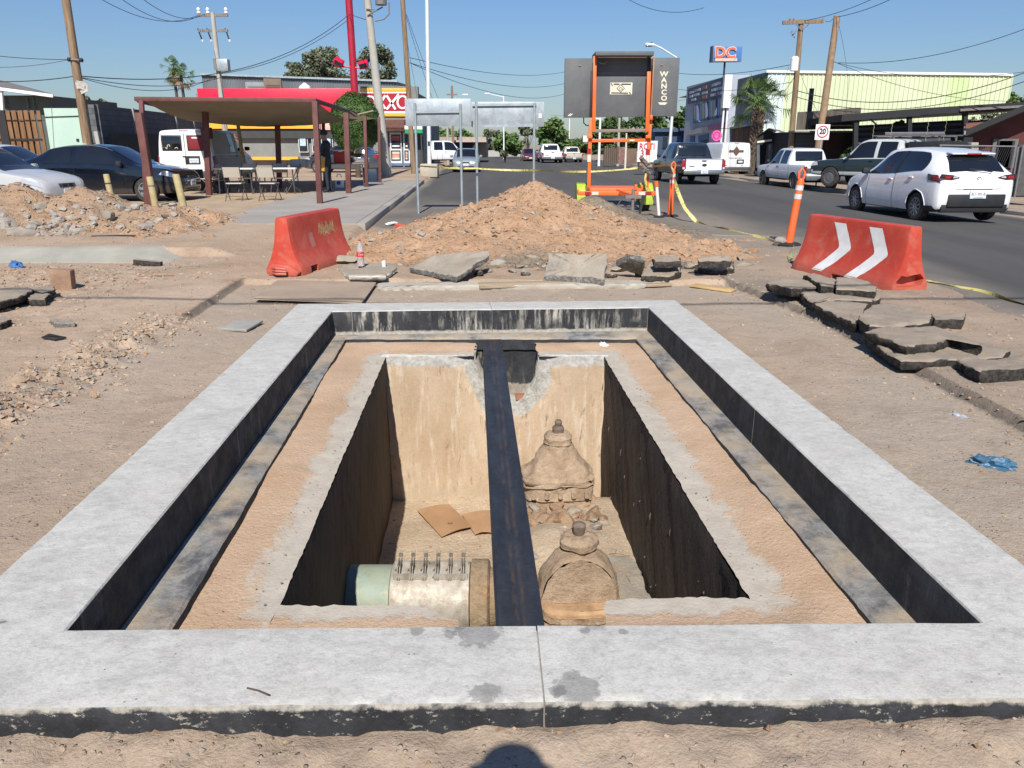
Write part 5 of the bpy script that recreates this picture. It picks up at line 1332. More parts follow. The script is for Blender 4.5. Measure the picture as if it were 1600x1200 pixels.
TB('junction_box', 911, 212, 919, 222, TD + .1, .12, M_WHITE); TB('junction_back', 910, 212, 912.5, 221, TD + .12, .12, M_BOARDD)
TB('plate_decal', 984, 218, 991, 220.5, MS - .005, .01, M_CREAM, bevel=0)
MB().tube([W(912, 184, TD + .1), W(912, 192, TD + .1), W(916, 196, TD), W(920, 196, TD)], .014, 6).build('cable', M_BLACKR, tr_, off=TO)
MB().tube([W(934, 94, TD - .02), W(936, 98, TD - .06), W(943, 100, TD - .06), W(949, 96, TD - .02)], .008, 6).build('loose_wire', M_GALV, tr_, off=TO)
# chassis
TB('chassis_box', 922, 294.5, 1002, 303.5, TD - .9, 1.3, M_ORAN, bevel=.01); fr = TB('rear_bar', 903, 299, 1027, 305.5, TD - 1.25, .10, M_ORAN, bevel=.008)
for x0, x1, m in ((914, 923, M_REDT), (925, 935, M_CREAM), (998, 1008, M_CREAM), (1008.5, 1018, M_REDT)): TB('reflector', x0, 299.6, x1, 304.8, TD - 1.258, .01, m, bevel=0)
for px, s in ((909.5, 1), (1007.5, 1)):
 w = W(px, 304, TD + .55); rt = .30; cx = w.x
 wh = MB().lathe([(.10, -.09), (rt - .04, -.10), (rt, -.075), (rt, .075), (rt - .04, .10), (.10, .09)], (cx, TD + .55, rt - .005), 28, 'x', ring=True).build('wheel', M_BLACKR, tr_, off=TO, smooth=True)
 MB().lathe([(.16, -.095), (.14, -.075), (.05, -.08), (.05, .08), (.14, .075), (.16, .095)], (cx, TD + .55, rt - .005), 20, 'x').build('rim', M_STEELG, wh, off=TO, smooth=True)
 mb = MB(); P = []
 for i in range(19):
  t = R(-12 + 204 * i / 18); P.append([(cx + dx, TD + .55 + math.cos(t) * .37, rt + math.sin(t) * .37 * (1 if math.sin(t) > 0 else 1.6)) for dx in (-.15, .15)])
 mb.grid(P); mb.add([(cx + .15, TD + .55, rt)] + [r[1] for r in P], [(0, i + 1, i + 2) for i in range(18)]); mb.add([(cx - .15, TD + .55, rt)] + [r[0] for r in P], [(0, i + 2, i + 1) for i in range(18)])
 mb.build('fender', M_LIME, tr_, off=TO, smooth=True)
mb = MB(); a = W(910, 283, TD + .35);
TB('tail_lamp', 1001.5, 289, 1004.5, 297, TD - .5, .1, M_ORAN); TB('tail_lamp', 902.5, 296, 905, 303, TD - 1.1, .1, M_ORAN)
TB('stub_post', 992, 288.5, 995.5, 297, TD - 1.0, .08, M_ORAN)
# tongue and jacks toward the camera
t0 = W(965, 303, TD - 1.1); t1 = W(989, 309, TD - 2.0)
MB().bar((t0.x, t0.y, .56), (t1.x, t1.y, .50), .07, .09).build('tongue', M_ORAN, tr_, off=TO)
MB().tube([(t1.x, t1.y, .66), (t1.x, t1.y, .08)], .035, 10).build('tongue_jack', M_STEELG, tr_, off=TO, smooth=True); MB().lathe([(.11, 0), (.11, .02), (.04, .05)], (t1.x, t1.y, -.005), 12).build('jack_foot', M_STEELG, tr_, off=TO)
MB().box((t1.x, t1.y, .50), (.34, .12, .07)).build('coupler', M_STEELG, tr_, off=TO); MB().tube([(t1.x - .2, t1.y, .5), (t1.x - .3, t1.y + .1, .33), (t1.x - .1, t1.y + .2, .3), (t1.x + .1, t1.y + .2, .45)], .012, 6).build('safety_chain', M_STEELG, tr_, off=TO)
j = W(1003, 312, TD - 1.5); MB().bar((j.x + .03, j.y, .5), (j.x - .05, j.y, .0), .05).build('stand_leg', M_BOARDD, tr_, off=TO)
j = W(1026, 291, TD - 1.2); MB().tube([(j.x - .02, j.y, .78), (j.x, j.y, .66)], .045, 10).build('jack_head', M_ORAN, tr_, off=TO); MB().tube([(j.x, j.y, .68), (j.x + .06, j.y - .15, .03)], .036, 10).build('jack_leg', simple('white_leg', (.62, .58, .52), .5, var=.15), tr_, off=TO, smooth=True); MB().lathe([(.13, 0), (.13, .02), (.05, .06)], (j.x + .06, j.y - .15, -.004), 12).build('jack_foot', M_BLACKR, tr_, off=TO)
wz = W(1008, 262, MS); mb = MB()
for k in range(7):
 a = W(1003 + 3 * rnd.random() * 4, 250 + k * 3.2, MS - .1); mb.box(a, (.10 + .06 * rnd.random(), .1, .06), (rnd.random(), rnd.random(), rnd.random()))
mb.build('winch', M_STEELG, tr_, off=TO); mb = MB(); mb.tube([W(1011, 262, MS - .1), W(1008, 280, MS - .12), W(1011, 300, MS - .1)], .03, 6); mb.build('winch_rope', M_TAPE, tr_, off=TO)
# ------------------------------------------------------------------ bollards
M_POST = simple('peeled_pine', (.42, .34, .17), .85, var=.2, scale=6, bump=.004, dust=.2)
for px, py, pt, rad, lean, lab in ((181, 338, 272, .060, -.07, 'short timber bollard with dark band, leftmost, in front of the dark sedan'), (247, 341, 276, .066, -.06, 'middle timber bollard beside the leaning brown post'), (293, 347, 272, .068, -.11, 'rightmost timber bollard, casting its shadow on the lot')):
 b = G(px, py, .13); D = b.y; t = W(px, pt, D)
 root = empty('bollard', (b.x, D, .08), 0, lab, 'bollard', 'timber bollards by the parked cars')
 h = t.z - .08
 MB().tube([(0, 0, -.05), (lean * .5, 0, h * .5), (lean, 0, h - .02), (lean, 0, h)], [rad * 1.05, rad, rad * .97, rad * .85], 14).build('stake', M_POST, root, smooth=True)
 if px != 293: MB().tube([(lean * .78, 0, h * .78), (lean * .81, 0, h * .81)], rad * 1.03, 14, cap=False).build('band', simple('band_dark', (.05, .06, .03), .8) if px == 181 else M_STEELG, root)
# ------------------------------------------------------------------ person behind the camera whose shadow falls at the bottom edge
def skin_person(name, joints, edges, mat, parent=None, sub=2):
 me = bpy.data.meshes.new(name); keys = list(joints)
 me.from_pydata([joints[k][0] for k in keys], [(keys.index(a), keys.index(b)) for a, b in edges], [])
 o = bpy.data.objects.new(name, me); COL.objects.link(o)
 o.modifiers.new('s', 'SKIN');
 for k, sv in zip(keys, me.skin_vertices[0].data):
  r = joints[k][1]; sv.radius = r if isinstance(r, tuple) else (r, r); sv.use_root = (k == keys[0])
 md = o.modifiers.new('u', 'SUBSURF'); md.levels = md.render_levels = sub
 bpy.context.view_layer.update()
 nm = bpy.data.meshes.new_from_object(o.evaluated_get(bpy.context.evaluated_depsgraph_get()))
 o.modifiers.clear(); o.data = nm; nm.polygons.foreach_set('use_smooth', [True] * len(nm.polygons))
 nm.materials.clear()
 for m in (mat if isinstance(mat, list) else [mat]): nm.materials.append(m)
 if parent: o.parent = parent
 return o
M_SKIN = simple('skin', (.36, .19, .12), .55, var=.06); M_NAVY = simple('navy_cloth', (.020, .024, .036), .85, var=.25, scale=8); M_JEAN = simple('dark_jeans', (.022, .026, .045), .85, var=.25, scale=8); M_HAIR = simple('dark_hair', (.012, .010, .009), .6)
EDG = [('pel', 'wai'), ('wai', 'che'), ('che', 'nec'), ('nec', 'hea'), ('hea', 'top'), ('che', 'shl'), ('shl', 'ell'), ('ell', 'wrl'), ('wrl', 'hal'), ('che', 'shr'), ('shr', 'elr'), ('elr', 'wrr'), ('wrr', 'har'),
       ('pel', 'hil'), ('hil', 'knl'), ('knl', 'anl'), ('anl', 'tol'), ('pel', 'hir'), ('hir', 'knr'), ('knr', 'anr'), ('anr', 'tor')]
def body(h, arms, stance=.11, head_fwd=.02):
 s = h / 1.75
 J = {'pel': ((0, 0, .95), (.155, .11)), 'wai': ((0, 0, 1.10), (.145, .10)), 'che': ((0, 0, 1.34), (.175, .115)), 'nec': ((0, .01, 1.50), .058), 'hea': ((0, head_fwd + .01, 1.60), (.078, .09)), 'top': ((0, head_fwd, 1.70), (.066, .08)),
         'shl': ((-.19, 0, 1.42), .062), 'shr': ((.19, 0, 1.42), .062), 'hil': ((-.10, 0, .90), .098), 'hir': ((.10, 0, .90), .098), 'knl': ((-stance, .01, .50), .062), 'knr': ((stance, .01, .50), .062),
         'anl': ((-stance - .01, -.02, .09), .046), 'anr': ((stance + .01, -.02, .09), .046), 'tol': ((-stance - .03, .15, .045), (.045, .035)), 'tor': ((stance + .03, .15, .045), (.045, .035))}
 for k, (p, r) in arms.items(): J[k] = (p, r)
 return {k: (tuple(q * s for q in p), r) for k, (p, r) in J.items()}
ph = empty('person', (-.09, -.23, TRENCH), 0, 'person in dark clothes holding a phone up in both hands, behind the near kerb', 'person')
J = body(1.83, {'ell': ((-.26, .12, 1.30), .044), 'wrl': ((-.11, .15, 1.42), .030), 'hal': ((-.10, .175, 1.50), .036), 'elr': ((.26, .12, 1.30), .044), 'wrr': ((.16, .15, 1.42), .030), 'har': ((.12, .165, 1.49), .034)})
skin_person('body', J, EDG, M_NAVY, ph); MB().lathe([(.165, -.06), (.167, -.05), (.105, -.03), (.098, .03), (.085, .075), (.04, .09), (.01, .092)], (.02, .03, 1.735), 24).build('cap', M_HAIR, ph, smooth=True)
MB().box((.0, .20, 1.61), (.17, .009, .08)).build('phone', M_BLACKR, ph, bevel=.003)
# ------------------------------------------------------------------ vehicles
def pchip(xs, ys):
 xs, ys = np.array(xs, float), np.array(ys, float); h = np.diff(xs); d = np.diff(ys) / h; m = np.zeros(len(xs))
 for i in range(1, len(xs) - 1):
  if d[i - 1] * d[i] > 0: w1, w2 = 2 * h[i] + h[i - 1], h[i] + 2 * h[i - 1]; m[i] = (w1 + w2) / (w1 / d[i - 1] + w2 / d[i])
 m[0], m[-1] = d[0], d[-1]
 def f(x):
  x = min(max(x, xs[0]), xs[-1]); i = min(int(np.searchsorted(xs, x, 'right')) - 1, len(xs) - 2); t = (x - xs[i]) / h[i]
  return float((1 + 2 * t) * (1 - t) ** 2 * ys[i] + t * (1 - t) ** 2 * h[i] * m[i] + t * t * (3 - 2 * t) * ys[i + 1] + t * t * (t - 1) * h[i] * m[i + 1])
 return f
class Shell:
 """car body surface: stations (y, z_bottom, half width, belt z, roof half width, roof z), front at +y"""
 def __init__(s, st, crown=.03, tumble=.28):
  st = sorted(st); ys = [q[0] for q in st]; s.y0, s.y1 = ys[0], ys[-1]; s.ys = ys
  s.f = [pchip(ys, [q[k] for q in st]) for k in range(1, 6)]; s.crown = crown; s.tb = tumble
 def ring(s, y):
  z0, w, zb, wr, zr = (f(y) for f in s.f); H = zb - z0; g = max(0, zr - zb); ws = w * .955
  return [(0, z0), (w * .84, z0), (w * .945, z0 + .03 * H), (w * .985, z0 + .16 * H), (w, z0 + .42 * H), (w * .992, z0 + .68 * H), (w * .978, z0 + .86 * H), (ws, zb),
    (ws + (wr - ws) * .42, zb + g * .5), (wr, zb + g * .90), (wr * .95, zb + g * .965), (wr * .84, zr), (wr * .45, zr + s.crown * .75), (0, zr + s.crown)]
 def P(s, y, b, side=1):
  r = s.ring(y); b = min(max(b, 0), len(r) - 1.0001); i = int(b); t = b - i
  q = [r[max(0, i - 1)], r[i], r[i + 1], r[min(len(r) - 1, i + 2)]]
  if i in (0, 1, 12): x = q[1][0] + (q[2][0] - q[1][0]) * t; z = q[1][1] + (q[2][1] - q[1][1]) * t
  else:
   cr = lambda a, b_, c, d: .5 * (2 * b_ + (c - a) * t + (2 * a - 5 * b_ + 4 * c - d) * t * t + (3 * b_ - a - 3 * c + d) * t ** 3)
   x, z = cr(*[k[0] for k in q]), cr(*[k[1] for k in q])
   x0, x1 = sorted((q[1][0], q[2][0])); x = min(max(x, x0 - .004), x1 + .004)
  return Vector((side * x, y, z))
 def Nn(s, y, b, side=1):
  e = .02; a = s.P(min(y + e, s.y1), b, side) - s.P(max(y - e, s.y0), b, side); c = s.P(y, b + .05, side) - s.P(y, b - .05, side)
  n = a.cross(c);
  if n.length < 1e-9: return Vector((side, 0, 0))
  n.normalize(); return n if n.dot(Vector((side * .6, 0, .5 if b > 8 else .0))) + (0) > 0 else -n
 def body(s, ny=54):
  yv = sorted(set([round(s.y0 + (s.y1 - s.y0) * i / ny, 4) for i in range(ny + 1)] + [round(q, 4) for q in s.ys]))
  bs = [0, .99, 1.5, 2, 2.5, 3, 3.5, 4, 4.5, 5, 5.5, 6, 6.5, 7, 7.5, 8, 8.5, 9, 9.3, 9.6, 10, 10.5, 11, 11.6, 12.3, 13]
  mb = MB(); P = []
  for y in yv:
   half = [s.P(y, b) for b in bs]; P.append(half + [Vector((-v.x, v.y, v.z)) for v in half[-2:0:-1]])
  k = len(P[0])
  mb.add([v for r in P for v in r], [(i * k + j, i * k + (j + 1) % k, (i + 1) * k + (j + 1) % k, (i + 1) * k + j) for i in range(len(P) - 1) for j in range(k)])
  mb.add(P[0], [tuple(range(k))]); mb.add(P[-1], [tuple(range(k - 1, -1, -1))]); return mb
 def patch(s, lo, hi, b0, b1, side, off=.006, nb=5, ny=12, thick=.0):
  """lo, hi: functions of t (0 belt .. 1 roof) giving the rear and front ends"""
  P = []
  for i in range(nb + 1):
   t = i / nb; b = b0 + (b1 - b0) * t; a, c = lo(t), hi(t)
   P.append([s.P(a + (c - a) * j / ny, b, side) + s.Nn(a + (c - a) * j / ny, b, side) * off for j in range(ny + 1)])
  mb = MB(); mb.grid(P); return mb
 def screen(s, ya, yb, ba, bb, off=.006, ny=8, nx=14, inset=0.0):
  """glass across the car between ya (low) and yb (high); b limit runs from ba to bb"""
  P = []
  for i in range(ny + 1):
   t = i / ny; y = ya + (yb - ya) * t; b = ba + (bb - ba) * t; row = []
   for j in range(nx + 1):
    u = -1 + 2 * j / nx; sd = 1 if u >= 0 else -1; bq = 13 - (13 - b) * abs(u)
    p = s.P(y, bq, sd); e = .03; d = s.P(y + e, bq, sd) - s.P(y - e, bq, sd); nn = Vector((0, -d.z, d.y)); nn = nn.normalized() if nn.length > 0 else Vector((0, 0, 1))
    if nn.z < 0: nn = -nn
    row.append(p + nn * off)
   P.append(row)
  mb = MB(); mb.grid(P); return mb
lin = lambda a, b: (lambda t: a + (b - a) * t)
def paint(name, col, rough=.32, coat=.7, dust=.25, var=.04, metal=0.0):
 n = N(name); o_ = n.obj(); z = n.sep(o_)[2]
 c = n.mix(n.ramp(n.noise(1.6, 4, .6, o_), .35, .65), tuple(q * (1 - var) for q in col), tuple(min(1, q * (1 + var)) for q in col))
 dm = n.math('MULTIPLY', n.ramp(n.math('ADD', z, n.math('MULTIPLY', n.math('SUBTRACT', n.noise(4, 5, .7, o_), .5), .4)), .62, .22), dust)
 c = n.mix(dm, c, (.30, .25, .19))
 return n.done(c, n.math('ADD', n.ramp(n.noise(3, 4, .6, o_), .35, .65, rough - .06, rough + .06), n.math('MULTIPLY', dm, .3)), metal, None, .5, coat)
M_GLASS = simple('tinted_glass', (.010, .012, .015), .06, var=.1, spec=.7); M_GLASS.node_tree.nodes['Principled BSDF'].inputs['Coat Weight'].default_value = .3
M_TYRE = simple('tyre_rubber', (.022, .021, .020), .85, var=.2, scale=8, bump=.003, dust=.2); M_WELL = simple('wheel_well', (.012, .012, .012), .9)
M_ALLOY = simple('alloy', (.42, .43, .44), .35, .7, var=.1); M_TRIM = simple('black_trim', (.020, .020, .021), .6, var=.15); M_CHROME = simple('chrome', (.62, .62, .63), .18, .95, var=.05)
M_TAIL = simple('tail_red', (.30, .010, .012), .2, var=.1, coat=.6); M_LENS = simple('clear_lens', (.55, .55, .56), .15, .2, coat=.8); M_AMBER = simple('amber_lens', (.55, .20, .03), .2, coat=.6); M_PLATE = simple('plate_white', (.66, .67, .68), .5)
M_LAMPDK = simple('lamp_dark', (.05, .008, .010), .15, coat=.8); M_STEELW = simple('steel_wheel', (.16, .16, .165), .5, .4, var=.2, scale=8)
M_UNDER = simple('underbody', (.015, .015, .015), .9)
def wheel(root, x, y, r, wid, rim='alloy', spokes=5, mat=None):
 sg = 1 if x > 0 else -1
 t = MB().lathe([(r * .62, -wid / 2 + .01), (r * .80, -wid / 2), (r * .95, -wid / 2 + .012), (r, -wid / 2 + .04), (r, wid / 2 - .04), (r * .95, wid / 2 - .012), (r * .80, wid / 2), (r * .62, wid / 2 - .01)], (0, 0, 0), 32, 'x', ring=True).build('wheel', M_TYRE, root, smooth=True)
 t.location = (x, y, r - .004)
 m = mat or M_ALLOY; mb = MB(); R_ = r * .63
 mb.lathe([(R_, -wid * .30), (R_ * 1.02, sg * wid * .46), (R_ * .93, sg * wid * .47), (R_ * .90, sg * wid * .10), (.02, sg * wid * .10)] if True else [], (0, 0, 0), 28, 'x')
 if rim == 'alloy':
  for k in range(spokes):
   a = 2 * math.pi * k / spokes + .3
   for da in ((-.09, .09) if spokes <= 6 else (0,)):
    mb.bar((sg * wid * .42, math.cos(a + da) * .03, math.sin(a + da) * .03), (sg * wid * .40, math.cos(a + da * 1.5) * R_ * .95, math.sin(a + da * 1.5) * R_ * .95), .035, R_ * .17)
  mb.lathe([(R_ * .24, sg * wid * .36), (R_ * .22, sg * wid * .46), (.01, sg * wid * .47)], (0, 0, 0), 16, 'x')
 else:
  mb.lathe([(R_ * .92, sg * wid * .30), (R_ * .55, sg * wid * .42), (R_ * .25, sg * wid * .40), (.01, sg * wid * .42)], (0, 0, 0), 24, 'x')
 rm = mb.build('rim', m, t, smooth=True); return t
def arches(o, ws, r, depth=.30):
 mb = MB()
 for x, y in ws:
  sg = 1 if x > 0 else -1
  mb.lathe([(r, -depth / 2), (r, depth / 2)], (x + sg * .04, y, r - .05), 30, 'x')
 bool_cut(o, mb)
 me = o.data; mi = []
 for p in me.polygons:
  c = p.center; d = min(math.hypot(c.y - y, c.z - (r - .05)) - r for x, y in ws if x * c.x > 0) if abs(c.x) > .1 else 9
  inner = d < .012 and (abs(p.normal.x) < .7 or any(abs(abs(c.x) - abs(x + math.copysign(.04, x)) + depth / 2) < .01 for x, y in ws))
  mi.append(1 if inner or c.z < .235 and abs(p.normal.z) > .8 else 0)
 while len(me.materials) < 2: me.materials.append(M_WELL)
 me.polygons.foreach_set('material_index', mi); me.polygons.foreach_set('use_smooth', [True] * len(mi)); me.set_sharp_from_angle(angle=R(35))
def plate(root, c, w, h, txt, rx=0.0, face=-1):
 o = MB().box((0, 0, 0), (w, .012, h)).build('number_plate', M_PLATE, root, bevel=.002); o.location = c; o.rotation_euler = (rx, 0, 0)
 put_text('plate_print', txt, h * .48, MX((0, face * .0075, .004), (-face, 0, 0), (0, 0, 1)), simple('plate_ink', (.05, .06, .12), .6), o, ext=.0008, sx=.86)
 b = MB().box((0, face * .007, -h * .40), (w * .6, .002, h * .12)).build('plate_strip', simple('plate_blue', (.10, .30, .45), .5), o); return o
def mirror(root, x, y, z, mat):
 sg = 1 if x > 0 else -1
 sqlathe([(.03, .05, -.075, 3), (.085, .06, -.06, 3), (.095, .065, .0, 3), (.085, .055, .06, 3), (.03, .03, .07, 3)], 16).build('mirror', mat, root, smooth=True).location = (x + sg * .08, y, z)
def handles(root, sh, ys, b, mat):
 for y in ys:
  for sd in (1, -1):
   p = sh.P(y, b, sd); MB().box(p + Vector((sd * .012, 0, 0)), (.03, .16, .028)).build('door_handle', mat, root, bevel=.006)
def seams(root, sh, ys, b0, b1):
 for y0, y1 in ys:
  for sd in (1, -1):
   mb = MB(); pts = [sh.P(y0 + (y1 - y0) * i / 10, b0 + (b1 - b0) * i / 10, sd) + Vector((sd * .0005, 0, 0)) for i in range(11)]; mb.tube(pts, .004, 4); mb.build('door_seam', M_TRIM, root)
def lamp(root, sh, side, ya, yb, b0, b1, mat, off=.008, name='tail_lamp'):
 return sh.patch(lin(*ya), lin(*yb), b0, b1, side, off, 4, 8).build(name, mat, root, smooth=True)
def vehicle(name, loc, rz, label, cat, scale=1.0, group=None):
 r = empty(name, loc, rz, label, cat, group); r.scale = (scale,) * 3; return r
def cols(root): pass
# --- white hatchback (closest car)
def hatchback(loc, rz):
 root = vehicle('hatchback_car', loc, rz, 'white five-door hatchback passing behind the chevron barrier', 'car')
 W_ = paint('white_paint', (.80, .80, .81), .28, .9, .10)
 st = [(-2.02, .48, .60, .70, .52, .74), (-2.0, .36, .72, .82, .58, .86), (-1.95, .27, .79, .92, .62, .955), (-1.86, .23, .825, .97, .60, 1.06), (-1.72, .22, .842, .975, .555, 1.22), (-1.56, .21, .848, 1.0, .525, 1.335), (-1.36, .20, .85, 1.01, .525, 1.40), (-1.1, .19, .85, 1.0, .54, 1.44), (-.75, .19, .85, .972, .555, 1.47), (-.2, .19, .848, .92, .575, 1.48),
          (.25, .19, .848, .90, .62, 1.44), (.62, .19, .848, .895, .60, 1.26), (1.0, .19, .845, .89, .60, 1.02), (1.22, .19, .84, .875, .62, .925), (1.6, .20, .82, .80, .62, .86), (1.88, .22, .76, .68, .58, .75), (2.02, .27, .62, .58, .50, .62), (2.06, .34, .5, .5, .4, .54)]
 sh = Shell(st, .022); o = sh.body(70).build('body', [W_, M_WELL], root, smooth=True)
 ws = [(.75, 1.30), (-.75, 1.30), (.75, -1.27), (-.75, -1.27)]
 arches(o, ws, .345)
 for x, y in ws: wheel(root, x * .985, y, .298, .19, 'alloy', 10, simple('wheel_silver', (.30, .31, .33), .4, .6))
 for sd in (1, -1):   # long side window with a rounded tail
  lo = lambda t: -1.30 - .16 * math.sin(math.pi * min(1, t * 1.05)) ** .8 + .18 * t; hi = lambda t: .92 - .86 * t
  sh.patch(lo, hi, 7.12, 8.92, sd, .007, 8, 26).build('side_window', M_GLASS, root, smooth=True)
  sh.patch(lambda t: -.37 - .02 * t, lambda t: -.29 - .02 * t, 7.1, 8.95, sd, .011, 6, 2).build('pillar_trim', M_TRIM, root, smooth=True)
  sh.patch(lambda t: -2.0 + .15 * t, lambda t: -1.52 - .06 * (1 - t), 1.4, 3.05, sd, .012, 6, 10).build('bumper_trim', M_TRIM, root, smooth=True)
  sh.patch(lambda t: -.88 + .0 * t, lambda t: .90, .999, 1.8, sd, .008, 4, 10).build('sill_trim', M_TRIM, root, smooth=True)
  lamp(root, sh, sd, (-1.955, -1.885), (-1.62, -1.56), 5.75, 6.85, M_LAMPDK, .010); lamp(root, sh, sd, (-1.935, -1.90), (-1.78, -1.76), 6.0, 6.6, M_TAIL, .016, 'lamp_glow')
  mirror(root, sd * .83, .78, .97, M_TRIM)
  # wheel arch lip
  mb = MB()
  for yy in (1.30, -1.27):
   pts = []
   for i in range(17):
    t = R(8 + 164 * i / 16); y = yy + math.cos(t) * .352; z = .295 + math.sin(t) * .352
    bq = min(range(0, 81), key=lambda q: abs(sh.P(y, 1 + q * .08, sd).z - z)) * .08 + 1; pts.append(sh.P(y, bq, sd) + Vector((sd * .003, 0, 0)))
   mb.tube(pts, .010, 5)
  mb.build('arch_lip', W_, root, smooth=True, kind='stuff')
 sh.screen(-1.90, -1.56, 9.9, 10.0, .008).build('rear_window', M_GLASS, root, smooth=True); sh.screen(1.16, .36, 10.0, 10.1, .007).build('windscreen', M_GLASS, root, smooth=True)
 MB().box((0, -1.60, 1.385), (.92, .24, .03), (.12, 0, 0)).build('spoiler', W_, root, bevel=.012); MB().box((0, -1.72, 1.37), (.30, .02, .028)).build('brake_lamp', M_TAIL, root)
 MB().tube([(.28, -1.965, 1.02), (.0, -1.95, 1.06), (-.2, -1.94, 1.08)], .012, 6).build('wiper', M_TRIM, root)
 # tail face pieces
 MB().box((0, -2.0, .46), (1.22, .09, .25)).build('rear_valance', M_TRIM, root, bevel=.02); MB().box((0, -1.93, .31), (1.42, .15, .18)).build('lower_valance', M_TRIM, root, bevel=.03)
 plate(root, (0, -2.052, .585), .34, .165, 'BLT-901-B', -.08)
 for sd in (1, -1):
  MB().prism([(sd * .40, .915), (sd * .56, .965), (sd * .78, .985), (sd * .80, .90), (sd * .58, .865)], .07, MX((0, -1.94, 0), (1, 0, 0), (0, 0, 1))).build('tail_lamp', M_LAMPDK, root, bevel=.008)
  MB().prism([(sd * .60, .945), (sd * .72, .955), (sd * .73, .90), (sd * .61, .89)], .075, MX((0, -1.94, 0), (1, 0, 0), (0, 0, 1))).build('lamp_glow', M_TAIL, root); MB().prism([(sd * .45, .93), (sd * .55, .945), (sd * .56, .90), (sd * .47, .91)], .075, MX((0, -1.94, 0), (1, 0, 0), (0, 0, 1))).build('reverse_lamp', M_LENS, root)
 MB().box((0, -2.015, .685), (.62, .02, .02)).build('boot_handle', M_TRIM, root, bevel=.004)
 b = MB().lathe([(.055, -.004), (.055, .004), (.044, .006), (.044, -.004)], (0, -2.0, .88), 24, 'y', ring=True).build('badge', M_CHROME, root, smooth=True)
 mb = MB(); mb.tube([(-.045, -2.004, .895), (-.02, -2.004, .88), (0, -2.004, .865), (.02, -2.004, .88), (.045, -2.004, .895)], .006, 5); mb.build('badge_wing', M_CHROME, b)
 MB().box((-.42, -2.005, .80), (.22, .01, .02)).build('script_badge', M_CHROME, root); MB().box((.46, -2.0, .79), (.09, .01, .02)).build('small_badge', M_TRIM, root)
 for y0, y1 in ((-.36, -.34),): seams(root, sh, [(y0, y1), (.80, .74)], 2.0, 7.0)
 mb = MB(); pts = [(-.58, -1.985, .87), (-.55, -2.01, .76), (-.46, -2.022, .69), (.46, -2.022, .69), (.55, -2.01, .76), (.58, -1.985, .87)]; mb.tube(pts, .0045, 4); mb.build('boot_seam', M_TRIM, root)
 handles(root, sh, (-.18, -.98), 6.05, W_); return root
HB = hatchback(tuple(ST(9.36 + .85, 17.07 + 1.27 - .25, .0)), R(4.2))
# --- saloons
def saloon(name, loc, rz, label, mat, scale=1.0, length=4.5, front_detail=True, wheels=('alloy', 5), group=None, simple_=False):
 root = vehicle(name, loc, rz, label, 'car', scale, group); k = length / 4.5
 st = [(-2.25, .45, .60, .72, .52, .76), (-2.21, .34, .74, .90, .62, .95), (-2.10, .26, .81, .95, .64, 1.00), (-1.75, .22, .845, .96, .64, 1.04), (-1.40, .20, .852, .95, .62, 1.14), (-.95, .19, .855, .94, .60, 1.345), (-.55, .18, .855, .93, .60, 1.40), (0, .18, .855, .92, .61, 1.415), (.32, .18, .855, .905, .60, 1.375),
          (.72, .18, .855, .90, .60, 1.18), (1.10, .18, .85, .89, .61, .965), (1.30, .18, .845, .875, .63, .905), (1.75, .20, .82, .80, .62, .835), (2.08, .22, .75, .70, .58, .745), (2.20, .26, .66, .60, .52, .65), (2.25, .34, .55, .52, .45, .56)]
 st = [(a * k, *q) for a, *q in st]; sh = Shell(st, .022); o = sh.body(54).build('body', [mat, M_WELL], root, smooth=True)
 ws = [(.76, 1.36 * k), (-.76, 1.36 * k), (.76, -1.28 * k), (-.76, -1.28 * k)]; arches(o, ws, .345)
 for x, y in ws: wheel(root, x, y, .305, .20, *wheels)
 for sd in (1, -1):
  sh.patch(lambda t: -.36 * k, lambda t: (.92 - .62 * t) * k, 7.15, 8.9, sd, .007, 6, 12).build('side_window', M_GLASS, root, smooth=True)
  sh.patch(lambda t: (-1.18 + .22 * t) * k, lambda t: -.47 * k, 7.15, 8.9, sd, .007, 6, 12).build('side_window', M_GLASS, root, smooth=True)
  mirror(root, sd * .84, .80 * k, .96, mat)
  lamp(root, sh, sd, (1.72 * k, 1.84 * k), (2.17 * k, 2.10 * k), 5.6, 7.05, M_LENS, .010, 'headlight'); lamp(root, sh, sd, (-2.20 * k, -2.17 * k), (-1.95 * k, -1.9 * k), 5.2, 6.7, M_TAIL, .010)
  mb = MB(); pts = [sh.P((1.0 - 2.15 * i / 14) * k, 9.35, sd) + Vector((sd * .006, 0, .004)) for i in range(3, 14)]; mb.tube(pts, .010, 5); mb.build('drip_rail', M_CHROME if not simple_ else M_TRIM, root)
 sh.screen(1.26 * k, .40 * k, 10.0, 10.1, .007).build('windscreen', M_GLASS, root, smooth=True); sh.screen(-1.62 * k, -1.0 * k, 10.0, 10.1, .007).build('rear_window', M_GLASS, root, smooth=True)
 MB().box((0, 2.235 * k, .60), (.50, .05, .085)).build('grille', M_TRIM, root, bevel=.01); MB().box((0, 2.2 * k, .36), (1.0, .1, .12)).build('air_dam', M_TRIM, root, bevel=.02)
 for x in (-.2, 0, .2): MB().box((x, 2.262 * k, .60), (.012, .01, .07)).build('grille_bar', M_CHROME, root)
 plate(root, (0, 2.262 * k, .46), .31, .15, 'VLM-87', 0, 1); plate(root, (0, -2.262 * k, .70), .31, .15, 'VLM-87', 0, -1)
 seams(root, sh, [(-.40 * k, -.42 * k), (.90 * k, .86 * k), (-1.12 * k, -1.0 * k)], 2.0, 7.0); handles(root, sh, (-.22 * k, -.98 * k), 6.0, mat)
 return root
zl = hg(-10, 21)
pf = W(283, 300, 20.4)
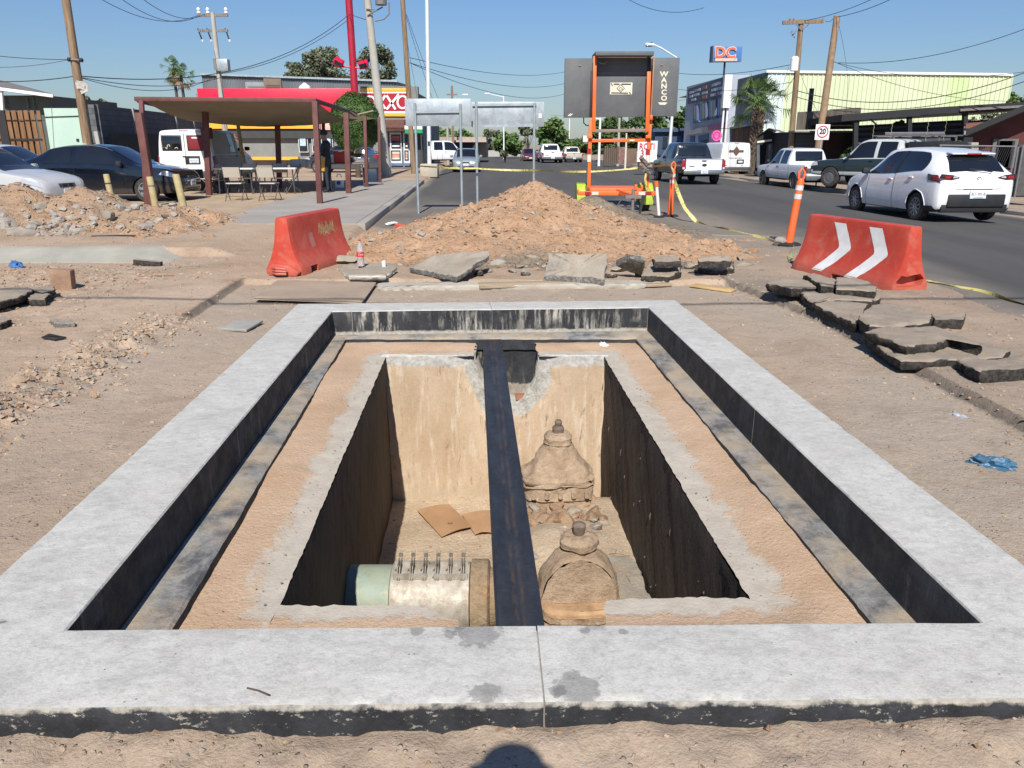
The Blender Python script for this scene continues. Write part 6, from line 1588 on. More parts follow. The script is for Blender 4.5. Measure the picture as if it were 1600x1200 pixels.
saloon('saloon_car', (pf.x - 2.3, 21.3, .13), R(-90), 'glossy black saloon parked sideways in front of the dark wall', paint('black_paint', (.006, .008, .014), .15, 1.0, .10), 1.0, 4.55)
pw = W(60, 244, 25)
saloon('saloon_car', (pw.x - 1.2, 25.0, .13), R(-90), 'white saloon mostly hidden behind the black one', paint('white_paint', (.70, .70, .70), .3, .7, .2), 1.0, 4.5)
ps = W(106, 305, 17.4)
saloon('saloon_car', (ps.x - 2.25, 17.8, .10), R(-97), 'silver white saloon nosing in at the left picture edge above the rubble', paint('silver_paint', (.50, .50, .49), .34, .6, .25), 1.0, 4.45)
pd = G(726, 270, 0)
saloon('saloon_car', (pd.x, pd.y + 2.2, 0), R(182), 'silver saloon coming toward the camera behind the plain signs', paint('silver_blue_paint', (.33, .38, .42), .3, .7, .3, metal=.3), .94, 4.4, simple_=True)
# small cars parked by the shop
pq = W(548, 250, 46)
saloon('saloon_car', (-8.9, 43, .12), R(80), 'grey car parked behind the red cooler in front of the shop', paint('grey_paint', (.04, .05, .065), .3, .7, .2), 1.0, 4.4, simple_=True)
# --- vans
def van(name, loc, rz, label, mat, side_mat, scale, kind):
 root = vehicle(name, loc, rz, label, 'van', scale)
 if kind == 'short':      # minivan
  L0, L1 = -2.4, 2.35
  st = [(-2.40, .50, .84, .98, .76, 1.0), (-2.38, .36, .93, 1.10, .80, 1.80), (-2.30, .30, .965, 1.12, .82, 1.87), (-1.4, .28, .98, 1.12, .83, 1.90), (.0, .28, .98, 1.12, .83, 1.90), (.55, .28, .98, 1.11, .80, 1.86), (1.0, .28, .975, 1.10, .76, 1.62), (1.42, .28, .965, 1.08, .74, 1.22), (1.62, .29, .955, 1.05, .76, 1.10), (2.1, .32, .90, .93, .72, .98), (2.32, .38, .80, .80, .66, .84), (2.38, .45, .7, .7, .6, .72)]
  ws = [(.84, 1.42), (-.84, 1.42), (.84, -1.40), (-.84, -1.40)]; wr = .335; zw = (1.24, 1.66)
 else:
  st = [(-2.75, .52, .90, 1.0, .80, 1.02), (-2.72, .40, .97, 1.15, .84, 1.95), (-2.62, .34, 1.0, 1.16, .86, 2.03), (-1.4, .32, 1.01, 1.16, .87, 2.06), (.6, .32, 1.01, 1.16, .87, 2.06), (1.1, .32, 1.01, 1.15, .84, 2.0), (1.55, .32, 1.0, 1.14, .80, 1.7), (1.9, .32, .99, 1.12, .80, 1.34), (2.1, .33, .98, 1.10, .80, 1.16), (2.5, .36, .94, 1.0, .76, 1.06), (2.68, .42, .86, .86, .7, .92), (2.74, .5, .74, .74, .6, .78)]
  ws = [(.86, 1.75), (-.86, 1.75), (.86, -1.60), (-.86, -1.60)]; wr = .365; zw = (1.3, 1.75)
 sh = Shell(st, .03); y0, y1 = st[0][0], st[-1][0]
 o = sh.body(50).build('body', [mat, M_WELL], root, smooth=True); arches(o, ws, wr + .05)
 for x, y in ws: wheel(root, x, y, wr, .22, 'steel', 5, M_STEELW)
 for sd in (1, -1):
  if side_mat: sh.patch(lin(y0 + .10, y0 + .12), lin(1.35, .85), 1.6, 6.8, sd, .004, 10, 20).build('side_panel', side_mat, root, smooth=True); sh.patch(lin(y0 + .14, y0 + .14), lin(1.0, .70), 6.9, 9.0, sd, .004, 6, 14).build('upper_panel', side_mat, root, smooth=True)
  fs = 1 if kind == 'short' else 1.35
  sh.patch(lin(.82 * fs, .74 * fs), lin(1.32 * fs, .98 * fs), 7.2, 8.85, sd, .011, 5, 8).build('door_window', M_GLASS, root, smooth=True)
  if kind == 'short':
   sh.patch(lin(.22, .18), lin(.68, .62), 7.15, 8.9, sd, .011, 5, 8).build('side_window', M_GLASS, root, smooth=True); sh.patch(lin(-.62, -.66), lin(-.10, -.22), 7.15, 8.9, sd, .011, 5, 8).build('side_window', M_GLASS, root, smooth=True)
  mirror(root, sd * .97, 1.0 * fs, 1.28, M_TRIM)
  lamp(root, sh, sd, (y0 + .012, y0 + .012), (y0 + .16, y0 + .16), 4.6, 6.6, M_TAIL, .010)
  seams(root, sh, [(.74 * fs, .70 * fs), (.12, .10)] if kind == 'short' else [(1.0, .96)], 2.0, 8.9);
  handles(root, sh, (-.02, .86) if kind == 'short' else (1.05,), 6.2, M_TRIM)
  lamp(root, sh, sd, (y1 - .35, y1 - .32), (y1 - .06, y1 - .08), 5.0, 6.8, M_LENS, .010, 'headlight')
 a = 1.58 if kind == 'short' else 2.07; b_ = .62 if kind == 'short' else 1.18
 sh.screen(a, b_, 10.0, 10.1, .008).build('windscreen', M_GLASS, root, smooth=True)
 yr = y0 - .012
 for x in (-.42, .42):
  if kind == 'short':
   fr = MB().box((x, yr + .012, 1.47), (.66, .02, .50)).build('door_window', M_TRIM, root, bevel=.06)
   MB().box((x, yr + .003, 1.47), (.58, .02, .42)).build('pane', M_GLASS if x < 0 else simple('red_blind', (.20, .022, .026), .4), fr, bevel=.05)
   if x < 0:
    mb = MB(); mb.tube([(x - .22, yr - .008, 1.33), (x - .17, yr - .008, 1.28), (x - .13, yr - .008, 1.40), (x - .08, yr - .008, 1.42), (x - .06, yr - .008, 1.36)], .014, 5); mb.tube([(x + .1, yr - .008, 1.30), (x + .15, yr - .008, 1.33), (x + .2, yr - .008, 1.30)], .012, 5); mb.build('window_scrawl', M_WHITE, fr)
   else: MB().box((x - .05, yr - .008, 1.64), (.2, .004, .05)).build('window_sticker', M_WHITE, fr)
 MB().tube([(0, yr + .008, .50), (0, yr + .008, 1.80 if kind == 'short' else 1.95)], .006, 4).build('door_seam', M_TRIM, root)
 for sx in (-1, 1): MB().tube([(sx * .80, yr + .02, .50), (sx * .80, yr + .02, 1.2), (sx * .74, yr + .03, 1.78)], .006, 4).build('door_seam', M_TRIM, root)
 MB().box((0, y0 - .05, .48 if kind == 'short' else .52), (1.84 if kind == 'short' else 1.96, .16, .17)).build('rear_bumper', simple('bumper_grey', (.07, .08, .085), .6) , root, bevel=.02)
 MB().box((0, y0 + .06, (1.86 if kind == 'short' else 2.02)), (.30, .05, .03)).build('brake_lamp', M_TAIL, root)
 px = .22 if kind == 'short' else .30
 pb = MB().box((px, yr + .008, .92), (.50 if kind == 'short' else .46, .02, .27)).build('plate_recess', M_TRIM, root, bevel=.01)
 if kind == 'short': plate(root, (px + .05, yr - .01, .90), .31, .15, 'EH-72-31'); MB().box((.0, yr, 1.04), (.2, .03, .03)).build('door_handle', M_TRIM, root)
 else:
  MB().box((px, yr - .006, .92), (.28, .01, .12)).build('number_plate', M_PLATE, root)
  dm = simple('brown_decal', (.12, .065, .05), .6)
  e = MB().prism([(0, .30), (.24, 0), (0, -.30), (-.24, 0)], .006, MX((0, yr + .004, 1.55), (1, 0, 0), (0, 0, 1))).build('diamond_emblem', dm, root)
  for x in (-.33, .33): MB().box((x, yr + .002, 1.55), (.26, .006, .13)).build('emblem_band', dm, root)
  MB().box((0, yr + .004, 1.14), (.80, .006, .035)).build('phone_line', M_INK, root); MB().box((-.62, yr + .002, .70), (.18, .006, .03)).build('badge', M_TRIM, root); MB().box((.42, yr + .002, .68), (.1, .006, .03)).build('badge', M_TRIM, root)
 return root
ad = G(288, 303, .13)
van('panel_van', (W(288, 250, 27).x, 27 + 2.4, .13), R(1.5), 'white van with dull grey sides and a red covered rear window, under the canopy edge', paint('white_van_paint', (.74, .74, .73), .4, .3, .25), paint('grey_primer', (.42, .42, .415), .6, .0, .15), 1.0, 'short')
wv = W(1146, 277, 49); van('panel_van', (wv.x - .1, 49 + 2.7, wv.z + .02), R(3.2), 'white delivery van with a brown diamond emblem on its rear doors', paint('white_van_paint_b', (.76, .76, .75), .35, .5, .15), None, .98, 'long')
# --- pickups
def pickup(name, loc, rz, label, mat, tail_mat, scale, low=0.0, chrome=False, ext=True, group='pickup trucks', label_badge=True):
 root = vehicle(name, loc, rz, label, 'pickup', scale, group)
 c0 = -1.0 if ext else -.5
 st = [(-2.78, .56, .93, 1.04, .80, 1.06), (-2.74, .52, .97, 1.10, .88, 1.115), (-1.5, .45, .99, 1.10, .90, 1.115), (c0 - .12, .42, .99, 1.10, .90, 1.12), (c0 - .06, .42, .99, 1.10, .74, 1.30), (c0 + .06, .42, .99, 1.10, .71, 1.74), (c0 + .3, .42, .99, 1.10, .71, 1.80), (.3, .42, .99, 1.09, .72, 1.81), (.62, .42, .99, 1.08, .71, 1.74), (1.0, .42, .985, 1.07, .73, 1.40), (1.28, .42, .98, 1.06, .78, 1.14), (1.45, .42, .975, 1.04, .80, 1.09), (2.3, .44, .95, .98, .78, 1.02), (2.62, .46, .90, .90, .72, .95), (2.70, .52, .82, .80, .66, .84)]
 sh = Shell(st, .02); o = sh.body(56).build('body', [mat, M_WELL], root, smooth=True)
 ws = [(.86, 1.72), (-.86, 1.72), (.86, -1.72), (-.86, -1.72)]
 cut = MB(); cut.span((-.80, -2.68, .62), (.80, c0 - .20, 1.6))
 for x, y in ws: cut.lathe([(.44, -.17), (.44, .17)], (x + (.04 if x > 0 else -.04), y, .36), 30, 'x')
 bool_cut(o, cut); me = o.data
 while len(me.materials) < 2: me.materials.append(M_WELL)
 mi = []
 for p in me.polygons:
  c = p.center; d = min(abs(math.hypot(c.y - y, c.z - .36) - .44) for x, y in ws); ins = any(math.hypot(c.y - y, c.z - .36) < .43 and .6 < abs(c.x) < .76 for x, y in ws)
  mi.append(1 if (d < .01 and abs(p.normal.x) < .8 and c.z > .3) or (ins and abs(p.normal.x) > .9) or c.z < .47 and p.normal.z < -.5 else 0)
 me.polygons.foreach_set('material_index', mi); me.polygons.foreach_set('use_smooth', [True] * len(mi)); me.set_sharp_from_angle(angle=R(35))
 for x, y in ws: wheel(root, x, y, .385, .25, 'steel', 5, M_STEELW)
 for sd in (1, -1):
  sh.patch(lin(-.02, .0), lin(1.12, .72), 7.15, 8.9, sd, .008, 6, 10).build('door_window', M_GLASS, root, smooth=True)
  if ext: sh.patch(lin(c0 + .14, c0 + .20), lin(-.16, -.14), 7.15, 8.9, sd, .008, 6, 8).build('rear_side_window', M_GLASS, root, smooth=True)
  mirror(root, sd * .98, .96, 1.22, M_TRIM)
  MB().box((sd * .905, -2.755, .86), (.15, .06, .40)).build('tail_lamp', M_TAIL, root, bevel=.015); MB().box((sd * .905, -2.787, .73), (.10, .012, .09)).build('reverse_lamp', M_LENS, root)
  lamp(root, sh, sd, (2.3, 2.36), (2.64, 2.6), 5.2, 6.9, M_LENS, .010, 'headlight')
  seams(root, sh, [(-.10, -.10), (1.15, 1.1), (c0 - .16, c0 - .16)], 2.0, 7.0); handles(root, sh, (.06,), 6.1, M_TRIM)
 sh.screen(1.30, .68, 10.0, 10.1, .008).build('windscreen', M_GLASS, root, smooth=True)
 MB().box((0, c0 - .045, 1.47), (1.28, .02, .44), (-.24, 0, 0)).build('rear_window', M_GLASS, root, bevel=.03)
 tg = MB().box((0, -2.775, .87), (1.62, .07, .50)).build('tailgate', tail_mat, root, bevel=.015)
 MB().box((0, -2.815, 1.03), (.20, .012, .05)).build('tailgate_handle', M_TRIM, tg, bevel=.004)
 MB().box((0, -2.812, 1.085), (1.60, .012, .022)).build('tailgate_edge', M_TRIM, tg)
 if label_badge: MB().lathe([(.075, -.004), (.075, .006), (.01, .008)], (0, 0, 0), 20, 'y').build('oval_badge', M_TRIM, tg, smooth=True).matrix_local = Matrix.Translation((.02, -2.815, .86)) @ Matrix.Diagonal((1.5, -1, .8, 1))
 MB().box((-.55, -2.813, .80), (.22, .008, .035)).build('script_badge', M_TRIM, tg)
 bm_ = M_CHROME if chrome else simple('bumper_paint', (.10, .11, .12), .5)
 MB().box((0, -2.86, .56), (1.84, .17, .20)).build('rear_bumper', bm_, root, bevel=.03); plate(root, (0, -2.952, .57), .32, .15, 'ZB-604')
 MB().box((0, 2.70, .80), (1.0, .06, .2)).build('grille', M_TRIM, root, bevel=.02); MB().box((0, 2.76, .58), (1.84, .18, .2)).build('front_bumper', bm_, root, bevel=.03)
 MB().span((-.55, -2.6, .40), (.55, 2.3, .50)).build('chassis', M_UNDER, root); MB().tube([(-.8, -1.72, .385), (.8, -1.72, .385)], .06, 8).build('rear_axle', M_UNDER, root)
 return root
W1 = paint('white_pickup_paint', (.76, .77, .78), .3, .7, .15)
f1 = G(1083, 288); pickup('pickup_truck', (f1.x + .02, f1.y + 1.6 + .2, 0), R(4.5), 'dark pickup with a bright white tailgate driving away beside the works trailer', paint('dark_blue_paint', (.012, .018, .03), .25, .8, .3), W1, .90, chrome=True)
f2 = W(1281, 287, 30.5); pickup('pickup_truck', (f2.x + .05, 30.5 + 2.7, f2.z - .30), R(5), 'white extended cab pickup parked at the far kerb', paint('white_pickup_paint_b', (.66, .68, .71), .3, .7, .2), W1, .88)
f3 = G(664, 258, .1); pickup('pickup_truck', (W(690, 250, 58).x, 58, .1), R(-68), 'white pickup parked across the pavement beyond the shop', W1, W1, .95)
f4 = G(858, 254); pickup('pickup_truck', (f4.x, f4.y, -.1), R(4), 'small white pickup driving away in the middle distance, left of two', W1, W1, .95, label_badge=False)
f5 = G(894, 254); pickup('pickup_truck', (f5.x, f5.y + 2, -.1), R(4), 'cream pickup with high cab driving away, right of two', paint('cream_paint', (.50, .46, .38), .4, .4, .2), paint('cream_paint_b', (.50, .46, .38), .4, .4, .2), .82, label_badge=False)
saloon('saloon_car', (G(828, 253).x, G(828, 253).y + 4, -.1), R(184), 'small dark red car in the distance left of the white pickup', paint('red_paint', (.10, .02, .02), .3, .6, .2), .9, 4.2, simple_=True)
# --- old two tone utility truck
def suv(loc, rz):
 root = pickup('utility_truck', loc, rz, 'green and silver two-tone utility truck with roof rack, parked behind the white hatchback', paint('dark_green_paint', (.020, .032, .034), .3, .6, .35), M_TRIM, .90, group=None, label_badge=False)
 cab = paint('silver_top', (.50, .52, .50), .35, .5, .1)
 root.children[0].data.materials.append(cab); me = root.children[0].data
 for p in me.polygons:
  if p.center.z > 1.08 and p.material_index == 0: p.material_index = 2
  elif .47 < p.center.z < .62 and p.material_index == 0 and abs(p.normal.x) > .5: p.material_index = 2
 t = MB(); t.span((-.72, -2.6, 1.13), (.72, -1.12, 1.72)); t.build('rear_canopy', M_TRIM, root, bevel=.06)
 for y in (.2, -.5, -1.5, -2.2): MB().bar((-.66, y, 1.90), (.66, y, 1.90), .04).build('rack_bar', M_STEELG, root)
 for x in (-.66, .66): MB().bar((x, .3, 1.93), (x, -2.4, 1.93), .04).build('rack_rail', M_CHROME if x > 0 else M_STEELG, root)
 for x in (-.62, .62):
  for y in (.15, -2.2): MB().bar((x, y, 1.74), (x, y, 1.92), .04).build('rack_leg', M_STEELG, root)
 for z in (1.99, 2.04): MB().bar((-.5, -.1, z), (.3, -1.9, z), .10, .03).build('roof_load', simple('load_grey', (.25, .24, .26), .6), root)
 return root
f6 = W(1362, 288, 27.0); suv((f6.x + .75, 27.8, f6.z - .16), R(36))
# ------------------------------------------------------------------ buildings, walls, street furniture
def WP(px, py, u):   # point on the street-parallel plane u
 d = ray(px, py); t = u / (d.x + SK * d.y); return Vector((d.x * t, d.y * t, CAM_H + d.z * t))
def wallmat2(name, a, b, scale=.8, bump=.004, bs=20, stain=None, st=.4):
 n = N(name); c = n.mix(n.ramp(n.noise(scale, 6, .65), .35, .66), a, b)
 if stain: c = n.mix(n.math('MULTIPLY', n.ramp(n.noise(scale * 2.3, 6, .7, n.vmul(n.pos, (1, 1, .4))), .52, .7), st), c, stain)
 return n.done(c, .88, None, n.bump(n.noise(bs, 5, .7), bump), .25)
def pbox(root, name, x0, y0, x1, y1, D, dep, mat, bevel=0, parent=None):
 a, b = W(x0, y0, D), W(x1, y1, D); off = root.location
 return MB().box(((a.x + b.x) / 2, D + dep / 2, (a.z + b.z) / 2), (abs(b.x - a.x), dep, abs(a.z - b.z))).build(name, mat, parent or root, off=off, bevel=bevel)
def fpanel(root, name, pts, u, mat, out=.03, parent=None, depth=.1):   # panel on a street-parallel facade (seen from the left)
 P = [WP(px, py, u - out) for px, py in pts]; Q = [p + Vector((out + depth - .1 + .02, 0, 0)) for p in P]; n_ = len(P)
 mb = MB(); mb.add(P + Q, [tuple(range(n_)), tuple(range(2 * n_ - 1, n_ - 1, -1))] + [(i, n_ + i, n_ + (i + 1) % n_, (i + 1) % n_) for i in range(n_)])
 return mb.build(name, mat, parent or root, off=root.location)
# --- convenience store
SD = 51.0
M_GREYW = wallmat2('grey_store_wall', (.20, .205, .20), (.25, .255, .245)); M_RED = simple('red_fascia', (.62, .010, .045), .45, var=.05, obj=False); M_YEL = simple('yellow_band', (.80, .42, .04), .5, var=.05, obj=False)
M_WINE = simple('sign_red', (.40, .012, .030), .4, var=.04, obj=False); M_SWHITE = simple('sign_white', (.80, .78, .76), .45, var=.03, obj=False); M_DKWALL = simple('dark_wall', (.05, .052, .05), .8)
x0 = W(309, 200, SD).x; x1 = W(655, 200, SD).x
store = empty('convenience_store', ((x0 + x1) / 2, SD, .12), 0, 'red and yellow fronted convenience store with a big OXXO sign beyond the canopy', 'store'); so = store.location
MB().span((x0, SD + .3, -.1), (x1, SD + 14, 4.6)).build('wall', M_GREYW, store, off=so)
pbox(store, 'fascia', 307, 138, 560, 184, SD - .2, .45, M_RED, .03); pbox(store, 'yellow_band', 318, 184.5, 500, 201, SD - .16, .40, M_YEL); pbox(store, 'promo_band', 500.3, 187, 522, 203, SD - .14, .3, simple('promo_pink', (.66, .40, .33), .6, var=.5, scale=1.2, obj=False))
pbox(store, 'dark_band', 318, 201.5, 520, 216, SD - .02, .25, M_DKWALL); pbox(store, 'base_band', 380, 245, 466, 250, SD - .05, .3, M_YEL)
pbox(store, 'sign_wall', 557, 135, 655, 206, SD - .35, .6, simple('sign_grey', (.20, .20, .185), .7, obj=False))
sg = pbox(store, 'sign_face', 563, 146, 639, 173.5, SD - .45, .08, M_WINE)
for a, b, m, nm in ((138, 143.3, M_YEL, 'stripe'), (143.5, 145.8, M_SWHITE, 'stripe'), (173.8, 176.2, M_SWHITE, 'stripe'), (176.4, 182, M_YEL, 'stripe')):
 pbox(store, nm, 563 if m is not M_YEL else 564, a, 639, b, SD - .45, .09, m, .02 if m is M_YEL else 0)
def Lp(px, py): return W(px, py, SD - .48)
def ringo(cx, cy, rx, ry):
 mb = MB(); P = []
 for i in range(33):
  t = 2 * math.pi * i / 32; P.append([Lp(cx + math.cos(t) * rx, cy + math.sin(t) * ry), Lp(cx + math.cos(t) * (rx - 3.0), cy + math.sin(t) * (ry - 3.0))])
 mb.grid(P); P2 = [[p + Vector((0, .03, 0)) for p in r] for r in P]; mb.grid(P2)
 for k in (0, 1):
  for i in range(32): mb.quad(P[i][k], P[i + 1][k], P2[i + 1][k], P2[i][k])
 return mb.build('letter', M_SWHITE, sg, off=so)
def xbars(bars):
 mb = MB()
 for a, b in bars: mb.bar(Lp(*a), Lp(*b), .03, .135)
 return mb.build('letter', M_SWHITE, sg, off=so)
ringo(578, 159.5, 9.5, 10.5); ringo(629, 159.5, 9.5, 11)
xbars([((589, 149), (602, 170)), ((602, 149), (589, 170))]); xbars([((604, 149), (618, 171)), ((623, 147.5), (604, 171))])
pbox(store, 'awning', 598, 187, 632, 199.5, SD - .9, .9, simple('awning_brown', (.14, .062, .045), .7, var=.3, scale=6, obj=False)); pbox(store, 'price_band', 598, 200, 632, 204.5, SD - .4, .3, simple('price_band', (.66, .38, .32), .6, var=.5, scale=2.5, obj=False))
# glazed entrance
M_FRAMEW = simple('white_frame', (.62, .63, .64), .5, obj=False); M_GLASSD = simple('shop_glass', (.03, .04, .05), .08, var=.3, scale=1.5, obj=False)
for xa_, xb_ in ((597, 607.5), (608.5, 628.5), (629.5, 641)):
 d_ = pbox(store, 'door', xa_, 207, xb_, 255, SD + .05, .12, M_FRAMEW)
 pbox(store, 'pane', xa_ + 2.2, 210, xb_ - 2.2, 232, SD + .03, .05, M_GLASSD, parent=d_); pbox(store, 'pane', xa_ + 2.2, 235, xb_ - 2.2, 251, SD + .03, .05, M_GLASSD, parent=d_)
 for k, (ya, yb2, cc) in enumerate(((213, 216.5, (.50, .10, .10)), (217, 219.5, (.45, .07, .08)), (227, 229.5, (.70, .70, .70)), (237, 241, (.66, .42, .33)), (241.5, 246, (.62, .30, .22)), (246.3, 249, (.68, .58, .45)))):
  if xb_ - xa_ > 15 or k > 1: pbox(store, 'poster', xa_ + 4.2, ya, xb_ - 4.2, yb2, SD + .018, .03, simple('poster_ink', cc, .6, var=.3, scale=4, obj=False), parent=d_)
pbox(store, 'door_mat', 604, 256, 640, 259, SD - 1.2, 1.2, simple('blue_mat', (.10, .17, .27), .7, obj=False))
for xa_, xb_ in ((465, 482), (486, 504), (507, 521)):
 w_ = pbox(store, 'window', xa_, 208, xb_, 238, SD + .05, .12, M_FRAMEW); pbox(store, 'pane', xa_ + 1.2, 209.5, xb_ - 1.2, 236.5, SD + .02, .05, M_GLASSD, parent=w_)
 pbox(store, 'poster', xa_ + 3, 214, xb_ - 4, 228, SD + .008, .03, simple('poster_pale', (.45, .58, .64), .6, var=.4, scale=3, obj=False), parent=w_)
pbox(store, 'side_wall', 642, 206, 662, 259, SD + .02, .3, M_DKWALL)
# the neighbour's white and green eave band
e_ = empty('shop_awning', tuple(W(647, 204, 50)), 0, 'small white and green striped shop awning right of the entrance', 'awning')
pbox(e_, 'white_band', 632, 196, 660, 202, 50.0, .4, M_SWHITE); pbox(e_, 'green_band', 632.5, 202.2, 660, 208, 49.98, .4, simple('green_band', (.02, .30, .10), .5, obj=False))
pbox(e_, 'back_post', 657, 208.2, 660.5, 258, 50.1, .2, M_DKWALL)
# roof things
n = N('corrugated_roof'); c = n.mix(n.ramp(n.wave(3.0, 'X', .3), .2, .8), (.22, .245, .265), (.36, .385, .40)); c = n.mix(n.math('MULTIPLY', n.ramp(n.noise(.5, 5, .6), .5, .7), .4), c, (.26, .25, .24)); M_CORR = n.done(c, .55, .3)
a, b, c_, d_ = W(318, 150, 57), W(318, 117, 57), W(622, 128, 57), W(622, 150, 57)
shed = empty('metal_shed', ((a.x + d_.x) / 2, 57, 0), 0, 'grey corrugated metal shed wall rising behind the red fascia', 'shed')
mb = MB(); k = 240; P = []
for i in range(k + 1):
 t = i / k; x = a.x + (d_.x - a.x) * t; zt = b.z + (c_.z - b.z) * t; y = 57 + .05 * math.cos(i * math.pi)
 P.append([(x, y, 0), (x, y, zt)])
mb.grid(P); mb.build('wall', M_CORR, shed, off=shed.location)
mb = MB(); mb.bar((a.x, 56.9, b.z + .04), (d_.x, 56.9, c_.z + .04), .2, .12); mb.build('roof_edge', M_GALV, shed, off=shed.location)
mb = MB(); mb.add([(a.x, 57, b.z), (d_.x, 57, c_.z), (d_.x, 66, c_.z + .3), (a.x, 66, b.z + .3)], [(0, 1, 2, 3)]); mb.build('roof', M_CORR, shed, off=shed.location)
tk = W(477, 146, 54); t_ = empty('water_tank', (tk.x, 54, tk.z - .6), 0, 'white round water tank on the store roof', 'tank')
MB().lathe([(.34, -1.0), (.34, .75), (.40, .80), (.38, 1.0), (.22, 1.14), (.12, 1.17)], n=20).build('drum', M_SWHITE, t_, smooth=True); MB().lathe([(.13, 1.16), (.13, 1.24), (.02, 1.26)], n=12).build('lid', M_SWHITE, t_)
for px, py, w_, h_, m_, lab in ((428, 145, 1.1, .85, simple('cooler_brown', (.17, .12, .085), .7), 'brown evaporative cooler on the store roof'), (402, 147, 1.3, .7, simple('cooler_grey', (.22, .235, .24), .6), 'grey box on the store roof behind the brown cooler')):
 q_ = W(px, py, 54); r_ = empty('air_cooler', (q_.x, 54, q_.z - .5), .2, lab, 'cooler'); MB().box((0, 0, h_ / 2 + .1), (w_, .9, h_ + .8)).build('case', m_, r_, bevel=.02)
 for k in range(4): MB().box((0, -.46, .55 + k * .12), (w_ * .8, .03, .07), (.5, 0, 0)).build('louvre', m_, r_)
def pole(name, p0, p1, r0, r1, mat, label, cat='pole', n=12, group=None):
 root = empty(name, tuple(p0), 0, label, cat, group)
 L = Vector(p1) - Vector(p0); pts = [L * t for t in (0, .25, .5, .75, 1)]; pts[0] = L * -.01
 MB().tube(pts, [r0 + (r1 - r0) * t for t in (0, .25, .5, .75, 1)], n).build('shaft', mat, root, smooth=True); return root
n = N('creosoted_pole'); o_ = n.obj(); c = n.mix(n.ramp(n.noise(3, 5, .65, n.vmul(o_, (4, 4, .35))), .36, .66), (.19, .125, .075), (.34, .245, .155)); c = n.mix(n.math('MULTIPLY', n.ramp(n.noise(9, 5, .7, n.vmul(o_, (4, 4, .25))), .54, .66), .6), c, (.07, .048, .032)); M_WPOLE = n.done(c, .9, None, n.bump(n.noise(12, 5, .7, n.vmul(o_, (4, 4, .3))), .01), .2)
M_CPOLE = wallmat2('pole_concrete', (.36, .345, .30), (.46, .44, .39), 1.2)
def polepx(name, b, t, D, r0, r1, mat, label, base_z=.1, extra=0.0, **k):
 p0 = W(*b, D); p1 = W(*t, D); d = p1 - p0
 p0 = p0 - d * ((p0.z - base_z) / d.z); p1 = p1 + d.normalized() * extra
 return pole(name, p0, p1, r0, r1, mat, label, **k), p0, p1
wp, w0, w1 = polepx('utility_pole', (139, 240), (103, 0), 27, .15, .12, M_WPOLE, 'leaning wooden utility pole with papers stuck to it, in front of the mint wall', extra=2.2)
mb = MB()
for k in range(9):
 p = W(127 + rnd.uniform(-3, 6), 137 + rnd.uniform(-6, 6), 26.82); mb.box(p - w0, (.16 + rnd.random() * .14, .012, .14 + rnd.random() * .12), (rnd.uniform(-.3, .3), rnd.uniform(-.5, .5), rnd.uniform(-.3, .3)))
mb.build('papers', simple('old_paper', (.46, .43, .38), .9, var=.3, scale=8), wp)
p = W(136, 229, 26.84); MB().box(p - w0, (.3, .02, .16), (0, .3, 0)).build('notice', simple('notice_paper', (.48, .40, .36), .9, var=.4, scale=9), wp)
a = W(108, 93, 26.85) - w0; b = W(127, 94, 26.85) - w0; MB().tube([a, b], .03, 6).build('wire_bracket', M_STEELG, wp)
for q_ in (a, b): MB().lathe([(.05, -.06), (.07, 0), (.05, .06)], q_, 8).build('insulator', M_BLACKR, wp)
cp, c0_, c1_ = polepx('utility_pole', (350, 190), (332, 20), 41, .16, .10, M_CPOLE, 'concrete power pole with two crossarms and white insulators behind the red fascia')
for y_ in (24, 48):
 a, b = W(310, y_, 41) - c0_, W(356, y_, 41) - c0_; MB().bar(a, b, .10, .12).build('crossarm', M_STEELG, cp)
 for t in (.02, .33, .95):
  q_ = a.lerp(b, t)
  if y_ == 24: MB().lathe([(.05, 0), (.10, .06), (.06, .14), (.10, .2), (.04, .3)], q_ + Vector((0, 0, .05)), 10).build('insulator', M_SWHITE, cp, smooth=True)
  else: MB().tube([q_ + Vector((-.05, 0, .1)), q_ + Vector((.12, -.05, -.42))], .035, 6).build('fuse', M_BLACKR, cp); MB().lathe([(.05, -.05), (.05, .05)], q_ + Vector((.13, -.05, -.45)), 8).build('fuse_end', M_SWHITE, cp)
a = W(349, 102, 40.8) - c0_; MB().box(a, (.55, .4, .55)).build('switch_box', M_GALV, cp, bevel=.02); MB().box(a + Vector((-.34, .05, .05)), (.22, .3, .5)).build('meter_box', M_STEELG, cp)
rp, r0_, r1_ = polepx('sign_mast', (556, 170), (543, -30), 48, .22, .20, simple('red_mast', (.36, .012, .035), .45, obj=False), 'thick red steel mast carrying two red floodlights beside the store', extra=2)
a, b = W(530, 103.5, 47.9) - r0_, W(569, 107, 47.9) - r0_; MB().tube([a, b], .05, 8).build('lamp_arm', M_RED, rp)
for q_, rz_ in ((a, .5), (b, -.2)): MB().box(q_ + Vector((0, -.1, .2)), (.52, .45, .34), (.5, rz_, 0)).build('floodlight', M_RED, rp, bevel=.03); MB().box(q_ + Vector((0, -.30, .12)), (.42, .04, .26), (.5, rz_, 0)).build('lens', M_GLASSD, rp)
lp, l0_, l1_ = polepx('utility_pole', (603, 262), (574, 0), 37.5, .235, .13, M_CPOLE, 'leaning thick concrete power pole beside the clipped tree', extra=2.5)
for (pa, pb) in (((572, 14), (585, 15)), ((574, 24), (598, 11)), ((586, 33), (600, 30)), ((600, 30), (608, 22)), ((608, 22), (608, 4))):
 MB().tube([W(*pa, 37.3) - l0_, W(*pb, 37.3) - l0_], .03, 6).build('cable_bracket', M_STEELG, lp)
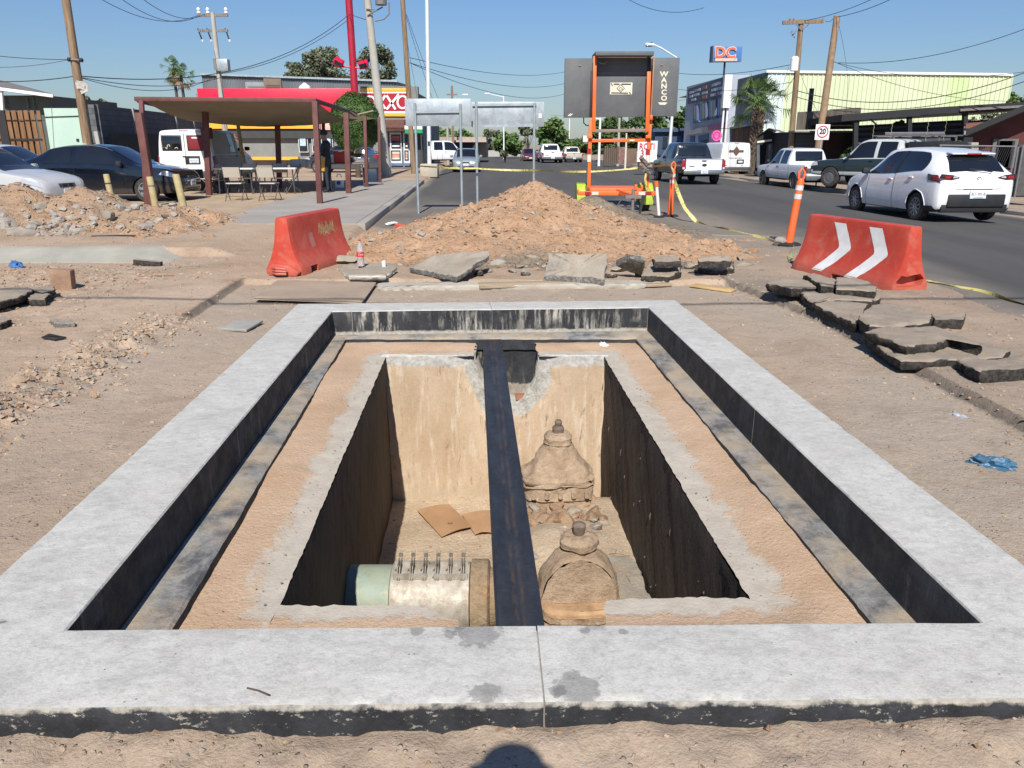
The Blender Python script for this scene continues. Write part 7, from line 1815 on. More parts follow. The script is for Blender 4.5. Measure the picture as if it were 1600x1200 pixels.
MB().lathe([(.25, -.3), (.25, .3)], W(595, -4, 37.2) - l0_, 14).build('transformer', M_STEELG, lp)
polepx('utility_pole', (646, 262), (629, 0), 41, .135, .11, M_WPOLE, 'brown wooden pole right of the leaning concrete pole', extra=2)
lm, m0_, m1_ = polepx('lamp_post', (671, 262), (667, 0), 38.5, .10, .085, simple('white_post', (.66, .68, .68), .45), 'tall white lamp post on a tapered concrete base', base_z=.5, extra=1.5)
MB().prism([(-.42, -.42), (.42, -.42), (.42, .42), (-.42, .42)], .62, Matrix.Translation((0, 0, -.45))).build('footing', conc('footing_b', (.40, .36, .29), (.50, .45, .36), .3, 2), lm, bevel=.06)
MB().box((.02, -.1, 1.1), (.1, .03, .2)).build('hatch', M_BLACKR, lm)
# --- left boundary: timber gate, mint wall, block wall, dark fence
n = N('gate_wood'); c = n.mix(n.ramp(n.noise(2, 6, .65, n.vmul(n.pos, (5, 1, .35))), .36, .66), (.16, .085, .042), (.28, .155, .078)); c = n.mix(n.math('MULTIPLY', n.ramp(n.noise(1.1, 5, .65), .5, .7), .5), c, (.085, .045, .025)); M_GATE = n.done(c, .8, None, n.bump(n.noise(14, 5, .7, n.vmul(n.pos, (4, 1, .3))), .006), .2)
GD = 30.5
gt = empty('timber_gate', (W(30, 200, GD).x, GD, .1), 0, 'brown plank gate with black iron bands between house and mint wall', 'gate'); go = gt.location
for i in range(14):
 xa_ = -62 + i * 9.6; m_ = i * .37
 a, b = W(xa_, 172.5 + .6 * n1(i * 1.3, 5), GD), W(xa_ + 9.5, 262, GD)
 MB().box(((a.x + b.x) / 2, GD + .02 * n1(i * 2.1, 6), (a.z + b.z) / 2), (b.x - a.x, .05, a.z - b.z)).build('plank', M_GATE, gt, off=go, bevel=.008)
pbox(gt, 'backing_board', -62, 173.5, 67, 262, GD + .07, .03, M_GATE)
M_IRON = simple('black_iron', (.022, .021, .022), .6)
pbox(gt, 'iron_band', -60, 216.5, 66, 219.5, GD - .06, .03, M_IRON); pbox(gt, 'iron_post', 6, 172, 10, 262, GD - .09, .05, M_IRON); pbox(gt, 'cable_strap', -60, 187.2, 72, 188.2, GD - .07, .02, M_IRON)
M_MINT = wallmat2('mint_wall', (.42, .56, .47), (.47, .61, .515), .9, .003, 30, (.36, .49, .41), .3)
a, b = W(68, 169, 30), W(147, 262, 30); mw = empty('garden_wall', ((a.x + b.x) / 2, 30, 0), 0, 'pale mint green rendered wall with a small square hole', 'wall')
o = MB().span((a.x, 30, 0), (b.x, 30.3, a.z)).build('wall', M_MINT, mw, off=mw.location)
for q_ in (80.5,): p0 = W(q_, 168, 29.99); p1 = W(q_ + 6, 262, 29.99); MB().bar(p0, p1, .012, .02).build('joint', simple('joint_green', (.20, .27, .24), .8), mw, off=mw.location)
MB().bar(W(68, 183, 29.98), W(146, 180.5, 29.98), .02, .03).build('cable_run', M_IRON, mw, off=mw.location)
pbox(mw, 'vent_hole', 118.7, 216.7, 123.4, 221, 29.97, .05, M_IRON)
n = N('grey_block'); br = n.t.nodes.new('ShaderNodeTexBrick');
mp = n.t.nodes.new('ShaderNodeCombineXYZ'); sx_ = n.sep(); n.lk(sx_[1], mp.inputs[0]); n.lk(sx_[2], mp.inputs[1]); n.lk(mp.outputs[0], br.inputs['Vector'])
br.inputs['Scale'].default_value = 1; br.inputs['Brick Width'].default_value = .4; br.inputs['Row Height'].default_value = .2; br.inputs['Mortar Size'].default_value = .008
br.inputs['Color1'].default_value = (.12, .125, .13, 1); br.inputs['Color2'].default_value = (.155, .16, .165, 1); br.inputs['Mortar'].default_value = (.09, .09, .092, 1)
M_BLOCK = n.done(n.mix(n.ramp(n.noise(1.0, 5, .65), .4, .7), br.outputs[0], (.11, .115, .12)), .9, None, n.bump(br.outputs['Fac'], -.01), .2)
a, b = W(147, 170, 29.2), W(318, 187.5, 42.5)
bw_ = empty('block_wall', (a.x, a.y, 0), 0, 'long dark grey block wall with pale posts running back from the mint wall', 'wall')
mb = MB(); d_ = (Vector((b.x, b.y, 0)) - Vector((a.x, a.y, 0))); nn = Vector((d_.y, -d_.x, 0)).normalized() * .2
A0, B0 = Vector((a.x, a.y, 0)), Vector((b.x, b.y, 0)); zt = 2.92
mb.add([A0, B0, B0 - nn, A0 - nn, A0 + Vector((0, 0, zt)), B0 + Vector((0, 0, zt)), B0 - nn + Vector((0, 0, zt)), A0 - nn + Vector((0, 0, zt))], [(0, 1, 5, 4), (1, 2, 6, 5), (2, 3, 7, 6), (3, 0, 4, 7), (4, 5, 6, 7)])
mb.build('wall', M_BLOCK, bw_, off=bw_.location)
for t in (.02, .27, .66, .86):
 q_ = A0 + d_ * t + nn * .06; MB().span((q_.x - .05, q_.y - .06, 0), (q_.x + .06, q_.y + .06, zt + .02)).build('post', simple('pale_post', (.34, .33, .30), .85) if t > .1 else M_BLOCK, bw_, off=bw_.location)
M_DKF = simple('black_shade_cloth', (.016, .020, .024), .8, var=.2, scale=1.5, obj=False)
a, b = W(157, 210, 28.6), W(330, 214, 38)
df = empty('shade_fence', (a.x, a.y, 0), 0, 'black cloth covered fence behind the black saloon', 'fence'); A0 = Vector((a.x + .3, a.y, 0)); B0 = Vector((b.x + .3, b.y, 0))
mb = MB(); mb.bar(A0 + Vector((0, 0, .97)), B0 + Vector((0, 0, .97)), .06, 1.94); mb.build('cloth', M_DKF, df, off=df.location)
p = W(156, 212, 28.5); MB().bar((p.x, 28.5, 0), (p.x - .1, 28.5, 2.0), .14).build('post', simple('pale_post_b', (.36, .35, .32), .85), df, off=df.location)
# house at the far left
HD = 46; hx1 = W(77, 172, HD).x; hs = empty('house', (hx1 - 5, HD, 0), 0, 'dark green house with a white edged sloping roof, behind the plank gate', 'house'); ho = hs.location
M_DKG = wallmat2('dark_green_wall', (.085, .105, .10), (.11, .13, .125)); zt = W(77, 149, HD).z
MB().span((hx1 - 16, HD, 0), (hx1, HD + 8, zt)).build('wall', M_DKG, hs, off=ho)
pts = [W(-60, 130, HD - 1), W(83, 149.5, HD - 1), W(80, 146, HD + 3), W(-4, 124, HD + 3), W(-60, 118, HD + 3)]
mb = MB(); mb.add(pts + [p - Vector((0, 0, .12)) for p in pts], [(0, 1, 2, 3, 4), (9, 8, 7, 6, 5)] + [(i, 5 + i, 5 + (i + 1) % 5, (i + 1) % 5) for i in range(5)]); mb.build('roof', simple('roof_brown', (.17, .15, .145), .8, obj=False), hs, off=ho)
MB().bar(W(-60, 131, HD - 1.05), W(83, 149.8, HD - 1.05), .1, .16).build('fascia', M_SWHITE, hs, off=ho)
MB().bar(W(2, 140, HD - .9), W(4, 175, HD - .9), .14).build('porch_post', M_SWHITE, hs, off=ho)
for xa_, xb_ in ((4, 13), (40, 47), (50, 56)):
 w_ = pbox(hs, 'window', xa_, 152, xb_, 172, HD - .06, .1, simple('window_frame_g', (.16, .18, .18), .7)); pbox(hs, 'pane', xa_ + 1, 153, xb_ - 1, 171, HD - .09, .06, M_GLASSD, parent=w_)
# --- right side: blue two storey building
M_BLUEW = wallmat2('pale_blue_wall', (.36, .40, .47), (.42, .46, .52), .5); M_BLUE = simple('blue_paint', (.030, .10, .27), .5, var=.12, obj=False); M_NAVY2 = simple('navy_sign', (.018, .028, .060), .5, var=.1, obj=False)
U1 = 18.0
a, b = WP(1142, 119, U1), WP(1073, 140, U1)
db = empty('two_storey_building', (a.x + 2, (a.y + b.y) / 2, -.3), 0, 'pale blue two storey shop with navy sign board and blue windows across the street', 'building'); do = db.location
def ublock(u0, u1, D0, D1, z0, z1):
 mb = MB(); q = [ST(u0, D0), ST(u1, D0), ST(u1, D1), ST(u0, D1)]
 return mb.add([(p.x, p.y, z0) for p in q] + [(p.x, p.y, z1) for p in q], [(0, 1, 2, 3), (4, 5, 6, 7), (0, 1, 5, 4), (1, 2, 6, 5), (2, 3, 7, 6), (3, 0, 4, 7)])
ublock(U1, U1 + 10, a.y, b.y, -.5, 6.15).build('wall', M_BLUEW, db, off=do)
sb = fpanel(db, 'sign_board', [(1075, 139), (1138, 117.5), (1137, 149), (1074, 162)], U1, M_NAVY2, .12)
M_SIGNT = simple('faded_lettering', (.42, .46, .55), .6, var=.5, scale=3, obj=False); M_SIGNR = simple('faded_red_lettering', (.36, .13, .12), .6, var=.4, scale=3, obj=False)
def srow(x0, x1, yc, h, m):   # faded painted line following the board's perspective
 t = lambda x: (x - 1075) / 63; top = lambda x: 139 - 21.5 * t(x); bot = lambda x: 162 - 13 * t(x); f = lambda x, v: top(x) + (bot(x) - top(x)) * v
 fpanel(db, 'painted_line', [(x0, f(x0, yc)), (x1, f(x1, yc)), (x1, f(x1, yc + h)), (x0, f(x0, yc + h))], U1, m, .14, parent=sb)
for x0_, x1_, v, m in ((1077, 1083, .22, M_SIGNT), (1084.5, 1094, .20, M_SIGNT), (1077.5, 1082, .48, M_SIGNT), (1083.5, 1092, .46, M_SIGNT), (1080, 1087, .73, M_SIGNT), (1097, 1104, .14, M_SIGNR), (1096.5, 1105, .48, M_SIGNT), (1097, 1104, .70, M_SIGNR), (1112, 1127, .18, M_SIGNT), (1111, 1129, .46, M_SIGNT), (1110, 1119, .72, M_SIGNT), (1121, 1124, .70, M_SIGNT), (1125, 1130, .72, M_SIGNT)):
 o = srow(x0_, x1_, v, .15 if m is M_SIGNT else .2, m)
for x0_, x1_, ya, yb2 in ((1083, 1091, 165, 192), (1096, 1105, 161, 188), (1109, 1119, 157, 185), (1124, 1133, 154, 182)):
 s_ = -.30
 q4 = lambda e, ex=0: [(x0_ + e, ya + e), (x1_ - e, ya + s_ * (x1_ - x0_) + e), (x1_ - e, yb2 + s_ * .6 * (x1_ - x0_) - e), (x0_ + e, yb2 - e)]
 w_ = fpanel(db, 'window', q4(0), U1, M_BLUE, .10)
 fpanel(db, 'pane', [((x0_ + x1_) / 2 + .5, ya + .5), (x1_ - 1.6, ya - .5), (x1_ - 1.6, yb2 - 4), ((x0_ + x1_) / 2 + .5, yb2 - 3)], U1, simple('curtain_pane', (.36, .33, .31), .5), .115, parent=w_)
 fpanel(db, 'pane', [(x0_ + 1.2, ya + 1), ((x0_ + x1_) / 2 - .4, ya + .4), ((x0_ + x1_) / 2 - .4, yb2 - 3), (x0_ + 1.2, yb2 - 2.5)], U1, M_GLASSD, .115, parent=w_)
 fpanel(db, 'sill', [(x0_ - .8, yb2 - 1.5), (x1_ + .6, yb2 - 3.5), (x1_ + .6, yb2 - 1.2), (x0_ - .8, yb2 + .8)], U1, M_BLUE, .2, parent=w_)
fpanel(db, 'fascia_band', [(1074, 203), (1131, 193), (1131, 203), (1074, 211)], U1, simple('fascia_grey', (.40, .41, .40), .7, var=.2, obj=False), .15)
fpanel(db, 'pink_board', [(1106, 196), (1131, 192), (1131, 200), (1106, 204)], U1, simple('pink_board', (.42, .12, .22), .6, var=.4, scale=4, obj=False), .18)
fpanel(db, 'shop_door', [(1091, 212), (1107, 209), (1107, 243), (1091, 246)], U1, M_BLUE, .04); fpanel(db, 'shop_window', [(1078, 213), (1085, 212), (1085, 225), (1078, 226)], U1, M_BLUE, .05); fpanel(db, 'opening', [(1094, 220), (1105, 218), (1105, 244), (1094, 246)], U1, M_IRON, .06)
a = WP(1137.5, 117, U1 - .35); col = empty('pylon_sign', (a.x, a.y, -.3), 0, 'tall narrow white sign column beside the navy board', 'sign'); p = WP(1138, 168, U1 - .35)
MB().span((a.x - .25, a.y - .25, p.z), (a.x + .25, a.y + .25, a.z)).build('column', M_SWHITE, col, off=col.location); MB().tube([(a.x - .15, a.y, -.4), (a.x - .1, a.y, p.z)], .07, 8).build('pipe', M_SWHITE, col, off=col.location); MB().tube([(a.x + .16, a.y, -.4), (a.x + .16, a.y, p.z)], .07, 8).build('pipe', M_SWHITE, col, off=col.location)
c_ = W(1119.5, 212, 52); rs = empty('round_sign', tuple(c_), 0, 'round magenta shop sign hanging over the pavement', 'sign')
M_MAG = simple('magenta', (.50, .03, .24), .5, obj=False)
MB().lathe([(.34, -.04), (.34, .04)], (0, 0, 0), 28, 'y').build('disc', M_MAG, rs); MB().lathe([(.30, 0), (.30, .012), (.27, .012), (.27, 0)], (0, -.05, 0), 28, 'y', ring=True).build('ring', simple('pink_ring', (.66, .25, .40), .5), rs)
for k, w_ in enumerate((.16, .26, .22, .14)): MB().box((0, -.05, .13 - k * .085), (w_, .01, .03)).build('lettering_line', simple('pale_pink', (.62, .28, .42), .5), rs)
MB().box((0, .0, .38), (.03, .03, .10)).build('hanger', M_IRON, rs); MB().bar((0, 0, .43), (1.0, .4, .43), .03).build('bracket', M_IRON, rs)
dc = empty('roof_sign', tuple(W(1133, 118, 57)), 0, 'blue rooftop sign with orange DC lettering on a thin post', 'sign'); o_d = dc.location
a, b = W(1112, 73.5, 57), W(1157, 97, 57); cx_, cz_ = (a.x + b.x) / 2, (a.z + b.z) / 2
sgd = MB().box((cx_, 57, cz_), (b.x - a.x, .5, a.z - b.z), (0, -.02, .12)).build('box', simple('sign_blue', (.085, .19, .42), .45, var=.12, obj=False), dc, off=o_d, bevel=.02)
MB().box((a.x - .02, 56.85, cz_), (.10, .56, a.z - b.z + .06)).build('edge', M_NAVY2, dc, off=o_d)
MB().tube([(W(1133, 98, 57).x, 57.1, b.z), (W(1133, 98, 57).x, 57.1, b.z - 1.6)], .07, 8).build('post', M_NAVY2, dc, off=o_d)
put_text('letters', 'DC', .92, MX(W(1133.5, 82.5, 56.66), (1, .12, -.02), (0, 0, 1)), simple('white_outline', (.72, .55, .50), .5), sgd, ext=.01, bold=.05, sx=1.12, off=o_d)
put_text('letters', 'DC', .92, MX(W(1133.5, 82.5, 56.64), (1, .12, -.02), (0, 0, 1)), simple('orange_letter', (.72, .14, .055), .5), sgd, ext=.015, bold=.012, sx=1.12, off=o_d)
MB().box(W(1134.5, 93.2, 56.66), (1.55, .03, .19), (0, -.02, .12)).build('strip', simple('strip_cream', (.66, .46, .36), .5, var=.35, scale=9), sgd, off=o_d)
# grey-blue block and plank gate beside the palm
a = WP(1149, 140, 18.5); b = WP(1199, 112.5, 18.5); gb = empty('grey_building', (a.x + 2, a.y - 4, -.3), 0, 'plain blue grey building side between the blue shop and the warehouse', 'building')
ublock(18.5, 24, b.y + .05, a.y, -.5, b.z).build('wall', wallmat2('blue_grey_wall', (.10, .125, .15), (.135, .16, .185), .4), gb, off=gb.location)
fpanel(gb, 'ledge', [(1140, 198.5), (1199, 189), (1199, 192), (1140, 201.5)], 18.5, simple('ledge_grey', (.22, .23, .24), .7), .3)
for k in range(5):
 x_ = 1141 + k * 7; fpanel(gb, 'plank', [(x_, 202 - k * .9), (x_ + 6.6, 201.2 - k * .9), (x_ + 6.6, 236), (x_, 236)], 18.5, simple('gate_brown', (.12, .055, .034), .8, var=.2, scale=3, obj=False), .08)
# warehouse with ribbed cladding
WD = b.y; xl_, xr_ = b.x, W(1578, 117, WD).x; zl_, zr_ = b.z, W(1578, 117.5, WD).z
wh = empty('warehouse', ((xl_ + xr_) / 2, WD, -.3), 0, 'long pale green warehouse with vertical ribbed cladding across the street', 'warehouse'); wo = wh.location
n = N('green_cladding'); c = n.mix(n.ramp(n.noise(.35, 5, .6), .35, .66), (.53, .58, .37), (.60, .65, .44)); c = n.mix(n.math('MULTIPLY', n.ramp(n.noise(1.4, 5, .7, n.vmul(n.pos, (1, 1, .12))), .52, .7), .3), c, (.48, .53, .35)); M_CLAD = n.done(c, .5)
M_CLADW = simple('mint_white_cladding', (.60, .69, .68), .5, var=.04, obj=False); M_CLADB = simple('bright_green_cladding', (.51, .60, .32), .5, var=.05, obj=False)
bounds = [1197, 1225, 1290, 1355, 1420, 1480, 1512, 1578]
for k in range(7):
 xa_, xb_ = W(bounds[k], 150, WD).x, W(bounds[k + 1], 150, WD).x; nr_ = max(3, round((xb_ - xa_) / .29)); mb = MB(); P = []
 for i in range(nr_):
  for q_, dy in ((0, 0), (.68, 0), (.74, -.05), (.94, -.05)):
   x = xa_ + (xb_ - xa_) * (i + q_) / nr_; P.append(x);
 P.append(xb_); rows = []
 for i, x in enumerate(P):
  dy = -.05 if i % 4 in (2, 3) and i < len(P) - 1 else 0
  zt = zl_ + (zr_ - zl_) * (x - xl_) / (xr_ - xl_); rows.append([(x, WD + dy, -.5), (x, WD + dy, zt)])
 mb.grid(rows); mb.build('cladding', M_CLADW if k == 0 else (M_CLADB if k == 5 else M_CLAD), wh, off=wo)
MB().bar((xl_ - .1, WD - .06, zl_ + .03), (xr_ + .1, WD - .06, zr_ + .03), .16, .14).build('roof_trim', M_SWHITE, wh, off=wo)
mb = MB(); mb.add([(xl_, WD + .05, zl_), (xr_, WD + .05, zr_), (xr_, WD + 22, zr_ - .3), (xl_ - 1, WD + 22, zl_ - .3)], [(0, 1, 2, 3)]); mb.build('roof', M_CORR, wh, off=wo)
MB().bar((xr_ - .1, WD + .1, zr_ / 2 - .6), (xr_ + 13, WD + 22, zr_ / 2 - .6), .1, zr_ + .6).build('end_wall', M_CLAD, wh, off=wo)
# gable hut
hD = 43; hu = empty('gable_hut', tuple(W(1208, 230, hD)), 0, 'dark open fronted hut with a small grey gable roof', 'hut'); q_ = hu.location
pk, le, ri = W(1201, 200, hD), W(1180, 215, hD), W(1237, 213, hD); dk = simple('hut_dark', (.02, .02, .022), .8); rg_ = simple('hut_roof', (.15, .15, .15), .8, obj=False)
mb = MB(); dv = Vector((2.2, 5, 0)); mb.add([pk, ri, ri + dv, pk + dv, le, le + dv], [(0, 1, 2, 3), (4, 0, 3, 5)]); mb.build('roof', rg_, hu, off=q_)
mb = MB(); mb.add([W(1183, 216, hD + .2), pk + Vector((0, .2, -.1)), W(1232, 216, hD + .2), W(1232, 226, hD + .2), W(1183, 226, hD + .2)], [(0, 1, 2, 3, 4)]); mb.build('gable', dk, hu, off=q_)
for x_ in (1184, 1204, 1211, 1232): MB().bar(W(x_, 224, hD + .1), W(x_, 262, hD + .1), .16).build('post', simple('hut_post', (.10, .11, .12), .8), hu, off=q_)
MB().bar(W(1183, 222, hD - .05), W(1206, 219, hD - .05), .04, .10).build('lace_trim', M_CREAM, hu, off=q_)
MB().span((W(1183, 240, hD + 3).x, hD + 3, -.4), (W(1245, 240, hD + 3).x, hD + 3.2, 2.2)).build('back_wall', dk, hu, off=q_)
# dark timber shop front
TDp = 40.0; ts = empty('timber_shop', tuple(W(1293, 240, TDp)), 0, 'dark shop with a weathered plank upper storey behind the speed sign', 'building'); q_ = ts.location
n = N('weathered_plank'); c = n.mix(n.ramp(n.noise(2, 6, .65, n.vmul(n.pos, (4, 1, .3))), .36, .66), (.075, .062, .05), (.135, .112, .09)); M_WPLK = n.done(c, .85)
for k in range(19):
 x_ = 1247 + k * 5; t = k / 19; ya = 175 - 6 * t - (0 if k < 10 else 1); pbox(ts, 'plank', x_, ya, x_ + 4.75, 203 - 1.5 * t, TDp + .01 * (k % 3), .06, M_WPLK)
pbox(ts, 'eave', 1242, 204, 1342, 206.5, TDp - .8, .9, simple('eave_grey', (.25, .25, .24), .7)); pbox(ts, 'tube_light', 1297, 195, 1335, 197.2, TDp - .2, .1, M_SWHITE)
pbox(ts, 'wall', 1240, 206, 1345, 262, TDp + .1, 4, dk); sh_ = pbox(ts, 'shutter', 1243, 207, 1276, 262, TDp - .02, .1, simple('shutter_grey', (.07, .08, .09), .6)); pbox(ts, 'brick_panel', 1291, 205, 1312, 262, TDp - .02, .1, simple('maroon_wall', (.055, .028, .028), .85)); pbox(ts, 'mast', 1266, 138, 1268.4, 175, TDp + .3, .1, M_IRON)
for k in range(5): pbox(ts, 'slat', 1244, 210 + k * 6, 1275, 214.8 + k * 6, TDp - .06, .03, simple('shutter_slat', (.085, .095, .105), .6), parent=sh_)
# shade structure with corrugated fence
SHD = 36.0; ss_ = empty('shade_structure', tuple(W(1430, 240, SHD)), 0, 'long black roofed shade structure on dark posts in front of the warehouse', 'shelter'); q_ = ss_.location
mb = MB(); pts = [W(1316, 179, SHD), W(1440, 169, SHD), W(1640, 157, SHD)]
for a, b in zip(pts[:-1], pts[1:]):
 mb.add([a, b, b + Vector((0, 5, -.1)), a + Vector((0, 5, -.1)), a - Vector((0, 0, .28)), b - Vector((0, 0, .32)), b + Vector((0, 5, -.4)), a + Vector((0, 5, -.4))], [(0, 1, 2, 3), (4, 5, 6, 7), (0, 1, 5, 4), (1, 2, 6, 5), (2, 3, 7, 6), (3, 0, 4, 7)])
mb.build('roof', simple('roof_black', (.018, .019, .021), .7), ss_, off=q_)
MB().bar(W(1500, 172, SHD - .1), W(1640, 163.5, SHD - .1), .05, .10).build('gutter', M_STEELG, ss_, off=q_)
for x_, y_ in ((1337, 178), (1421, 172), (1508, 166)): MB().bar(W(x_, y_, SHD + .2), W(x_ - 1.5, 262, SHD + .2), .18).build('post', dk, ss_, off=q_)
MB().bar(W(1350, 178, SHD + .1), W(1370, 195, SHD + .1), .06).build('brace', dk, ss_, off=q_)
cf = empty('corrugated_fence', tuple(W(1425, 240, 37)), 0, 'dark blue corrugated fence under the shade structure', 'fence'); M_DKB = simple('dark_corrugated', (.020, .028, .040), .6, var=.2, scale=2, obj=False)
for k in range(6):
 xa_ = 1338 + k * 28.3; mb = MB(); P = []
 for i in range(25):
  y_ = 196 - 9 * (k) / 6; a = W(xa_, y_, 37); b = W(xa_ + 28, y_ - 1.4, 37); t = i / 24; z = -.4 + (a.z + .4) * t; P.append([(a.x, 37 + .04 * math.cos(i * math.pi), z), (b.x, 37 + .04 * math.cos(i * math.pi), z + (b.z - a.z) * t)])
 mb.grid(P); mb.build('sheet', M_DKB, cf, off=cf.location)
# house at right edge
RD = 29.0; rh = empty('house', tuple(W(1570, 260, RD)), 0, 'dark red house with a sloping dark roof at the right picture edge', 'house'); q_ = rh.location
M_DKR = wallmat2('dark_red_wall', (.085, .030, .028), (.115, .042, .038)); a = W(1516, 210, RD)
mb = MB(); pts = [W(1520, 262 + 30, RD), W(1520, 209, RD), W(1640, 160, RD), W(1640, 300, RD)]; mb.add(pts + [p + Vector((4.2, 6, 0)) for p in pts], [(0, 1, 2, 3), (0, 4, 5, 1), (1, 5, 6, 2)]); mb.build('wall', M_DKR, rh, off=q_)
mb = MB(); e0, e1 = W(1508, 213, RD - 1), W(1645, 155, RD - 1); mb.add([e0, e1, e1 + Vector((5, 7, 0)), e0 + Vector((5, 7, 0)), e0 + Vector((0, 0, .22)), e1 + Vector((0, 0, .22)), e1 + Vector((5, 7, .22)), e0 + Vector((5, 7, .22))], [(0, 1, 2, 3), (4, 5, 6, 7), (0, 1, 5, 4), (3, 0, 4, 7)]); mb.build('roof', dk, rh, off=q_)
wf = pbox(rh, 'window', 1553, 217, 1584, 262, RD - .08, .1, simple('window_grey', (.13, .13, .125), .7)); pbox(rh, 'pane', 1559, 220, 1579, 261, RD - .10, .06, M_GLASSD, parent=wf)
for k in range(7): pbox(rh, 'grille_bar', 1560 + k * 2.9, 220, 1560.6 + k * 2.9, 261, RD - .14, .02, M_IRON, parent=wf)
rr2 = empty('red_roof_shed', tuple(W(1540, 240, 34)), 0, 'low shed with a rust red roof left of the dark red house', 'shed'); q2 = rr2.location
pts = [W(1509, 197, 34), W(1558, 194, 34), W(1582, 184.5, 38), W(1509, 189.5, 38)]; mb = MB(); mb.add(pts + [p - Vector((0, 0, .1)) for p in pts], [(0, 1, 2, 3), (7, 6, 5, 4), (0, 1, 5, 4)]); mb.build('roof', simple('rust_roof', (.22, .085, .06), .8, obj=False), rr2, off=q2)
for k in range(3): pbox(rr2, 'board', 1507, 197.5 + k * 4.5, 1526 - k * 3, 201.6 + k * 4.5, 34.1, .06, simple('pale_board', (.33, .36, .37), .7), )
pbox(rr2, 'wall', 1507, 211.5, 1560, 262, 34.2, .1, dk)
gp = empty('gate_pillar', tuple(W(1523, 245, 27)), 0, 'pale pierced block pillar in front of the dark red house', 'pillar')
for k in range(4): pbox(gp, 'block', 1518.5 + (k % 2) * 5.5, 222.5 + (k // 2) * 8.5, 1523 + (k % 2) * 5.5, 230 + (k // 2) * 8.5, 27, .3, simple('pale_block', (.36, .33, .29), .85), bevel=.02)
pbox(gp, 'shaft', 1519, 239.5, 1528, 275, 27.02, .3, simple('pillar_grey', (.10, .09, .09), .85))
# chain link gate
cl = empty('chain_link_fence', tuple(W(1580, 300, 23.5)), 0, 'leaning galvanised chain link gate frame behind the white hatchback', 'fence'); q_ = cl.location; M_LINK = simple('galv_pipe', (.20, .20, .20), .5, .4)
for a, b, r_ in (((1468, 227), (1588, 229), .022), ((1587, 228), (1573, 304), .025), ((1591, 229), (1579, 306), .022), ((1599, 226), (1585, 308), .03), ((1470, 227), (1466, 290), .022), ((1466, 290), (1573, 303), .02)):
 MB().tube([W(*a, 23.5), W(*b, 23.5)], r_, 8).build('rail', M_LINK, cl, off=q_, smooth=True)
n = N('chain_mesh');
mb = MB()
for k in range(34):
 x_ = 1470 + k * 3.4
 for sgn in (1, -1):
  a = W(x_, 228, 23.52); b = W(x_ + sgn * 32, 300, 23.52)
  if 1466 < x_ + sgn * 32 < 1576: mb.bar(a, b, .004)
mb.build('wire_mesh', M_LINK, cl, off=q_, kind='stuff')
pbox(cl, 'side_screen', 1592, 226, 1640, 306, 23.6, .05, simple('screen_grey', (.075, .075, .072), .8, var=.3, scale=8))
# --- far right poles, signs and lamp
p1, q0, q1 = polepx('utility_pole', (1236, 225), (1252, 31), 40, .15, .12, M_WPOLE, 'wooden power pole with crossarm and transformer in front of the warehouse', base_z=-.3)
MB().bar(W(1223, 35.5, 39.9) - q0, W(1287, 33, 39.9) - q0, .12, .16).build('crossarm', M_WPOLE, p1); MB().bar(W(1244, 38, 39.85) - q0, W(1252, 47, 39.85) - q0, .04).build('brace', M_STEELG, p1); MB().bar(W(1266, 36, 39.85) - q0, W(1254, 47, 39.85) - q0, .04).build('brace', M_STEELG, p1)
MB().lathe([(.17, -.32), (.19, -.3), (.19, .26), (.1, .34)], W(1241.5, 100, 39.6) - q0, 16).build('transformer', M_SWHITE, p1, smooth=True)
for x_ in (1234, 1240, 1286): MB().lathe([(.03, 0), (.05, .05), (.03, .12)], W(x_, 34, 39.9) - q0 + Vector((0, 0, .05)), 8).build('insulator', M_STEELG, p1)
mb = MB();
for k in range(4): mb.box(W(1237 + 2 * k, 50 + (k % 3) * 4, 39.6) - q0, (.05, .05, .14), (k, .5, 0))
mb.build('cutout_fuse', M_STEELG, p1)
p2, q0b, q1b = polepx('utility_pole', (1283, 200), (1308, 25), 38, .18, .14, simple('tan_pole', (.30, .20, .12), .9, var=.25, scale=5), 'plain tan wooden pole leaning right, behind the speed sign', base_z=-.3)
sp_ = W(1285, 206.5, 33); s20 = empty('speed_sign', (sp_.x, 33, -.2), 0, 'square white speed limit sign reading 20 in a red ring', 'sign'); q_ = s20.location
pn = MB().box((sp_.x, 33, sp_.z), (.58, .02, .60)).build('panel', M_SWHITE, s20, off=q_, bevel=.01)
MB().lathe([(.235, 0), (.235, .008), (.195, .008), (.195, 0)], (sp_.x, 32.975, sp_.z + .02), 32, 'y', ring=True).build('ring', simple('sign_ring_red', (.48, .03, .05), .5), s20, off=q_)
put_text('numerals', '20', .30, MX((sp_.x, 32.98, sp_.z + .025), (1, 0, 0), (0, 0, 1)), M_IRON, pn, ext=.006, bold=.010, sx=.85, off=q_); put_text('unit_line', '- - -', .06, MX((sp_.x, 32.98, sp_.z - .24), (1, 0, 0), (0, 0, 1)), M_IRON, pn, ext=.004, off=q_)
MB().bar((sp_.x, 33.04, -.3), (sp_.x, 33.04, sp_.z + .2), .05).build('post', M_TUBE, s20, off=q_)
ll, a0, a1 = polepx('street_lamp', (1046, 235), (1057, 90), 47, .10, .07, simple('lamp_white', (.66, .67, .66), .45), 'white street lamp with a bent arm reaching left behind the message board', base_z=-.2)
MB().tube([a1 - a0, W(1033, 75, 47) - a0, W(1021, 69.5, 47) - a0], .045, 8).build('arm', simple('lamp_white_b', (.66, .67, .66), .45), ll, smooth=True)
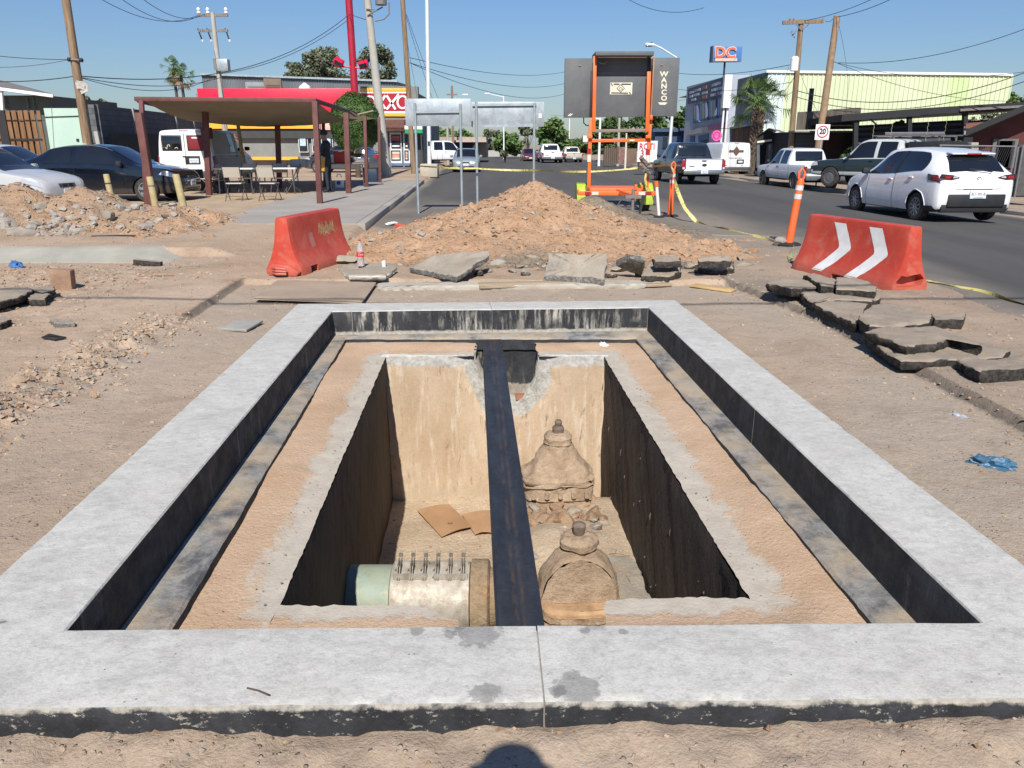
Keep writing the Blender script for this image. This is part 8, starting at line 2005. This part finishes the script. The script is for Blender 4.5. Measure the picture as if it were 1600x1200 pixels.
MB().box(W(1015, 69.5, 47) - a0, (.50, .22, .13), (0, .06, 0)).build('lamp_head', M_SWHITE, ll, bevel=.04); MB().box(W(1014, 72, 47) - a0, (.36, .18, .06)).build('lens', M_GLASSD, ll, bevel=.02); MB().box(W(1018, 67.3, 47) - a0, (.08, .08, .08)).build('photo_cell', M_BLACKR, ll)
MB().lathe([(.42, 0), (.34, .25), (.14, .5)], (0, 0, .0), 4, 'z').build('footing', M_CPOLE, ll)
rt_ = W(1011, 237, 42); ro = empty('roadside_sign', (rt_.x, 42, -.2), .0, 'white roadside board with red painted ROTI lettering behind the trailer', 'sign'); q_ = ro.location
bd = pbox(ro, 'board', 997, 220, 1026, 253, 42, .05, M_SWHITE)
for x_ in (998, 1025): pbox(ro, 'leg', x_, 220, x_ + 1, 262, 42.06, .04, M_IRON)
put_text('lettering', 'ROTI', .44, MX(W(1011, 229.3, 41.985), (1, 0, 0), (0, 0, 1)), simple('red_lettering', (.42, .02, .05), .6), bd, ext=.004, bold=.008, sx=.82, off=q_); put_text('lettering', '3', .44, MX(W(1003.5, 240, 41.985), (1, 0, 0), (0, 0, 1)), simple('red_lettering_b', (.42, .02, .05), .6), bd, ext=.004, bold=.008, off=q_)
# low blue building, graffiti wall and things further up the street
bb = empty('blue_building', tuple(W(1050, 235, 72)), 0, 'low dark blue building left of the two storey shop', 'building'); pbox(bb, 'wall', 1024, 205, 1074, 250, 72, 8, simple('navy_wall', (.035, .06, .115), .7, var=.15, scale=.6, obj=False)); pbox(bb, 'parapet', 1020, 201, 1076, 206, 71.6, .5, simple('navy_trim', (.04, .075, .15), .7)); pbox(bb, 'window', 1036, 214, 1042, 232, 71.9, .2, M_GLASSD); pbox(bb, 'light_panel', 1063, 200, 1072, 204, 71.5, .1, M_SWHITE); pbox(bb, 'door', 1058, 212, 1063, 248, 71.9, .2, M_BLUE)
gw = empty('painted_wall', tuple(W(965, 250, 58)), 0, 'low brown wall with pale graffiti on its right end, beyond the road', 'wall'); pbox(gw, 'wall', 944, 232, 994, 256, 58, .3, simple('brown_wall', (.16, .105, .075), .85, var=.25, scale=1.2, obj=False)); pbox(gw, 'end_panel', 967, 230, 979, 256, 57.9, .2, simple('graffiti_panel', (.24, .13, .11), .8, var=.5, scale=5, obj=False))
for k in range(7): pbox(gw, 'post', 945 + k * 3.2, 228 + (k % 3) * 1.5, 946.4 + k * 3.2, 256, 57.8, .2, simple('post_brown', (.12, .085, .065), .85))
ft = empty('market_shed', tuple(W(715, 240, 72)), 0, 'beige shed with a dark tarpaulin lean-to beyond the white lamp post', 'shed')
pbox(ft, 'wall', 672, 214, 760, 246, 74, 6, simple('beige_wall', (.36, .30, .24), .85, obj=False)); pbox(ft, 'tarpaulin', 700, 222, 738, 238, 73.2, .6, simple('dark_tarp', (.018, .026, .05), .6)); pbox(ft, 'roof', 698, 219, 760, 222, 71.5, 3, simple('pale_roof', (.46, .38, .34), .7, obj=False)); MB().bar(W(735, 238, 73), W(745, 224, 73), .15).build('strut', M_SWHITE, ft, off=ft.location)
fw = empty('roadside_wall', tuple(W(790, 246, 105)), 0, 'low pale wall along the far left side of the street', 'wall'); pbox(fw, 'wall', 752, 235, 836, 248, 108, .4, simple('pale_far_wall', (.40, .37, .34), .85, var=.2, scale=.4, obj=False))
fb = empty('far_building', tuple(W(910, 235, 230)), 0, 'low pale flat roofed building far down the street', 'building'); pbox(fb, 'wall', 884, 222, 945, 244, 230, 10, simple('far_pale', (.44, .38, .35), .85, obj=False)); pbox(fb, 'roof', 882, 220.5, 947, 222.3, 229.5, 11, M_SWHITE)
for i, (x_, ya, yb2, D, r_, m_) in enumerate(((706, 134, 250, 70, .10, M_WPOLE), (682, 200, 250, 66, .10, M_CPOLE), (699, 200, 246, 64, .12, M_CPOLE), (787, 150, 246, 90, .07, M_SWHITE), (800, 182, 246, 110, .10, M_CPOLE), (835, 165, 246, 115, .07, M_SWHITE), (890, 185, 240, 130, .09, M_SWHITE), (938, 184, 254, 60, .09, M_SWHITE), (968, 184, 252, 62, .10, M_CPOLE), (979, 208, 258, 52, .06, M_CREAM), (860, 192, 244, 160, .12, M_CPOLE), (821, 196, 244, 150, .12, M_WPOLE))):
 a = W(x_, ya, D); r0 = empty('street_pole', (a.x, D, -.1), 0, ['tall dark pole behind the plain signs', 'pale pole left of the market shed', 'pale thick pole in front of the market shed', 'thin white lamp post behind the right plain sign', 'distant grey pole among the bushes', 'thin white mast above the right plain sign', 'thin white pole at the far bend of the street', 'white lamp post between trailer masts, left', 'grey power pole between the trailer masts, middle', 'cream post between the trailer masts, right', 'faint pole beside the far tree', 'distant wooden pole over the bushes'][i], 'pole')
 MB().tube([(0, 0, 0), (0, 0, (a.z + .1) * .5), (0, 0, a.z + .1)], [r_ * 1.2, r_, r_ * .85], 8).build('shaft', m_, r0, smooth=True)
 if i in (3, 7): MB().bar((0, 0, a.z), (-1.6, 0, a.z + .35), .06).build('arm', m_, r0); MB().box((-1.8, 0, a.z + .36), (.6, .25, .12)).build('lamp_head', M_SWHITE, r0, bevel=.03)
 if i in (0, 8): MB().box((0, 0, a.z - .6 if i == 0 else a.z - 1.4), (.9, .12, .12)).build('crossarm', M_STEELG, r0)
lh = W(727, 148, 75); l_ = empty('lamp_head_arm', tuple(lh), 0, 'small pale street lamp head reaching over the plain signs', 'lamp'); MB().box((0, 0, 0), (.55, .25, .12)).build('lamp_head', M_SWHITE, l_, bevel=.04); MB().bar((-.2, 0, 0), (-1.3, 0, -.35), .05).build('arm', M_GALV, l_); MB().bar((-1.3, 0, -.35), (-1.3, 0, -lh.z), .09).build('shaft', M_GALV, l_)
# --- wires
M_WIRE = simple('wire_black', (.02, .02, .022), .6)
def cable(a, b, sag, r=.014, label='thin black overhead cable', name='overhead_cable', group='overhead cables'):
 a, b = Vector(a), Vector(b); L = (b - a).length; pts = []
 for i in range(25):
  t = i / 24; p = a.lerp(b, t); p.z -= sag * 4 * t * (1 - t); pts.append(p)
 root = MB().tube(pts, r * .75 if r < .025 else r, 5).build(name, M_WIRE, off=a); root.location = a
 return tag(root, label, 'cable', group)
T3 = lambda px, py, D: W(px, py, D); RUN = {}
for a, b, s_, r_ in (((-60, 125, 26), (117, 119, 27), .1, .02), ((117, 118, 27), (545, 23, 48), 1.2, .022), ((117, 119, 27), (345, 121, 41), .35, .018), ((345, 115, 41), (545, 30, 48), .5, .02), ((118, 119, 27), (330, 123, 41), .5, .016), ((309, 24, 41), (150, -6, 30), .5, .016), ((312, 24, 41), (185, -5, 30), .5, .016), ((320, 22, 41), (220, -4, 30), .4, .016),
                   ((-40, 83, 26), (108, 93, 26.8), .05, .014), ((-40, 104, 26), (108, 93, 26.8), .1, .010), ((545, 22, 48), (575, 32, 37.4), .0, .02), ((633, 20, 41), (678, 160, 60), .2, .015), ((635, 22, 41), (690, 165, 60), .2, .015), ((632, 40, 41), (650, 140, 60), .1, .014), ((640, 90, 41), (900, 108, 85), .7, .020), ((640, 98, 41), (900, 125, 85), .9, .020), ((640, 98, 41), (900, 140, 85), 1.2, .020), ((1050, 113, 60), (1241, 100, 40), .3, .020), ((1050, 138, 60), (1238, 128, 40), .3, .018), ((1310, 98, 38), (1640, 30, 34), .5, .018), ((1252, 33, 40), (1400, -20, 36), .2, .018), ((1290, 33, 40), (1305, 26, 38), .1, .016), ((1305, 27, 38), (1400, -5, 33), .1, .018), ((1240, 140, 40), (1640, 98, 34), 1.0, .024), ((1240, 150, 40), (1640, 112, 34), 1.0, .022), ((1300, 95, 38), (1570, 158, 40), .4, .014), ((1300, 96, 38), (1640, 106, 34), .5, .014), ((1205, 155, 46), (1241, 142, 40), .1, .014), ((1208, 162, 47), (1240, 122, 40), .1, .014), ((1232, 105, 40), (1205, 190, 46), .1, .010), ((1252, 118, 40), (1278, 175, 40), .1, .012), ((1308, 30, 38), (1325, 125, 38), -.2, .010), ((1325, 125, 38), (1318, 240, 38), -.05, .010), ((960, -15, 24), (1100, 12, 24), .3, .010), ((860, 180, 140), (1180, 170, 90), .5, .02), ((1000, 160, 90), (1090, 152, 60), .2, .015)):
 nm = lambda q: min(((117, 'the papered pole'), (345, 'the crossarm pole'), (315, 'the crossarm pole'), (545, 'the red mast'), (575, 'the concrete pole'), (637, 'the brown pole'), (680, 'the white lamp post'), (900, 'the message board'), (1050, 'the street lamp'), (1241, 'the transformer pole'), (1305, 'the tan pole'), (1206, 'the warehouse corner'), (1640, 'the right edge'), (-50, 'the left edge'), (1400, 'the top edge'), (185, 'the top edge')), key=lambda k: abs(k[0] - q[0]))[1]
 pr = (nm(a), nm(b)); RUN[pr] = RUN.get(pr, 0) + 1
 cable(T3(*a), T3(*b), s_, r_, 'thin overhead cable from %s to %s, %s of its run' % (*pr, ('first', 'second', 'third', 'fourth', 'fifth')[RUN[pr] - 1]))
cable((-34, .25, 8.6), (34, -.15, 8.6), 1.0, .026, 'overhead cable high above the near kerb, whose thin shadow crosses the ground')
# ------------------------------------------------------------------ canopy over the food stall
M_BROWN = simple('brown_red_paint', (.125, .042, .036), .7, var=.2, scale=3, dust=.1)
n = N('tarpaulin'); c = n.mix(n.ramp(n.noise(1.2, 5, .6), .35, .66), (.27, .22, .155), (.34, .285, .205)); M_TARP = n.done(c, .85); _tl = n.t.nodes.new('ShaderNodeBsdfTranslucent'); _tl.inputs[0].default_value = (.34, .27, .18, 1); _mx = n.t.nodes.new('ShaderNodeMixShader'); _mx.inputs[0].default_value = .3; n.lk(n.b.outputs[0], _mx.inputs[1]); n.lk(_tl.outputs[0], _mx.inputs[2]); n.lk(_mx.outputs[0], n.t.nodes['Material Output'].inputs[0])
can = empty('canopy', (-7.8, 25, .13), 0, 'brown cloth canopy on dark red timber posts shading the food stall', 'canopy'); co_ = can.location
def post(bp, tp, w=.14):
 b = G(*bp, .13); t = W(*tp, b.y); MB().bar((b.x, b.y, .1), t, w).build('post', M_BROWN, can, off=co_, bevel=.008); return b, t
for bp, tp, w in (((240, 321), (217, 176), .17), ((229, 319), (221, 157), .10), ((327, 305), (320, 165), .15), ((500, 319), (492, 158), .13), ((545, 303), (541, 176), .15), ((573, 293), (570, 181), .11), ((594, 286), (592, 184), .10), ((437, 296), (433, 184), .15), ((508, 292), (505, 186), .10)): post(bp, tp, w)
MB().box(W(323, 208, 26.5) - co_, (.3, .3, .35)).build('post_bracket', M_BROWN, can, bevel=.03)
c00, c10, c11, c01 = W(222, 156, 21.6), W(492, 156.5, 22.4), W(560, 187, 31), W(335, 190, 30)
P = []
for i in range(25):
 row = []
 for j in range(17):
  s, t = i / 24, j / 16; p = c00.lerp(c10, s).lerp(c01.lerp(c11, s), t); p.z -= .42 * 4 * t * (1 - t) * (.5 + .5 * math.sin(math.pi * s)) + .03 * n1(s * 9 + t * 3, 3) + (.10 * n1(s * 14, 4) if j == 16 else 0) - .0; row.append(p)
 P.append(row)
mb = MB(); mb.grid(P); mb.grid([[p + Vector((0, 0, .012)) for p in r] for r in P]); mb.build('cloth', M_TARP, can, off=co_, smooth=True)
for a, b in ((W(210, 154.5, 21.5), W(494, 157, 22.4)), (W(492, 157, 22.4), W(556, 178, 31)), (W(216, 157, 21.5), W(330, 186, 30))): MB().bar(a, b, .08, .11).build('beam', M_BROWN, can, off=co_, bevel=.01)
q0, q1, q2, q3 = W(548, 174, 29), W(596, 183, 35), W(570, 187, 36), W(530, 180, 30)
mb = MB(); mb.grid([[q0.lerp(q3, j / 5).lerp(q1.lerp(q2, j / 5), i / 8) - Vector((0, 0, .12 * math.sin(math.pi * i / 8) + .04 * n1(i + j * .7, 3))) for j in range(6)] for i in range(9)]); mb.build('small_cloth', M_TARP, can, off=co_, smooth=True)
MB().bar(W(560, 178.5, 33), W(584, 173, 33), .3, .04).build('loose_board', simple('pale_board_b', (.36, .30, .22), .8), can, off=co_)
pl3 = W(378, 262, 27.5); pole('prop_pole', (pl3.x + .1, 27.5, .1), W(371, 188, 27.5), .07, .06, M_POST, 'peeled pale prop pole behind the tables under the canopy')
# folding chairs
M_CHP = simple('beige_plastic', (.50, .46, .38), .5, var=.08); M_CHF = simple('grey_tube', (.10, .10, .105), .5, .3)
def chair(loc, rz, lab):
 r = empty('folding_chair', loc, rz, lab, 'chair', 'folding chairs round the stall tables')
 mb = MB(); mb.grid([[(-.21 + .42 * i / 6, .0 - .04 * math.cos((i - 3) / 3) - .03 * j, .60 + .26 * j / 3) for j in range(4)] for i in range(7)]); mb.grid([[(-.21 + .42 * i / 6, .025 - .04 * math.cos((i - 3) / 3) - .03 * j, .60 + .26 * j / 3) for j in range(4)] for i in range(7)]); mb.build('backrest', M_CHP, r, smooth=True)
 MB().box((0, .22, .445), (.40, .40, .03)).build('seat', M_CHP, r, bevel=.01)
 for sx in (-.225, .225):
  MB().tube([(sx, -.09, .88), (sx, 0, .58), (sx * 1.04, .40, .0)], .012, 6).build('leg', M_CHF, r); MB().tube([(sx * .92, .36, .44), (sx * .95, -.10, .0)], .012, 6).build('leg', M_CHF, r)
 MB().bar((-.22, -.05, .12), (.22, -.05, .12), .012).build('stretcher', M_CHF, r); return r
ch0 = None
for px, py, rz, lab in ((367, 314, .05, 'beige folding chair with its back to us, left of the two in front'), (419, 314, -.05, 'beige folding chair with its back to us, right of the two in front'), (341, 303, 1.5, 'beige folding chair turned sideways beside the brown post'), (392, 301, 3.1, 'folding chair facing us behind the table, left one'), (440, 301, 3.2, 'folding chair facing us behind the table, right one'), (466, 302, 2.0, 'folding chair beside the standing person')):
 p = G(px, py, .13)
 if ch0 is None: ch0 = chair(p, rz, lab)
 else: c_ = copy_tree(ch0); c_.location = p; c_.rotation_euler = (0, 0, rz); c_['label'] = lab
def ftable(px0, px1, py, D, lab, mat, h=.74):
 a, b = W(px0, py, D), W(px1, py, D); r = empty('folding_table', ((a.x + b.x) / 2, D, .13), 0, lab, 'table'); w = b.x - a.x
 MB().box((0, .35, h), (w, .75, .045)).build('tabletop', mat, r, bevel=.01)
 for sx in (-.42, .42):
  for sy in (.1, .6): MB().tube([(sx * w, sy, 0), (sx * w * .95, sy, h - .02)], .018, 6).build('leg', M_CHF, r)
 return r
ftable(333, 395, 269, 23.6, 'white topped folding table behind the two front chairs, left one', M_SWHITE); ftable(397, 462, 269, 23.8, 'white topped folding table beside the person, right one', M_SWHITE); ftable(503, 572, 259, 27.5, 'dark folding table carrying the red cooler', M_STEELG, .80)
def tub(name, px0, px1, py0, py1, D, mat, lab, cat, lid=None, z=None, dep=.4):
 a, b = W(px0, py0, D), W(px1, py1, D); r = empty(name, ((a.x + b.x) / 2, D, b.z if z is None else z), 0, lab, cat); w, h = b.x - a.x, a.z - r.location.z
 MB().box((0, dep / 2, h * (.45 if lid else .5)), (w, dep, h * (.9 if lid else 1))).build('body', mat, r, bevel=.03)
 if lid: MB().box((0, dep / 2, h * .95), (w * 1.04, dep * 1.04, h * .1)).build('lid', lid, r, bevel=.01)
 return r
rc = tub('cooler_box', 520, 545, 234, 259.5, 27.5, simple('red_cooler', (.50, .03, .03), .4), 'red drinks cooler with white lid on the dark table', 'cooler', M_SWHITE, .13 + .83)
MB().box((.0, -.02, .38), (.14, .03, .06)).build('handle', M_SWHITE, rc)
tub('storage_tub', 331, 354, 281, 304, 24.2, simple('blue_tub', (.012, .02, .06), .5), 'dark blue tub with grey lid under the canopy edge', 'tub', M_STEELG, .13); tub('speaker_box', 291, 314, 265, 302, 25.4, M_IRON, 'tall black crate standing behind the rightmost bollard', 'crate', None, .13); tub('waste_bin', 566, 590, 262, 290, 31, simple('blue_bin', (.02, .035, .07), .5), 'dark blue bin beside the thin right posts', 'bin', M_IRON, .13)
tub('dish_tub', 452, 478, 249, 266, 24.2, simple('grey_tub', (.25, .26, .28), .5), 'grey dish tub on the right table', 'tub', None, .13 + .76); gr_ = tub('steel_grill', 541, 575, 246, 259, 28, M_CHROME, 'shiny steel grill box beside the red cooler', 'grill', None, .13 + .83); MB().lathe([(.38, 0), (.34, .12), (.2, .2), (.02, .22)], (.25, .2, .30), 16).build('dome_lid', M_CHROME, gr_, smooth=True)
jg = tub('water_jug', 523, 536, 282, 296, 27, M_SWHITE, 'white plastic water jug with blue mark on the ground', 'jug', None, .13, .25); MB().tube([(-.08, .12, .36), (-.05, .12, .46), (.05, .12, .46), (.08, .12, .36)], .02, 6).build('handle', M_SWHITE, jg); MB().lathe([(.07, 0), (.07, .01)], (0, -.012, .18), 16, 'y').build('mark', M_BLUE, jg)
# cook
pc = G(487, 309, .13); ck = empty('person', (pc.x, 24.3, .13), R(80), 'person in dark work clothes with a yellow apron edge, leaning over the stall table', 'person')
J = body(1.80, {'ell': ((-.24, .08, 1.14), .045), 'wrl': ((-.16, .34, 1.08), .034), 'hal': ((-.13, .43, 1.05), .036), 'elr': ((.24, .10, 1.14), .045), 'wrr': ((.16, .36, 1.06), .034), 'har': ((.12, .45, 1.03), .036)}, .10, .06)
bo = skin_person('body', J, EDG, [M_NAVY, M_SKIN, M_BLACKR], ck)
bo.data.polygons.foreach_set('material_index', [1 if p.center.z > 1.53 or (p.center.y > .36 and p.center.z > .9) else (2 if p.center.z < .10 else 0) for p in bo.data.polygons])
MB().lathe([(.105, -.04), (.112, .03), (.085, .10), (.03, .125)], (0, .05, 1.74), 18).build('cap', M_NAVY, ck, smooth=True); MB().box((0, .19, 1.73), (.15, .13, .015)).build('cap_brim', M_NAVY, ck, bevel=.004)
MB().box((-.17, .06, .86), (.02, .10, .42), (.12, 0, .1)).build('apron_edge', simple('yellow_cloth', (.55, .30, .02), .8), ck, bevel=.005)
# ------------------------------------------------------------------ vegetation
def leafmat(name, a, b):
 n = N(name); c = n.mix(n.ramp(n.noise(1.1, 4, .6), .35, .66), a, b); c = n.mix(n.ramp(n.noise(7, 3, .6), .3, .7), c, tuple(q * 1.35 for q in b)); return n.done(c, .6, None, None, .3)
ML = [leafmat('leaf_grey_green', (.085, .098, .058), (.135, .150, .092)), leafmat('leaf_green', (.055, .105, .028), (.105, .165, .050)), leafmat('leaf_dark', (.038, .070, .022), (.072, .112, .036)), leafmat('leaf_hedge', (.018, .045, .008), (.042, .085, .014))]
M_BARK = simple('bark', (.10, .075, .055), .9, var=.3, scale=5, bump=.01)
rt = random.Random(3)
def leaves(mb, c, r, k, s, sq=(1, 1, 1)):
 for _ in range(k):
  d = Vector((rt.gauss(0, 1), rt.gauss(0, 1), rt.gauss(0, 1))).normalized() * (rt.random() ** .45)
  p = Vector((c[0] + d.x * r * sq[0], c[1] + d.y * r * sq[1], c[2] + d.z * r * sq[2]))
  a = Vector((rt.gauss(0, 1), rt.gauss(0, 1), rt.gauss(0, .6))).normalized(); b = a.cross(Vector((rt.gauss(0, 1), rt.gauss(0, 1), rt.gauss(0, 1)))).normalized(); q = s * rt.uniform(.6, 1.3)
  mb.add([p - a * q, p + b * q * .5, p + a * q, p - b * q * .5], [(0, 1, 2, 3)])
def tree(px, ytop, ybase, D, wpx, lab, mat=1, nb=14, k=150, ls=None, airy=1.0, name='tree', trunk=True, cat='tree', group='trees beyond the street'):
 b = W(px, ybase, D); t = W(px, ytop, D); H = t.z + .3; w = wpx / 1202 * D * .96 / 2; r = empty(name, (b.x, D, -.3), rt.uniform(0, 6), lab, cat, group); cl = MB(); tk_ = MB()
 h0 = max(.25 * H, b.z + .3); ls = ls or max(.10, D * .0032); cz = (h0 + H) / 2; rz_ = (H - h0) / 2
 tk_.tube([(0, 0, 0), (.1, 0, h0 * .6), (0, .1, h0 * 1.1), (0, 0, cz)], [.03 * H + .05, .025 * H + .03, .02 * H + .02, .03], 8)
 for i in range(nb):
  a = rt.uniform(0, 6.28); q = rt.random() ** .6; zz = rt.uniform(-.8, .85); rr_ = math.sqrt(max(.05, 1 - zz * zz)) * q; c = (math.cos(a) * w * rr_ * .85, math.sin(a) * w * rr_ * .85, cz + zz * rz_)
  leaves(cl, c, w * rt.uniform(.22, .40) / airy ** .3, int(k / airy), ls, (1, 1, .75))
  if trunk: tk_.tube([(0, 0, h0 * .9), (c[0] * .5, c[1] * .5, (h0 + c[2]) / 2), c], [.03 + .008 * H, .03, .01], 5)
 tk_.build('trunk', M_BARK, r, smooth=True); o = cl.build('crown', ML[mat], r); return r
tree(462, 96, 140, 75, 44, 'grey green tree crown behind the store, leftmost and lowest of three', 0, 26, 150, .15); tree(508, 78, 140, 72, 82, 'broad grey green tree crown behind the store, left of the red mast', 0, 46, 160, .15); tree(588, 72, 140, 74, 62, 'grey green tree crown behind the store, right of the red mast', 0, 36, 150, .15)
tree(120, 160, 176, 90, 16, 'small dark tree top over the mint wall, left of the pole', 0, 6, 80); tree(137, 151, 176, 92, 20, 'small dark tree top over the mint wall, just right of the pole', 0, 7, 90); tree(162, 150, 178, 88, 32, 'loose grey tree top over the block wall', 0, 9, 70)
tree(668, 194, 245, 92, 80, 'green tree behind the market shed', 1, 18, 130); tree(716, 200, 245, 96, 60, 'green tree behind the left plain sign', 1, 14, 130)
tree(790, 205, 250, 95, 56, 'round bright green roadside tree seen between the sign posts', 1, 16, 150); tree(765, 200, 250, 112, 40, 'grey bushy tree left of the bright green roadside tree', 0, 10, 110); tree(825, 195, 247, 120, 36, 'thin grey tree right of the bright green roadside tree', 0, 8, 80, airy=1.6)
tree(866, 190, 247, 112, 62, 'tallest green tree at the left of the street, beyond the dirt heap', 1, 20, 150); tree(905, 222, 244, 150, 60, 'low green trees by the far pale building, left', 2, 12, 110); tree(935, 226, 244, 160, 60, 'low green trees by the far pale building, right', 2, 12, 110)
tree(955, 186, 250, 82, 70, 'dark green tree behind the left trailer mast', 2, 18, 150); tree(1000, 176, 252, 78, 90, 'dark green tree behind the message board middle', 2, 22, 160); tree(1050, 166, 252, 80, 76, 'dark green tree between the message board and the blue shop', 2, 20, 160)
tree(1590, 134, 200, 52, 70, 'green tree top above the shade roof at the right edge', 2, 16, 130); tree(1545, 176, 200, 46, 70, 'feathery bush under the shade roof, before the warehouse', 0, 9, 70); tree(1408, 186, 198, 40, 18, 'small weed on top of the corrugated fence', 0, 3, 30, .08)
tree(1330, 215, 262, 37, 34, 'green creeper beside the shade structure post', 2, 9, 120, .12, name='shrub', trunk=False, cat='shrub'); tree(1478, 222, 245, 33, 60, 'green hedge top behind the white hatchback', 1, 9, 120, .09, name='shrub', trunk=False, cat='shrub'); tree(790, 236, 252, 70, 18, 'little bush at the foot of the sign post', 0, 4, 60, name='shrub', cat='shrub')
# clipped ball tree
tp_ = W(555, 194, 36); r = empty('clipped_tree', (tp_.x, 36, .12), 0, 'dense round clipped green tree beside the canopy', 'tree'); cz = tp_.z - .12; cl = MB()
sqlathe([(.05, .05, -1.25, 2), (.6, .6, -1.15, 2), (.92, .92, -.7, 2), (1.0, 1.0, 0, 2), (.9, .9, .65, 2), (.55, .55, 1.05, 2), (.05, .05, 1.2, 2)], 24).build('inner_mass', ML[2], r, smooth=True).location = (0, 0, cz)
for i in range(9000):
 d = Vector((rt.gauss(0, 1), rt.gauss(0, 1), rt.gauss(0, 1))).normalized(); rr_ = 1 + .07 * n1(d.x * 4 + d.z * 3, 9) + .05 * n1(d.z * 7 - d.x * 5, 8) + rt.uniform(-.05, .035); p = Vector((d.x * 1.06 * rr_, d.y * 1.06 * rr_, cz + d.z * 1.3 * rr_)); a = Vector((rt.gauss(0, 1), rt.gauss(0, 1), rt.gauss(0, 1))).normalized(); b = a.cross(d).normalized(); q = .045
 cl.add([p - a * q, p + b * q * .6, p + a * q, p - b * q * .6], [(0, 1, 2, 3)])
cl.build('crown', ML[3], r); MB().tube([(0, 0, 0), (.05, 0, cz - 1.1)], [.13, .10], 10).build('trunk', M_BARK, r, smooth=True)
# palms
M_FROND = leafmat('palm_frond', (.045, .085, .018), (.090, .140, .035)); M_DRY = simple('dry_frond', (.22, .15, .08), .9, var=.3, obj=False)
def palm(p, h, R_, nf, lab, lean=(0, 0), boots=False, skirt=0, tr=.14):
 r = empty('palm_tree', (p.x, p.y, -.2), 0, lab, 'palm'); top = Vector((lean[0], lean[1], h))
 MB().tube([(0, 0, 0), (lean[0] * .4, lean[1] * .4, h * .5), top], [tr * 1.2, tr, tr * .9], 12).build('trunk', M_BARK, r, smooth=True)
 if boots:
  mb = MB()
  for i in range(120):
   z = h * (.25 + .72 * i / 120); a = i * 2.4; c = Vector((lean[0] * z / h + math.cos(a) * tr, lean[1] * z / h + math.sin(a) * tr, z)); mb.bar(c, c + Vector((math.cos(a) * .14, math.sin(a) * .14, .22)), .08, .04)
  mb.build('leaf_boots', simple('boot_brown', (.19, .13, .09), .9, var=.4, obj=False), r, kind='stuff')
 mb, md = MB(), MB()
 for i in range(nf):
  a = rt.uniform(0, 6.28); el = rt.uniform(-.5, 1.25) if i >= skirt else rt.uniform(-1.3, -.7); d = Vector((math.cos(a) * math.cos(el), math.sin(a) * math.cos(el), math.sin(el))); L = R_ * rt.uniform(.5, .62); e = top + d * L; m_ = md if i < skirt else mb
  m_.tube([top, top.lerp(e, .5) + Vector((0, 0, .06)), e], [.03, .02, .012], 4)
  side = d.cross(Vector((0, 0, 1))).normalized(); up = side.cross(d)
  for k in range(13):   # fan of leaflets
   f = (k - 6) / 6 * 1.25; dd = (d * math.cos(f) + side * math.sin(f) + up * .10 * math.cos(f * 3)); tip = e + dd * R_ * .48 * (1 - .15 * abs(f)); tip.z -= .22 * R_ * abs(f) * .5 + .10 * R_; mid = e + dd * R_ * .26; w = up.cross(dd).normalized() * R_ * .022
   m_.add([e, mid - w, tip, mid + w], [(0, 1, 2, 3)])
 mb.build('crown', M_FROND, r)
 if skirt: md.build('dry_skirt', M_DRY, r)
 return r
p = W(1177, 240, 50); t = W(1180, 168, 50); palm(p, t.z + .2, 2.2, 26, 'fan palm with rough brown trunk in front of the grey building', (.15, 0), True, 0, .26)
for px, py, lab in ((272, 108, 'tall thin palm behind the block wall, left and taller of two'), (284, 118, 'tall thin palm behind the block wall, right of two')): t = W(px, py, 88); palm(Vector((t.x, 88, 0)), t.z + .2, 1.6, 26, lab, (-.1, 0), False, 8, .16)
p = W(285, 181, 52); palm(Vector((p.x, 52, 0)), p.z + .1, 1.0, 14, 'low palm top showing over the far end of the block wall', (0, 0), False, 0, .12)
